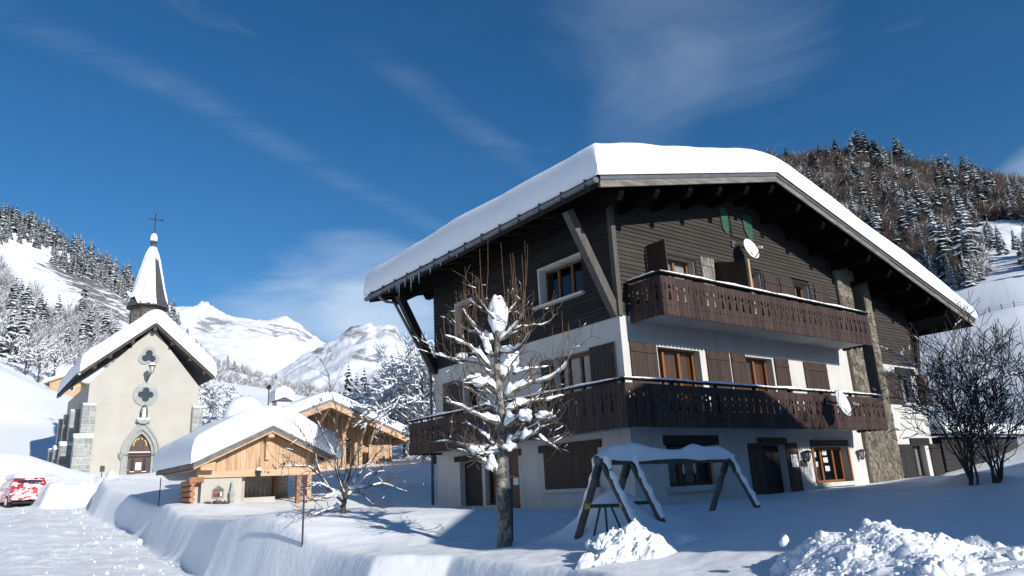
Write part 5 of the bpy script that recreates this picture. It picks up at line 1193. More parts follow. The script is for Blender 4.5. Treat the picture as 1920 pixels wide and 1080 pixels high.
h_('bracket', MB().hexa([(.25, .1, .99), (.25, .1, 1.15), (.25, .42, .99), (.25, .42, 1.15), (.65, .1, .99), (.65, .1, 1.25), (.65, .42, .99), (.65, .42, 1.25)]), M['pine_h']); h_('bracket', MB().hexa([(4.0, .1, .99), (4.0, .1, 1.28), (4.0, .42, .99), (4.0, .42, 1.28), (4.4, .1, .99), (4.4, .1, 1.15), (4.4, .42, .99), (4.4, .42, 1.15)]), M['pine_h'])
npoly = [(.70, .14), (1.06, .14), (1.06, .40), (.88, .53), (.70, .40)]; nin = [(x * .86 + .88 * .14, z * .86 + .31 * .14) for x, z in npoly]
nf = h_('niche', MB().ring_prism(npoly, nin, .46, .5), M['stone_grey']); h_('niche_back', MB().prism(nin, .487, .498), M['fascia'], nf)
for k, (x, hgt, m) in enumerate(((.76, .13, 'red'), (.83, .10, 'red'), (.90, .12, 'dark_wood'), (.97, .15, 'white_paint'))):
    f = tag(MB().lathe([(.032, 0), (.03, hgt * .6), (.014, hgt * .7), (.024, hgt * .85), (0, hgt)], 8).build('figurine', M[m], None, W(hu + x, hw + .47, .185)), ('tiny red-robed crib figurine at the left of the niche', 'tiny red crib figurine, second from left in the niche', 'tiny dark crib figurine near the middle of the niche', 'tiny white crib figurine at the right of the niche')[k], 'figurine')
tag(MB().lathe([(.08, 0), (.08, .55), (.09, .56), (.09, .68), (.06, .7), (.02, 1.0), (0, 1.02)], 10).build('candle_post', M['stone_grey'], None, W(hu + 1.28, hw + .38, -.38)), 'slim grey candle-shaped post against the white wall of the shelter', 'post')
def tuft(name, label, cat, loc, r, hgt, n, m, seed):
    rng = random.Random(seed); mb = MB()
    for i in range(n):
        a = rng.uniform(0, 6.28); q = r * math.sqrt(rng.random()); b = Vector((q * math.cos(a), q * .4 * math.sin(a), 0)); t = b * 1.2 + Vector((0, 0, hgt * rng.uniform(.4, 1) * (1 - .6 * q / r)))
        s = Vector((rng.uniform(-.03, .03), rng.uniform(-.03, .03), 0)); mb.add([b - s, b + s, t + s, t - s], [(0, 1, 2, 3)])
    return tag(mb.build(name, m, None, loc), label, cat)
tuft('low_shrub', 'low dry shrub along the foot of the shelter wall', 'shrub', W(hu + .75, hw + .3, -.08), .42, .22, 160, M['leaf'], 3)
hl = thing('hanging_lantern', 'small iron lantern hanging from the gable beam of the shelter', 'lantern', W(hu + 2.1, hw + .3, .75), ROTZ)
MB().lathe([(.06, 0), (.085, .18), (.02, .26)], 6).build('body', M['iron'], hl); MB().tube([(0, 0, .26), (0, 0, .62)], .008, 4).build('chain', M['iron'], hl); MB().lathe([(.09, .2), (.08, .27), (0, .31)], 8).build('cap_snow', M['snow'], hl)
chm = thing('chimney', 'broad chimney buried under a rounded dome of snow behind the shelter roof', 'chimney', W(-3.9, 17.3, 1.5), ROTZ)
MB().box(-.6, .6, -.5, .5, -.6, 1.2).build('shaft', M['render'], chm)
MB().lathe([(.72, 1.2), (.82, 1.32), (.85, 1.6), (.78, 1.95), (.6, 2.3), (.35, 2.5), (0, 2.57)], 20).build('snow_dome', M['snow'], chm, None, True)
# ---------------------------------------------------------------- new larch chalet behind
LB = -.6; lu, lw = 4.8, 28.93
lc = thing('larch_chalet', 'new honey-coloured larch chalet with a snowy roof, behind the shelter', 'chalet', W(lu, lw, LB), ROTZ)
def l_(name, mb, m, parent=lc): return mb.build(name, m, parent, (0, 0, -LB) if parent is lc else None)
lz = lambda x: 5.41 - .402 * abs(x); a0, a1 = -6.6, 6.0
l_('roof_deck', MB().prism([(a0, lz(a0) + .12), (0, 5.53), (a1, lz(a1) + .12), (a1, lz(a1) + .26), (0, 5.67), (a0, lz(a0) + .26)], .03, 11), M['pine_h'])
for a, b in ((a0, 0), (0, a1)):
    l_('fascia_board', MB().hexa([(a, -.03, lz(a) - .22), (a, -.03, lz(a) + .12), (a, .03, lz(a) - .22), (a, .03, lz(a) + .12), (b, -.03, lz(b) - .22), (b, -.03, lz(b) + .12), (b, .03, lz(b) - .22), (b, .03, lz(b) + .12)]), M['pine_h'])
    l_('metal_verge', MB().hexa([(a, -.06, lz(a) + .123), (a, -.06, lz(a) + .27), (a, .02, lz(a) + .123), (a, .02, lz(a) + .27), (b, -.06, lz(b) + .123), (b, -.06, lz(b) + .27), (b, .02, lz(b) + .123), (b, .02, lz(b) + .27)]), M['zinc'])
snow_gable(lc, a0 - .03, a1 + .03, -.03, 11, 0, 5.67 - LB, .402, .402, .62, 99, edge=.3, k=.5)
for x in (-4.3, -2.2, 0, 1.75, 3.6, 5.3): l_('purlin', MB().box(x - .12, x + .12, .05, 10, lz(x) - .26, lz(x) + .1), M['pine_h'])
mb = MB()
for a, b in ((-5.2, 0), (0, 5.0)): mb.hexa([(a, 2.0, LB), (a, 2.0, lz(a) + .1), (a, 2.2, LB), (a, 2.2, lz(a) + .1), (b, 2.0, LB), (b, 2.0, lz(b) + .1), (b, 2.2, LB), (b, 2.2, lz(b) + .1)])
l_('wall', mb, M['pine_red']); l_('wall', MB().box(4.8, 5.0, 2.2, 10.5, LB, lz(5.0)), M['pine_h']); l_('wall', MB().box(-5.2, -5.0, 2.2, 10.5, LB, lz(5.2)), M['pine_h'])
for i in range(26):
    x = -2.0 + i * .265; 
    if x > 4.75: continue
    e = random.uniform(0, .02); l_('cladding_board', MB().hexa([(x, 1.95 - e, LB), (x, 1.95 - e, lz(x) + .08), (x, 2.0, LB), (x, 2.0, lz(x) + .08), (x + .255, 1.95 - e, LB), (x + .255, 1.95 - e, lz(x + .255) + .08), (x + .255, 2.0, LB), (x + .255, 2.0, lz(x + .255) + .08)]), M['pine'])
for i in range(6): x = 3.1 + i * .24; l_('balcony_board', MB().box(x, x + .23, .95, 1.0, 1.75, 3.0 + (lz(3.1) - 3.1) * 0), M['pine'])
l_('balcony_floor', MB().box(1.2, 4.6, .9, 1.95, 1.6, 1.75), M['pine_h'])
for x in (1.35, 2.45): l_('post', MB().box(x - .11, x + .11, .95, 1.15, 1.753, lz(x) - .1), M['pine_h'])
for x in (3.05, 4.5): l_('post', MB().box(x - .08, x + .08, .85, .948, 1.753, lz(x) - .1), M['pine_h'])
for x, s in ((1.35, -1), (2.45, 1), (3.05, -1), (0, -1)): l_('brace', MB().beam((x, 1.95 if x == 0 else 1.0, lz(x) - 1.15), (x + s * .0, .15, lz(x) - .2), .14, .14), M['pine_h'])
for x in (-4.0, 4.55): l_('brace', MB().beam((x, 1.9, .9), (x, .2, 1.7), .14, .14), M['pine_h'])
w_ = l_('window', MB().box(1.78, 2.22, 1.9, 1.94, 1.9, 3.45), M['winframe_dark']); MB().box(1.83, 2.17, 1.885, 1.9, 1.95, 3.4).build('pane', M['glass'], w_)
w_ = l_('window', MB().box(.1, .6, 1.9, 1.94, 1.9, 3.2), M['winframe_dark']); MB().box(.15, .55, 1.885, 1.9, 1.95, 3.15).build('pane', M['glass'], w_)
cmy = thing('chimney', 'squat chimney with a tall cube of snow on the larch chalet roof', 'chimney', W(lu - 2.1, lw + 2.6, 5.0), ROTZ)
MB().box(-.42, .42, -.4, .4, -.5, .75).build('shaft', M['render'], cmy); MB().prism([(-.55, .78), (.55, .78), (0, 1.02)], -.52, .52).build('cap', M['slate'], cmy)
gcm = snow_sheet(-.56, .56, -.54, .54, lambda u, v: 1.02 - .42 * np.abs(u), .75, 7, .2, 8, 8, .03, .06); link('cap_snow', np_mesh('cap_snow', gcm.reshape(-1, 3), GRIDF(*gcm.shape[:2]), M['snow']), cmy)
# ---------------------------------------------------------------- little chalet high on the left slope
sg = Vector((-60.9, 94.0, 0)); sb = thing('hillside_chalet', 'tiny wooden chalet with a snowy roof high on the slope left of the chapel', 'chalet', (sg.x - 1.9, sg.y + 1.0, 15.2), rad(20)); sb.scale = (.66, .66, .8)
sz = lambda x: 2.75 - .32 * abs(x - 3.0)
MB().prism([(.2, -2), (5.8, -2), (5.8, sz(5.8)), (3, 2.75), (.2, sz(.2))], .6, 6).build('wall', M['pine_h'], sb)
for i in range(8): MB().prism([(.2, .05 + i * .24), (5.8, .05 + i * .24), (5.8, .26 + i * .24), (.2, .26 + i * .24)], .57, .6).build('plank', M['pine_h'], sb) if .26 + i * .24 < sz(.2) else None
MB().prism([(-.8, sz(-.8) + .02), (3, 2.77), (6.8, sz(6.8) + .02), (6.8, sz(6.8) + .2), (3, 2.95), (-.8, sz(-.8) + .2)], 0, 6.5).build('roof', M['pine_h'], sb)
snow_gable(sb, -.85, 6.85, -.05, 6.5, 3.0, 2.95, .32, .32, .55, 55, .3, .6, 16, 14)
w_ = MB().box(3.9, 4.7, .54, .57, .4, 1.3).build('window', M['white_paint'], sb); MB().box(3.98, 4.62, .53, .54, .46, 1.24).build('pane', M['glass'], sb); 
for o in list(sb.children):
    if o.name.startswith('pane'): o.parent = w_
MB().box(.35, .5, .5, .6, .4, 1.6).build('post', M['pine_red'], sb)
# ---------------------------------------------------------------- red car half buried in snow
p = at(52, 950, 46); car_g = p.z
ca = thing('parked_car', 'red hatchback plastered with snow, parked on the road left of the chapel', 'car', (p.x, p.y, car_g), rad(47))   # +y is the way it points
def k_(name, mb, m, parent=ca, smooth=False): return mb.build(name, m, parent, None, smooth)
hw_ = .84
side = [(-.02, .34), (-.06, .62), (.0, .88), (.18, 1.28), (.30, 1.46), (1.0, 1.52), (2.0, 1.47), (2.75, 1.02), (3.6, .90), (3.85, .62), (3.85, .30), (3.4, .26), (2.7, .26), (1.1, .26), (.3, .26)]
mb = MB(); n = len(side); rings = []
for x, k, dz in ((-hw_, .86, .02), (-hw_ * .985, .95, 0), (-hw_ * .8, 1, 0), (hw_ * .8, 1, 0), (hw_ * .985, .95, 0), (hw_, .86, .02)):
    cy, cz = 1.9, .8; ring = []
    for (y, z) in side:
        tum = max(0, z - .9) * .28 * (1 if x > 0 else -1); ring.append((x - tum * min(1, abs(x) / hw_), cy + (y - cy) * (k * .5 + .5), cz + (z - cz) * k))
    rings.append(ring)
mb.add([v for r in rings for v in r], [(i * n + j, i * n + (j + 1) % n, (i + 1) * n + (j + 1) % n, (i + 1) * n + j) for i in range(5) for j in range(n)] + [tuple(range(n - 1, -1, -1)), tuple(5 * n + j for j in range(n))])
k_('body', mb, M['car'])
k_('rear_window', MB().hexa([(-.6, .055, .98), (-.52, .20, 1.34), (-.6, .09, .96), (-.52, .24, 1.34), (.6, .055, .98), (.52, .20, 1.34), (.6, .09, .96), (.52, .24, 1.34)]), M['glass'])
k_('window_snow', MB().hexa([(-.3, .05, 1.0), (-.25, .09, 1.1), (-.3, .03, .99), (-.25, .07, 1.1), (.5, .05, .98), (.45, .10, 1.12), (.5, .03, .97), (.45, .08, 1.12)]), M['snow'])
k_('wiper', MB().tube([(.1, .18, 1.36), (-.35, .12, 1.3)], .014, 5), M['rubber'])
for s in (-1, 1):
    k_('tail_light', MB().box(s * .79 - .07, s * .79 + .07, -.04, .06, .72, 1.0), M['red']); k_('side_window', MB().hexa([(s * .80, .75, .98), (s * .69, .8, 1.36), (s * .78, .75, .98), (s * .67, .8, 1.36), (s * .80, 2.3, .98), (s * .69, 1.9, 1.36), (s * .78, 2.3, .98), (s * .67, 1.9, 1.36)]), M['glass'])
    for y in (.62, 3.1):
        MB_ = MB()
        w_ = k_('wheel', MB().lathe([(.12, -.1), (.29, -.1), (.31, -.05), (.31, .05), (.29, .1), (.12, .1)], 20), M['rubber']); w_.rotation_euler = (0, math.pi / 2, 0); w_.location = (s * .76, y, .30)
        MB().lathe([(0, -.105), (.2, -.105), (.2, .105), (0, .105)], 14).build('rim', M['snow'], w_)
k_('bumper', MB().box(-.80, .80, -.13, -.02, .36, .56), M['car']); k_('number_plate', MB().box(-.26, .26, -.145, -.13, .52, .63), M['white_paint']); k_('underside', MB().box(-.7, .7, 0, 3.6, .16, .27), M['rubber'])
gs = snow_sheet(-.66, .66, .22, 2.3, lambda u, v: 1.45 + .0 * u, .26, 8, .25, 12, 14, .03, .3); link('roof_snow', np_mesh('roof_snow', gs.reshape(-1, 3), GRIDF(*gs.shape[:2]), M['snow']), ca)
gs = snow_sheet(-.75, .75, 2.5, 3.8, lambda u, v: 1.02 - .12 * (v - 2.5), .28, 9, .25, 12, 12, .03, .3); link('bonnet_snow', np_mesh('bonnet_snow', gs.reshape(-1, 3), GRIDF(*gs.shape[:2]), M['snow']), ca)
# ---------------------------------------------------------------- swing frame
A = Vector((1.18, 10.84, .30)); B = Vector((3.94, 14.06, .30)); d = (B - A).normalized(); nrm = Vector((d.y, -d.x, 0))
sw = thing('swing_frame', 'wooden A-frame garden swing set half buried in the lawn before the chalet', 'swing set', (A.x, A.y, -1.3))
O = Vector((A.x, A.y, -1.3))
def s_(name, mb, m, smooth=False): return mb.build(name, m, sw, -O if False else (-O.x, -O.y, -O.z), smooth)
s_('top_bar', MB().tube([A - d * .12, B + d * .15], .062, 10), M['swing_post'])
apex = [A, A + d * .78, B]
for i, P in enumerate(apex):
    for s in (-1, 1):
        foot = P + nrm * s * .78 + Vector((0, 0, -1.62)); t = P + nrm * s * .03 + Vector((0, 0, .0))
        s_('leg', MB().tube([t, foot], .056, 10), M['swing_post'])
        k = (foot - t).normalized(); s_('corner_sleeve', MB().tube([t - k * .03, t + k * .26], .066, 10), M['swing_green'])
A2 = apex[1]
def lp_(P, s, z): t = (P.z - z) / 1.62; return P + nrm * s * .78 * t + Vector((0, 0, z - P.z))
for z in (-.33, -.92):
    s_('ladder_rung', MB().tube([lp_(A, -1, z), lp_(A, 1, z)], .026, 8), M['swing_green'])
    for s in (-1, 1): q = lp_(A, s, z); s_('clamp', MB().box(q.x - .05, q.x + .05, q.y - .05, q.y + .05, z - .04, z + .04), M['yellow'])
u0, u1 = lp_(A, -1, -.33), lp_(A, 1, -.33); v0, v1 = lp_(A, -1, -.92), lp_(A, 1, -.92)
for a, b in ((.36, .24), (.5, .5), (.66, .80)): s_('ladder_bar', MB().tube([u0 + (u1 - u0) * a, v0 + (v1 - v0) * b], .017, 6), M['swing_blue'])
s_('cross_bar', MB().tube([lp_(A2, -1, -.33), lp_(A2, 1, -.33)], .026, 8), M['swing_blue'])
for t in (1.75, 2.45, 2.85, 3.65):
    p = A + d * t + Vector((0, 0, -.06)); s_('rope_loop', MB().tube([p + d * -.01, p - d * .035 + Vector((0, 0, -.14)), p + Vector((0, 0, -.17)), p + d * .035 + Vector((0, 0, -.14)), p + d * .01], .008, 5), M['rope'])
def ridge_snow(name, parent, a, b, wid, hfun, off, n=40, m=10):
    """snow ridge lying along a bar"""
    L = (b - a).length; dd = (b - a) / L; nn = Vector((dd.y, -dd.x, 0)).normalized() if abs(dd.z) < .95 else Vector((1, 0, 0)); P = []
    for i in range(n + 1):
        t = i / n; c = a + (b - a) * t; h = hfun(t); e = min(1, 8 * t + .15, 8 * (1 - t) + .15); row = []
        for j in range(m + 1):
            ang = math.pi * (j / m) * 1.24 - .12 * math.pi; w = wid * (1 + .12 * math.sin(t * 23 + j))
            row.append(c + nn * math.cos(ang) * w * (.5 + .5 * e) + Vector((0, 0, max(-.3, math.sin(ang)) * h * e)))
        P.append([v - off for v in row])
    return MB().grid(P).build(name, M['snow'], parent, None, True)
ridge_snow('bar_snow', sw, A - d * .14 + Vector((0, 0, .05)), B + d * .16 + Vector((0, 0, .05)), .105, lambda t: .155 + .035 * math.sin(t * 9) + .08 * math.exp(-((t - .66) / .07) ** 2) + .04 * math.exp(-((t - .24) / .06) ** 2) + .05 * math.exp(-((t - .97) / .04) ** 2) + .04 * math.exp(-((t - .03) / .04) ** 2), O, 70)
for i, P in enumerate(apex):
    for s in (1,) if i else (1, -1):
        a = lp_(P, s, P.z - .02) + Vector((0, 0, .05)); b = lp_(P, s, -.62) + Vector((0, 0, .05)); L = b - a; nn = d; pts = []
        up = nrm * s * .8 + Vector((0, 0, .6)); up = (up - L.normalized() * up.dot(L.normalized())).normalized(); rows = []
        for k in range(15):
            t = k / 14; c = a + L * t; w = .05 + .008 * math.sin(k * 2.1); h = (.05 + .02 * math.sin(k * 1.7 + i)) * (1.6 if t < .2 else 1)
            rows.append([c + nn * q * w + up * (h * r + .03) - O for q, r in ((-1, -.1), (-.9, .6), (0, 1.1), (.9, .6), (1, -.1))])
        MB().grid(rows).build('leg_snow', M['snow'], sw, None, True)
# ---------------------------------------------------------------- snow poles, signs, lamp, fence, shed
def snow_pole(label, u, v, D, h, m='red'):
    p = at(u, v, D); z = gz(p.x, p.y); t = thing('snow_pole', label, 'snow pole', (p.x, p.y, z - .25), 0, 'snow poles along the bank')
    MB().tube([(0, 0, 0), (.01, 0, .25 + h * .62)], .017, 8).build('lower_pole', M['pole_dark'], t); MB().tube([(.01, 0, .25 + h * .62), (.012, 0, .25 + h)], .0172, 8).build('red_tip', M[m], t)
snow_pole('dark red snow pole before the small bare tree, on top of the bank', 567, 999, 13.6, 1.17, 'maroon'); snow_pole('thin red snow pole on the bank between chapel and shelter', 297, 949, 28.6, .95)
p = at(189, 905, 47); t = thing('sign_post', 'small dark sign on a post in front of the chapel wall', 'sign', (p.x, p.y, gz(p.x, p.y) - .2), ROTZ); MB().tube([(0, 0, 0), (0, 0, 1.35)], .025, 6).build('post', M['pole_dark'], t); MB().box(-.12, .12, -.05, -.02, 1.0, 1.32).build('panel', M['pole_dark'], t)
p = at(503, 760, 60); t = thing('street_lamp', 'thin street lamp rising behind the snow dome of the shelter chimney', 'street lamp', (p.x, p.y, 3.5)); MB().tube([(0, 0, 0), (0, 0, 4.9)], .05, 8).build('pole', M['iron'], t); MB().lathe([(.05, 4.9), (.14, 4.95), (.2, 5.15), (.05, 5.3), (0, 5.32)], 10).build('lamp_head', M['iron'], t)
fa, fb = Vector((57.2, 89.2, 0)), Vector((66, 83.5, 0)); t = thing('pasture_fence', 'line of half-buried fence posts on the snowy meadow at the right edge', 'fence', (fa.x, fa.y, gz(fa.x, fa.y)))
prev = None
for i in range(9):
    q = fa + (fb - fa) * (i / 8); z = gz(q.x, q.y); b = Vector((q.x - fa.x, q.y - fa.y, z - gz(fa.x, fa.y) - .4)); tp = b + Vector((random.uniform(-.12, .12), 0, 1.15))
    MB().tube([b, tp], .055, 6).build('post', M['bark_dark'], t)
    if prev is not None:
        for f in (.5, .75): MB().tube([prev[0] + (prev[1] - prev[0]) * f, b + (tp - b) * f], .014, 4).build('wire', M['iron'], t)
    prev = (b, tp)
sd = thing('low_shed', 'low dark plank shed under snow, behind the bare bush right of the chalet', 'shed', W(18.1, .4, -1.2), ROTZ)
MB().box(.05, 7.95, .06, 3, 0, 2.25).build('wall', M['dark_beam'], sd)
for i in range(10): MB().box(0, 8, .0, .06, .02 + i * .225, .235 + i * .225).build('plank', M['shutter_black'], sd)
MB().hexa([(-.2, -.3, 2.27), (-.2, -.3, 2.36), (-.2, 3.2, 2.6), (-.2, 3.2, 2.7), (8.2, -.3, 2.27), (8.2, -.3, 2.36), (8.2, 3.2, 2.6), (8.2, 3.2, 2.7)]).build('roof', M['shutter_black'], sd)
gs = snow_sheet(-.25, 8.25, -.32, 3.2, lambda u, v: 2.36 + (v + .3) * .097, .45, 19, .3, 24, 14); link('roof_snow', np_mesh('roof_snow', gs.reshape(-1, 3), GRIDF(*gs.shape[:2]), M['snow']), sd)
# ---------------------------------------------------------------- neighbouring house outside the frame (its shadow crosses the lawn)
NB = -1.6; nb = thing('neighbour_house', 'snow-roofed neighbouring house to the right of the camera, outside the photo', 'house', W(3.0, -16, NB), ROTZ)
nz_ = lambda x: 8.6 - .5 * abs(x)
MB().prism([(-6.0, 0), (6.0, 0), (6.0, nz_(6) - NB), (0, 8.6 - NB), (-6.0, nz_(6) - NB)], -10, -1.0).build('wall', M['render'], nb)
MB().prism([(-8.2, nz_(8.2) - NB), (0, 8.6 - NB), (8.2, nz_(8.2) - NB), (8.2, nz_(8.2) + .2 - NB), (0, 9.1 - NB), (-8.2, nz_(8.2) + .2 - NB)], -11, 0).build('roof', M['shingle'], nb)
snow_gable(nb, -8.25, 8.25, -11, .02, 0, 8.8 - NB, .5, .5, .6, 201, .4, 4.0, 40, 24)
MB().box(6.02, 34, -9, -1.2, 0, 5.4 - NB).build('annex_wall', M['render'], nb); MB().box(6.1, 34.5, -9.5, -.8, 5.4 - NB, 5.6 - NB).build('annex_roof', M['shingle'], nb)
gs = snow_sheet(6.1, 34.6, -9.5, -.75, lambda u, v: 5.6 - NB + 0 * u, .5, 203, .4, 40, 14); link('annex_snow', np_mesh('annex_snow', gs.reshape(-1, 3), GRIDF(*gs.shape[:2]), M['snow']), nb)
# ---------------------------------------------------------------- trees
def seg_mesh(segs, n=4):
    """many tapered sticks at once: segs rows = (ax, ay, az, bx, by, bz, ra, rb)"""
    S = np.asarray(segs, float); a, b = S[:, 0:3], S[:, 3:6]; d = b - a; L = np.linalg.norm(d, axis=1, keepdims=True) + 1e-9; d = d / L
    ref = np.where(np.abs(d[:, 2:3]) < .9, np.array([[0, 0, 1.]]), np.array([[1., 0, 0]])); x = np.cross(d, ref); x /= np.linalg.norm(x, axis=1, keepdims=True); y = np.cross(d, x)
    V = []
    for P, r in ((a, S[:, 6:7]), (b, S[:, 7:8])):
        for k in range(n): V.append(P + (x * math.cos(2 * math.pi * k / n) + y * math.sin(2 * math.pi * k / n)) * r)
    V = np.stack(V, 1).reshape(-1, 3); base = (np.arange(len(S)) * 2 * n)[:, None]
    F = np.concatenate([base + np.array([[k, (k + 1) % n, n + (k + 1) % n, n + k]]) for k in range(n)])
    return V, F
def snow_strips(segs, wmul=1.0, h=.03, keep=.8, rng=None, maxz=.8):
    """little wedge of snow on top of every stick that is not too steep"""
    S = np.asarray(segs, float); d = S[:, 3:6] - S[:, 0:3]; L = np.linalg.norm(d, axis=1) + 1e-9; ok = (np.abs(d[:, 2]) / L < maxz) & ((rng or np.random).random(len(S)) < keep); S = S[ok]; d = d[ok]
    if not len(S): return np.zeros((0, 3)), np.zeros((0, 4), int)
    nn = np.stack([d[:, 1], -d[:, 0], 0 * d[:, 0]], 1); nn /= np.linalg.norm(nn, axis=1, keepdims=True) + 1e-9
    V = []
    for P, r in ((S[:, 0:3], S[:, 6:7]), (S[:, 3:6], S[:, 7:8])):
        w = (r * 1.15 + h * .35) * wmul
        V += [P + nn * w, P - nn * w, P - nn * w * .5 + np.array([0, 0, 1.]) * (r + h), P + nn * w * .5 + np.array([0, 0, 1.]) * (r + h)]
    V = np.stack(V, 1).reshape(-1, 3); base = (np.arange(len(S)) * 8)[:, None]
    F = np.concatenate([base + np.array([q]) for q in ([1, 2, 6, 5], [2, 3, 7, 6], [3, 0, 4, 7], [0, 1, 5, 4], [0, 3, 2, 1], [4, 5, 6, 7])])
    return V, F
def grow(rng, p, d, length, r, depth, segs, spread=.6, lift=.12, nseg=4, child=(3, 5), wig=.16, shrink=.62, minr=.004, droop=0.0):
    """recursive limb"""
    pts = [p]; q = p.copy(); step = length / nseg; rr = r
    for i in range(nseg):
        d = (d + np.array([rng.gauss(0, wig), rng.gauss(0, wig), rng.gauss(0, wig) + lift - droop * i / nseg])); d /= np.linalg.norm(d); q2 = q + d * step; r2 = max(minr, rr * (.86 if depth else .72))
        segs.append((*q, *q2, rr, r2)); 
        if depth and i > 0:
            for c in range(rng.randint(*child) if i == nseg - 1 else rng.randint(0, child[0] // 2 + 1)):
                e = np.array([rng.gauss(0, 1), rng.gauss(0, 1), rng.gauss(0, .7)]); e -= d * e.dot(d); e /= np.linalg.norm(e) + 1e-9
                nd_ = d * (1 - spread) + e * spread; nd_ /= np.linalg.norm(nd_); grow(rng, q2.copy(), nd_, length * shrink * rng.uniform(.7, 1.2), max(minr, r2 * .62), depth - 1, segs, spread, lift, max(2, nseg - 1), child, wig, shrink, minr, droop)
        q = q2; rr = r2
    return q
def quads(name, VF, m, parent=None, loc=None, kind=None, smooth=False):
    o = link(name, np_mesh(name, VF[0], VF[1], m, smooth), parent, loc); 
    if kind: o['kind'] = kind
    return o
def limb_snow(mb, pts, hs, ws, n=8, seed=0):
    """rounded snow lying along a limb; hs, ws = height and half width at each point"""
    rows = []; pts = [Vector(p) for p in pts]
    for i, p in enumerate(pts):
        d = pts[min(i + 1, len(pts) - 1)] - pts[max(i - 1, 0)]; nn = Vector((d.y, -d.x, 0)); nn = nn.normalized() if nn.length > 1e-6 else Vector((1, 0, 0)); row = []
        e = min(1.0, .12 + i * .5, .12 + (len(pts) - 1 - i) * .5)
        for j in range(n + 1):
            a = math.pi * (-.10 + 1.2 * j / n); row.append(p + nn * math.cos(a) * ws[i] * e + Vector((0, 0, max(-.25 * hs[i], math.sin(a) * hs[i]) * e)))
        rows.append(row)
    mb.grid(rows)
def resample(pts, n):
    P = np.array([list(p) for p in pts]); s = np.concatenate([[0], np.cumsum(np.linalg.norm(np.diff(P, axis=0), axis=1))]); t = np.linspace(0, s[-1], n)
    # smooth (Catmull-like) by interpolating with slight rounding
    Q = np.stack([np.interp(t, s, P[:, k]) for k in range(3)], 1)
    for _ in range(2): Q[1:-1] = .25 * Q[:-2] + .5 * Q[1:-1] + .25 * Q[2:]
    return Q, s[-1]
def pix_tree(name, label, D, base, trunk, limbs, rT, bark, twig, snowk, shoots, seed, leafs=0, twig_depth=1):
    rng = random.Random(seed); nrg = np.random.RandomState(seed)
    b0 = at(base[0], base[1], D); root = thing(name, label, 'tree', (b0.x, b0.y, b0.z - .4)); O = np.array([b0.x, b0.y, b0.z - .4])
    tp = [np.array(at(u, v, D + o)) for u, v, o in trunk]; tp[0][2] -= .4
    Q, L = resample(tp, 22); rr = [rT[0] + (rT[1] - rT[0]) * (i / 21) ** .8 for i in range(22)]; rr[0] *= 1.15
    Q = Q + nrg.normal(0, .008, Q.shape)
    MB().tube([q - O for q in Q], [r * (1 + rng.uniform(-.05, .05)) for r in rr], 12).build('trunk', bark, root, None, True)
    fine = []; up = []; snow_small = []
    for k, lim in enumerate(limbs):
        off, r0, pts, sn = lim['o'], lim['r'], lim['p'], lim.get('s', 1.0)
        n_ = len(pts); P = [np.array(at(u, v, D + (lim.get('o0', 0) * (1 - i / (n_ - 1)) + off * (i / (n_ - 1))))) for i, (u, v) in enumerate(pts)]
        q, L = resample(P, max(7, int(6 + 6 * n_ / 3))); q[1:-1] += nrg.normal(0, .012, q[1:-1].shape)
        N_ = len(q); R_ = [max(.007, r0 * (1 - .78 * i / (N_ - 1))) for i in range(N_)]
        lb = MB().tube([p - O for p in q], R_, 8).build('limb', bark, root, None, True)
        if sn > 0:
            mb = MB(); i0 = 0; i1 = N_ - 1 if rng.random() < .6 else int(N_ * .8)
            pts_ = [q[i] - O + np.array([0, 0, R_[i] * .55]) for i in range(i0, i1 + 1)]
            # resample the snow more finely, with swelling near the fork
            pq, l_ = resample(pts_, max(10, int(L / .06))); m = len(pq); hs = []; ws = []
            for i in range(m):
                t = i / (m - 1); base_h = snowk * sn * (.034 + .115 * math.exp(-(t / .30) ** 2)) * (1 + .55 * math.sin(t * 19 + k * 2.1) * math.sin(t * 8 + k) + rng.uniform(-.25, .25)); hs.append(max(.008, base_h)); ws.append(max(.008, min(1.0, base_h / .03) * (R_[min(N_ - 1, int(t * (N_ - 1)))] * .95 + base_h * .25) * rng.uniform(.85, 1.15)))
            limb_snow(mb, pq, hs, ws); mb.build('limb_snow', M['snow'], root, None, True)
        for i in range(2, N_):
            for c in range(rng.choice((0, 1, 1, 2))):
                d = q[i] - q[i - 1]; d /= np.linalg.norm(d); e = np.array([rng.gauss(0, 1), rng.gauss(0, 1), rng.gauss(.35, .5)]); e /= np.linalg.norm(e); dd = d * .55 + e * .7; dd /= np.linalg.norm(dd)
                grow(rng, q[i] - O, dd, rng.uniform(.18, .5) * lim.get('tw', 1), max(.006, R_[i] * .35), twig_depth, fine, .55, .14, 3, (1, 2), .2, .6, .0042)
        if shoots and lim.get('sh', 1):
            for c in range(int(shoots * lim.get('sh', 1))):
                i = min(N_ - 1, int(N_ * rng.uniform(.35, 1.0))); a = q[i] - O; h = rng.uniform(.25, .95) * lim.get('hh', 1); lean = np.array([rng.gauss(0, .07), rng.gauss(0, .07), 0]); rr_ = rng.uniform(.0035, .006)
                m1 = a + lean * h * .7 + np.array([rng.gauss(0, .02), rng.gauss(0, .02), h * .5]); t_ = m1 + lean * h * .25 + np.array([0, 0, h * .5]); up.append((*a, *m1, rr_, rr_ * .8)); up.append((*m1, *t_, rr_ * .8, .002))
    if fine:
        quads('twigs', seg_mesh(fine, 4), twig, root, None, 'stuff'); sv = snow_strips(fine, .9, .009, .10, nrg, .75)
        if len(sv[0]): quads('twig_snow', sv, M['snow'], root, None, 'stuff')
    if up: quads('shoots', seg_mesh(up, 4), M['shoot'], root, None, 'stuff')
    return root, O, fine
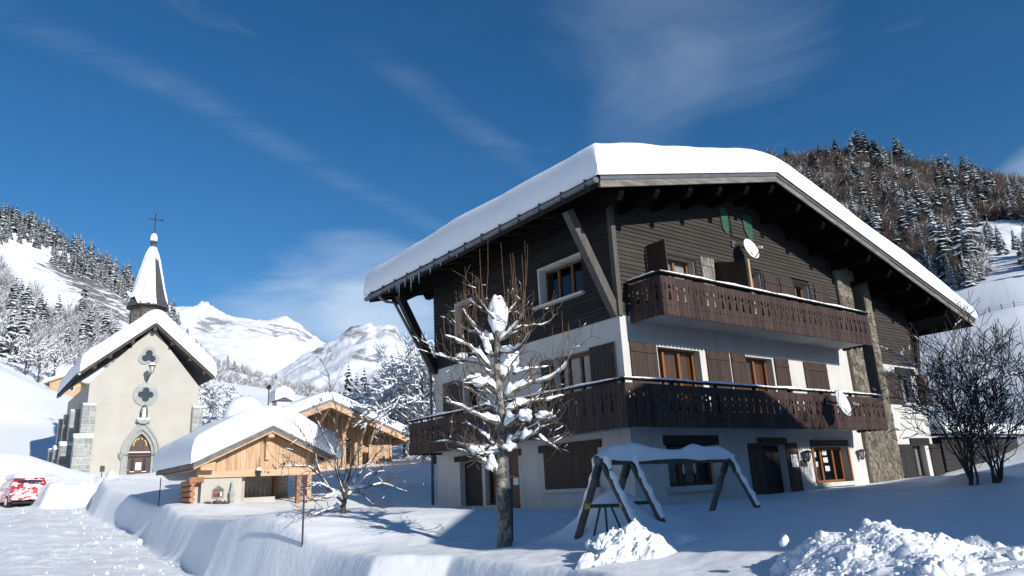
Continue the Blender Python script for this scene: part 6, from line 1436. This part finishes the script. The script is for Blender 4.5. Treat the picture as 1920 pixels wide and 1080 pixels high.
def blob(name, c, rx, ry, rz, parent, seed, m='snow', lump=.14):
    n, k = 20, 14; vs = []
    for i in range(k + 1):
        th = math.pi * i / k
        for j in range(n):
            ph = 2 * math.pi * j / n; r = 1 + lump * (math.sin(ph * 2 + seed) * math.sin(th * 3 + seed * 1.7) + .5 * math.sin(ph * 5 + seed * 2.3) * math.sin(th * 4))
            vs.append((c[0] + rx * r * math.sin(th) * math.cos(ph), c[1] + ry * r * math.sin(th) * math.sin(ph), c[2] + rz * r * math.cos(th)))
    return MB().add(vs, [(i * n + j, i * n + (j + 1) % n, (i + 1) * n + (j + 1) % n, (i + 1) * n + j) for i in range(k) for j in range(n)]).build(name, M[m], parent, None, True)
DT = 11.9
LM = [dict(p=[(935, 888), (915, 872), (898, 858), (884, 850)], o=-.1, r=.06, s=1.3, sh=.3), dict(p=[(942, 846), (915, 850), (893, 851)], o=-.15, r=.055, s=1.35, sh=.4),
      dict(p=[(946, 838), (977, 819), (1005, 796), (1040, 780)], o=-.5, r=.06, s=1.15, sh=.6), dict(p=[(975, 826), (1000, 812), (1023, 798)], o0=-.3, o=-.5, r=.04, s=1.2, sh=.3), dict(p=[(1009, 816), (1030, 832), (1047, 840), (1052, 848)], o0=-.4, o=-.6, r=.018, s=.5, sh=.1),
      dict(p=[(938, 795), (921, 791), (871, 763), (833, 749)], o=-.4, r=.055, s=1.0, sh=.7), dict(p=[(946, 780), (921, 759), (882, 731), (854, 718)], o=.5, r=.055, s=1.0, sh=.9), dict(p=[(931, 837), (903, 812), (885, 800), (873, 789)], o=.2, r=.035, s=.9, sh=.4), dict(p=[(925, 838), (890, 838), (850, 826), (815, 828)], o=.7, r=.03, s=.5, sh=.4),
      dict(p=[(946, 772), (991, 752), (1030, 748), (1058, 741)], o=.6, r=.045, s=.9, sh=.8), dict(p=[(944, 800), (970, 786), (992, 765), (996, 748)], o=-.7, r=.05, s=1.3, sh=.6), dict(p=[(945, 745), (977, 724), (1026, 712), (1058, 692), (1076, 643)], o=-.3, r=.055, s=1.0, sh=1.0), dict(p=[(962, 700), (984, 692), (1008, 690), (1033, 686)], o0=.2, o=.5, r=.03, s=.9, sh=.7),
      dict(p=[(940, 712), (956, 680), (972, 654), (990, 632)], o=.4, r=.05, s=1.5, sh=1.4, hh=1.3), dict(p=[(926, 702), (900, 676), (861, 678), (808, 661)], o=.2, r=.045, s=1.0, sh=1.0), dict(p=[(920, 690), (893, 661), (871, 643), (834, 628)], o=-.5, r=.045, s=1.0, sh=1.2), dict(p=[(924, 668), (905, 635), (890, 612), (864, 573)], o=.4, r=.045, s=1.25, sh=1.6, hh=1.1), dict(p=[(926, 640), (905, 622), (878, 622), (850, 606)], o=.8, r=.03, s=.8, sh=1.4, hh=1.3),
      dict(p=[(934, 640), (960, 620), (975, 598), (985, 582)], o=-.3, r=.04, s=1.2, sh=1.4, hh=1.4), dict(p=[(936, 660), (965, 660), (985, 640), (992, 622)], o=-.7, r=.035, s=1.3, sh=1.4, hh=1.2), dict(p=[(935, 606), (920, 590), (905, 572), (899, 560)], o=-.2, r=.03, s=.7, sh=1.1, hh=1.4), dict(p=[(936, 600), (950, 585), (962, 572), (970, 560)], o=.2, r=.03, s=.7, sh=1.2, hh=1.5), dict(p=[(950, 625), (985, 606), (1020, 612), (1040, 590)], o0=0, o=.6, r=.02, s=.4, sh=.5), dict(p=[(930, 735), (905, 712), (880, 706), (868, 718)], o=-.6, r=.05, s=1.5, sh=.7)]
tr, O_, _ = pix_tree('pollarded_tree', 'pollarded bare tree loaded with snow and upright ochre shoots before the chalet corner', DT, (945, 1026), [(946, 1027, 0), (944, 940, 0), (938, 850, 0), (941, 790, 0), (936, 730, .02), (930, 680, .0), (933, 620, 0), (935, 560, 0)], LM, (.135, .03), M['bark'], M['twig'], .85, 4.2, 21)
for i, (u, v, o, rx, rz) in enumerate(((934, 590, .03, .20, .36), (942, 684, .05, .12, .20), (962, 672, .15, .11, .16), (898, 716, -.35, .15, .08), (985, 778, -.5, .13, .09), (893, 843, -.12, .15, .07), (922, 868, -.1, .10, .12), (1020, 778, -.5, .15, .06), (955, 836, -.25, .11, .08), (866, 668, .2, .12, .06))):
    p = at(u, v, DT + o) - Vector(O_); blob('snow_clump', p, rx * .85, rx * .6, rz * .9, tr, i * 1.37, 'snow', .13 if i < 1 else .34)
# dark plank stuck in the snow behind the trunk
p = at(955, 1000, 12.4); tag(MB().box(-.05, .05, -.02, .02, -.6, .95).build('plank_stake', M['swing_blue'], None, (p.x, p.y, gz(p.x, p.y) - .1), rot=(0, .05, .4)), 'dark blue plank standing in the snow right behind the tree trunk', 'stake')
DS = 15.4
LS = [dict(p=[(645, 942), (616, 915), (598, 890), (586, 876), (540, 872), (524, 876)], o=-.6, r=.035, s=.8), dict(p=[(648, 930), (630, 880), (628, 850), (634, 830), (633, 800)], o=.2, r=.04, s=.7), dict(p=[(648, 935), (660, 905), (690, 868), (712, 848)], o=.5, r=.032, s=.8), dict(p=[(645, 925), (655, 885), (668, 850), (680, 815)], o=-.4, r=.03, s=.6), dict(p=[(640, 928), (610, 932), (590, 940), (585, 935)], o=-.8, r=.025, s=.9), dict(p=[(652, 918), (690, 912), (720, 905), (765, 922)], o=.9, r=.026, s=.7), dict(p=[(650, 930), (690, 890), (715, 882), (740, 890)], o=1.0, r=.022, s=.7), dict(p=[(618, 916), (600, 905), (575, 912), (560, 930)], o0=-.4, o=-.9, r=.018, s=.6), dict(p=[(600, 892), (590, 850), (575, 825), (560, 800)], o0=-.4, o=-.6, r=.02, s=.7), dict(p=[(629, 860), (615, 830), (605, 805), (590, 778)], o=.4, r=.02, s=.5), dict(p=[(640, 950), (615, 955), (600, 962), (575, 968)], o=-.7, r=.02, s=.7), dict(p=[(660, 905), (680, 925), (700, 948), (720, 952)], o=.3, r=.014, s=.4), dict(p=[(633, 810), (632, 770), (622, 740), (612, 690), (600, 672)], o0=.2, o=.2, r=.012, s=0)]
st_, O2, _ = pix_tree('small_bare_tree', 'small bare spreading tree with snow on its thin branches, before the timber shelter', DS, (641, 977), [(641, 977, 0), (644, 955, 0), (647, 935, 0), (650, 910, 0), (655, 880, .1)], LS, (.075, .03), M['bark_dark'], M['twig'], .75, 0, 33, 0, 1)
leafm = MB(); rl_ = random.Random(4)
for (u, v) in ((590, 762), (600, 748), (614, 735), (620, 775), (648, 748), (672, 765), (742, 812), (752, 808), (760, 800), (735, 808), (582, 828), (590, 822), (576, 830), (690, 770), (700, 812), (655, 760), (514, 872), (500, 880), (530, 868)):
    for k in range(4):
        c = at(u + rl_.uniform(-4, 4), v + rl_.uniform(-3, 5), DS + rl_.uniform(-.5, .5)) - Vector(O2); a = Vector((rl_.uniform(-1, 1), rl_.uniform(-1, 1), rl_.uniform(-.4, .4))).normalized() * .02; b = Vector((0, 0, -.05)); leafm.add([c - a, c + a, c + a * .3 + b, c - a * .3 + b], [(0, 1, 2, 3)])
o = leafm.build('dead_leaves', M['leaf'], st_); o['kind'] = 'stuff'
# big bare bush at the right
def bush(name, label, D, stems, seed, r0, spread, depth, len_, bark, snow=.5, sh=.02):
    rng = random.Random(seed); nrg = np.random.RandomState(seed); b = at(*stems[0][:2], D); root = thing(name, label, 'bush', (b.x, b.y, b.z - .3)); O = np.array([b.x, b.y, b.z - .3]); segs = []
    for (u, v, tu, tv, l, do) in stems:
        a = np.array(at(u, v, D)); t = np.array(at(tu, tv, D + do)); d = t - a; L = np.linalg.norm(d); d /= L; a[2] -= .2
        grow(rng, a - O, d, L * .62 * l, r0 * rng.uniform(.6, 1.1), depth, segs, spread, .10, 6, (2, 2), .2, .55, .006)
    quads('stems', seg_mesh([s for s in segs if s[6] > .012], 6), bark, root, None, 'stuff', True); fine = [s for s in segs if s[6] <= .012]
    if fine: quads('twigs', seg_mesh(fine, 4), bark, root, None, 'stuff')
    sv = snow_strips(segs, 1.0, sh, snow, nrg, .72)
    if len(sv[0]): quads('branch_snow', sv, M['snow'], root, None, 'stuff')
    return root
stems = []
rb = random.Random(12)
for i in range(9): t = i / 8; stems.append((1822 + rb.uniform(-6, 8), 908, 1725 + 120 * t + rb.uniform(-12, 12), 700 - 60 * math.sin(t * 2.5) + rb.uniform(-25, 40), 1.0, rb.uniform(-1.6, 1.6)))
for i in range(9): t = i / 8; stems.append((1868 + rb.uniform(-8, 10), 908, 1800 + 150 * t + rb.uniform(-12, 12), 690 - 60 * math.sin(t * 2.5) + rb.uniform(-30, 50), 1.0, rb.uniform(-1.6, 1.6)))
bush('bare_bush', 'tall bare many-stemmed bush in the shade at the right edge, beside the chalet', 21.0, stems, 5, .034, .42, 3, 1, M['bark_dark'], .12, .02)
stems = [(1845 + rb.uniform(-25, 40), 664, 1835 + rb.uniform(-30, 70), 628 + rb.uniform(-8, 14), 1.1, rb.uniform(-2, 2)) for i in range(10)]
bush('meadow_bush', 'grey leafless thicket on the lit meadow, above the bare bush', 74, stems, 9, .05, .35, 2, 1, M['twig_grey'], .1, .03)
# ---------------------------------------------------------------- woods
def spruce_mesh(seed, h=10.0, w=1.9, tiers=19, blades=10, snow=.8, dark=1.0):
    rng = random.Random(seed); mb = MB(); mb.tube([(0, 0, 0), (0, 0, h * .97)], [.16, .02], 5, 2, False)
    for t in range(tiers):
        f = t / (tiers - 1); z = h * (.06 + .92 * f); r = w * (1 - f) ** .8 * rng.uniform(.65, 1.18) + .10; n = max(4, int(blades * (1 - .45 * f)))
        a0 = rng.uniform(0, 6.28)
        for k in range(n):
            a = a0 + 2 * math.pi * (k + rng.uniform(-.3, .3)) / n; l = r * rng.uniform(.65, 1.15); wd = l * .46; dr = l * rng.uniform(.35, .7); ca, sa = math.cos(a), math.sin(a); cx, cy = -sa, ca
            P = [(0, 0, z + .12), (ca * l * .6 + cx * wd, sa * l * .6 + cy * wd, z - dr * .55), (ca * l, sa * l, z - dr), (ca * l * .6 - cx * wd, sa * l * .6 - cy * wd, z - dr * .55)]
            (rng.random() < dark) and mb.add(P, [(0, 1, 2), (0, 2, 3)], 0)
            if rng.random() < snow:
                q = rng.uniform(.8, 1.06); o = .09; mb.add([(P[0][0], P[0][1], P[0][2] + o)] + [(p[0] * q, p[1] * q, z + .12 + (p[2] - z - .12) * q + o + .05) for p in P[1:]], [(0, 1, 2), (0, 2, 3)], 1)
    return mb.mesh('spruce_tree', [M['needle_far'], M['crown_snow'], M['bark_dark']])
SPR_HEAVY = [spruce_mesh(100 + i, 10, 1.9 + .2 * i, 19, 9, .97, .62) for i in range(4)]
SPR_LIGHT = [spruce_mesh(200 + i, 10, 2.0 + .25 * i, 19, 9, .66) for i in range(4)]
NSPR = 0
def put_spruce(p, h, meshes, label, group, rng):
    global NSPR
    o = link('spruce_tree', rng.choice(meshes), None, (p[0], p[1], p[2] - .3), (0, 0, rng.uniform(0, 6.28))); s = h / 10; o.scale = (s * rng.uniform(.85, 1.2), s * rng.uniform(.85, 1.2), s); tag(o, label, 'tree', group); NSPR += 1
SPR_STUFF = []
def spruce_stuff(name, pts, hr, meshes, rng):
    """the smaller spruces of a wood, joined"""
    Vs = []; Fs = []; Ms = []; b = 0
    for p in pts:
        me = rng.choice(meshes); n = len(me.vertices); v = np.zeros(n * 3, np.float32); me.vertices.foreach_get('co', v); v = v.reshape(-1, 3); a = rng.uniform(0, 6.28); s = rng.uniform(*hr) / 10
        R2 = np.array([[math.cos(a), -math.sin(a), 0], [math.sin(a), math.cos(a), 0], [0, 0, 1]]) * s; Vs.append(v @ R2.T + np.array([p[0], p[1], p[2] - .3]))
        T = [t for t in me.polygons if len(t.vertices) == 3]
        Fs.append(np.array([list(t.vertices) for t in T]) + b); Ms.append(np.array([t.material_index for t in T])); b += n
    o = link(name, np_mesh(name, np.concatenate(Vs), np.concatenate(Fs), list(meshes[0].materials), False, np.concatenate(Ms))); o['kind'] = 'stuff'; return o
def sample(gname, poly, n, rng, ridge=None):
    """points of a mountainside whose photo position lies inside poly"""
    U, Vp, X, Y, Z = GRIDS[gname]; nr, nc = X.shape; out = []; tries = 0; x0 = min(p[0] for p in poly); x1 = max(p[0] for p in poly)
    while len(out) < n and tries < n * 40:
        tries += 1; j = rng.uniform(0, nc - 1.001); i = rng.uniform(0, nr - 1.001); u = U[0] + (U[-1] - U[0]) * j / (nc - 1)
        if not x0 < u < x1: continue
        i0, j0 = int(i), int(j); a, b = i - i0, j - j0; g = lambda A: (A[i0, j0] * (1 - b) + A[i0, j0 + 1] * b) * (1 - a) + (A[i0 + 1, j0] * (1 - b) + A[i0 + 1, j0 + 1] * b) * a
        v = g(Vp)
        if poly_in(poly, u, v): out.append((g(X), g(Y), g(Z), u, v))
    return out
def ridge_pts(gname, us, back=0):
    U, Vp, X, Y, Z = GRIDS[gname]; r = []
    for u in us:
        j = min(len(U) - 1, max(0, int(round((u - U[0]) / (U[-1] - U[0]) * (len(U) - 1))))); i = X.shape[0] - 1 - back; r.append((X[i, j], Y[i, j], Z[i, j]))
    return r
def bare_wood(name, pts, hr, m, seed, nst=26, snow=.35, thick=1.0):
    """leafless wood that reads as one mass: fans of twigs"""
    rng = np.random.RandomState(seed); P = np.array([p[:3] for p in pts]); n = len(P); h = rng.uniform(hr[0], hr[1], n)
    segs = []
    for k in range(nst):
        a = rng.uniform(0, 2 * np.pi, n); z0 = h * rng.uniform(0, .55, n); l = h * rng.uniform(.25, .5, n); el = rng.uniform(.5, 1.35, n)
        s = P + np.stack([np.cos(a) * h * .05, np.sin(a) * h * .05, z0], 1) + rng.normal(0, .25, (n, 3)); e = s + np.stack([np.cos(a) * np.cos(el) * l, np.sin(a) * np.cos(el) * l, np.sin(el) * l], 1)
        r = (.034 + .02 * rng.random(n)) * thick; segs.append(np.concatenate([s, e, r[:, None], (r * .4)[:, None]], 1))
    s = P.copy(); e = P + np.stack([0 * h, 0 * h, h * .6], 1); segs.append(np.concatenate([s, e, np.full((n, 1), .12 * thick), np.full((n, 1), .06)], 1))
    S = np.concatenate(segs); o = quads(name, seg_mesh(S, 3), m, None, None, 'stuff')
    if snow > 0:
        sv = snow_strips(S, 1.0, .055, snow, rng, .97); quads('snow_on_branches', sv, M['crown_snow'], None, None, 'stuff')
    return o
rw = random.Random(77)
# right-hand wooded hill
hill_poly = [(1440, 270), (1640, 265), (1800, 320), (1990, 340), (1990, 440), (1870, 425), (1800, 452), (1842, 510), (1810, 545), (1760, 520), (1730, 505), (1600, 470), (1440, 400)]
GR = 'snow-dusted spruces in the wood on the right-hand hill'
bare_wood('bare_wood', sample('wooded_hill', hill_poly, 2300, rw), (4.5, 7.5), M['wood_brown'], 5, 44, .035, .9)
bare_wood('bare_wood', sample('wooded_hill', [(1740, 470), (1850, 470), (1850, 530), (1800, 545), (1740, 510)], 120, rw), (3, 5), M['wood_grey'], 6, 26, .3, .8)
for p in sample('wooded_hill', hill_poly, 85, rw): put_spruce(p, rw.uniform(9, 14), SPR_LIGHT if rw.random() < .6 else SPR_HEAVY, 'snow-dusted spruce among bare trees on the right-hand hillside', GR, rw)
spruce_stuff('small_spruces', sample('wooded_hill', hill_poly, 60, rw), (5, 9), SPR_HEAVY, rw)
spruce_stuff('frosted_thicket', sample('wooded_hill', [(1735, 465), (1840, 480), (1850, 540), (1795, 550), (1740, 525)], 120, rw), (3, 6), SPR_HEAVY, rw)
for p in sample('wooded_hill', [(1850, 455), (1920, 470), (1990, 470), (1990, 520), (1920, 505), (1850, 490)], 26, rw): put_spruce(p, rw.uniform(4, 7), SPR_HEAVY, 'frosted spruce in the band of trees across the right-hand meadow', 'frosted spruces in the band across the right-hand meadow', rw)
for u, h, l in ((1615, 12, 'tallest pair of spruces on the right-hand skyline, left one'), (1628, 11.5, 'tallest pair of spruces on the right-hand skyline, right one'), (1690, 11, 'single pointed spruce on the right-hand skyline, nearly above the roof end'), (1768, 8, 'dark spruce on the skyline where the right-hand hill begins to drop'), (1812, 9, 'last tall dark spruce on the skyline before the right edge'), (1476, 7, 'small spruce on the skyline just above the right roof slope'), (1540, 7.5, 'short spruce on the right-hand skyline left of the tall pair'), (1570, 9, 'mid-sized spruce on the right-hand skyline left of the tall pair'), (1648, 8, 'short spruce on the skyline right of the tall pair'), (1838, 7, 'lowest spruce on the skyline near the right edge')):
    put_spruce(ridge_pts('wooded_hill', [u], 2)[0], h * 1.25, SPR_LIGHT, l, GR, rw)
bare_wood('bare_wood', [(*p, 0, 0) for p in ridge_pts('wooded_hill', np.linspace(1470, 1980, 110), 1)], (4, 6.5), M['wood_brown'], 8, 26, .04, .8)
# left mountain woods
GL = 'snowy spruces along the skyline of the left mountain'
for u in list(np.linspace(-30, 320, 46)) + [8, 30, 55, 62, 70, 46]:
    put_spruce(ridge_pts('left_mountain', [u + rw.uniform(-3, 3)], rw.choice((0, 2, 4, 7)))[0], rw.uniform(10, 15), SPR_HEAVY if u > 75 else SPR_LIGHT, 'snowy spruce in the row along the left mountain skyline', GL, rw)
for p in sample('left_mountain', [(-40, 400), (90, 442), (160, 490), (250, 520), (240, 545), (150, 515), (70, 470), (20, 440), (-40, 440)], 40, rw): put_spruce(p, rw.uniform(9, 13), SPR_HEAVY, 'snowy spruce in the row along the left mountain skyline', GL, rw)
spruce_stuff('small_spruces', sample('left_mountain', [(-40, 400), (90, 442), (160, 490), (250, 520), (300, 570), (250, 560), (150, 520), (70, 475), (20, 450), (-40, 450)], 150, rw), (5, 9), SPR_HEAVY, rw)
left_poly = [(-60, 470), (5, 490), (22, 560), (60, 570), (80, 600), (150, 615), (205, 640), (225, 690), (190, 740), (120, 720), (0, 700), (-60, 720)]
bare_wood('bare_wood', sample('left_mountain', left_poly, 800, rw), (4.5, 7.5), M['wood_grey'], 9, 44, .4, .9)
for p in sample('left_mountain', left_poly, 45, rw): put_spruce(p, rw.uniform(8, 12), SPR_HEAVY, 'frosted spruce in the bare wood on the slope left of the chapel', 'frosted spruces in the wood left of the chapel', rw)
for p in sample('left_mountain', [(40, 500), (60, 500), (70, 560), (45, 560)], 5, rw): put_spruce(p, rw.uniform(4, 6), SPR_HEAVY, 'lone small spruce on the open snow of the left mountain', 'lone spruces on the open left snowfield', rw)
for p in sample('left_mountain', [(320, 590), (345, 585), (375, 660), (330, 650)], 16, rw): put_spruce(p, rw.uniform(6, 10), SPR_HEAVY, 'frosted spruce on the steep slope just right of the chapel spire', 'frosted spruces right of the spire', rw)
mid_poly = [(360, 655), (420, 662), (470, 690), (520, 705), (570, 745), (640, 760), (640, 790), (360, 790)]
bare_wood('bare_wood', sample('left_mountain', mid_poly, 560, rw), (4.5, 8), M['wood_grey'], 19, 44, .4, .9)
for p in sample('left_mountain', [(360, 655), (420, 662), (470, 690), (560, 735), (540, 750), (440, 705), (360, 690)], 26, rw): put_spruce(p, rw.uniform(5, 9), SPR_HEAVY, 'small frosted spruce along the ridge between chapel and far peaks', 'small frosted spruces on the middle ridge', rw)
# nearer trees: behind the chapel, behind the larch chalet
def crown_tree(label, u, v, D, topv, seed, depth=4, r0=.16, spread=.5, snow=.7, sh=.05, cat='tree', group=None, leanu=0, first=.3, child=(2, 4), shrink=.66, bark='twig_grey', minr=.009, n0=7):
    rng = random.Random(seed); nrg = np.random.RandomState(seed); b = np.array(at(u, v, D)); t = np.array(at(u + leanu, topv, D)); h = t[2] - b[2]; root = thing('bare_tree', label, cat, tuple(b), 0, group); segs = []
    MB().tube([(0, 0, -.4), (0, 0, h * first), (0, .02, h * .72)], [r0, r0 * .8, r0 * .3], 8).build('trunk', M['bark_dark'], root, None, True)
    for k in range(n0):
        a = 2 * math.pi * k / n0 + rng.uniform(-.3, .3); z = h * (first + (.62 - first) * k / n0); d = np.array([math.cos(a) * .75, math.sin(a) * .75, rng.uniform(.45, .9)]); d /= np.linalg.norm(d)
        grow(rng, np.array([0, 0, z]), d, h * .28, r0 * .4, depth - 1, segs, spread, .05, 4, child, .16, shrink, minr, .05)
    quads('crown', seg_mesh(segs, 3), M[bark], root, None, 'stuff'); quads('crown_snow', snow_strips(segs, 1.2, sh, snow, nrg, .93), M['crown_snow'], root, None, 'stuff')
    return root
for i, (u, v, D, top, lab) in enumerate(((795, 888, 47, 655, 'big frosted bare tree nearest the chalet back corner'), (760, 880, 50, 690, 'frosted bare tree left of the biggest one, behind the larch roof'), (840, 886, 50, 640, 'frosted bare tree partly hidden behind the chalet strut'), (815, 884, 44, 790, 'low frosted tree under the balcony end of the chalet'))):
    crown_tree(lab, u, v, D, top, 300 + i, 4, .17, .5, .8, .06, 'tree', None, 0, .16, (3, 4), .68, minr=.014, n0=13)
for i, (u, v, D, top, lab) in enumerate(((392, 800, 78, 715, 'frosted bare tree close to the right wall of the chapel'), (425, 795, 82, 730, 'frosted bare tree between chapel and snow dome'), (372, 800, 70, 760, 'low frosted tree behind the chapel buttress'), (455, 790, 90, 745, 'small frosted tree just behind the snow dome'))):
    crown_tree(lab, u, v, D, top, 340 + i, 4, .13, .5, .8, .07, 'tree', None, 0, .16, (3, 4), .68, minr=.014, n0=9)
for i, (u, v, D, top, lab) in enumerate(((15, 700, 128, 600, 'bare tree standing highest on the slope at the left edge'), (45, 715, 122, 640, 'brownish bare tree on the left slope above the snow field'), (70, 725, 120, 650, 'frosted bare tree above the tiny hillside chalet'), (100, 712, 125, 640, 'frosted bare tree right above the roof of the tiny chalet'))):
    crown_tree(lab, u, v, D, top, 360 + i, 3, .2, .5, .5, .08, 'tree', None, 0, .25, (2, 4), .68, minr=.03)
for u, v, D, h, lab in ((653, 765, 75, 6, 'leftmost spruce of the three above the larch chalet roof'), (668, 768, 78, 5.5, 'middle spruce of the three above the larch chalet roof'), (683, 775, 74, 6, 'rightmost spruce of the three above the larch chalet roof'), (720, 800, 68, 6.5, 'dark spruce between the larch roof and the big frosted trees'), (703, 800, 72, 4.5, 'short spruce half hidden behind the larch roof'), (735, 795, 64, 7.5, 'taller spruce against the big frosted trees')):
    p = at(u, v, D); put_spruce((p.x, p.y, p.z - 1.0), h, SPR_LIGHT, lab, None, rw)
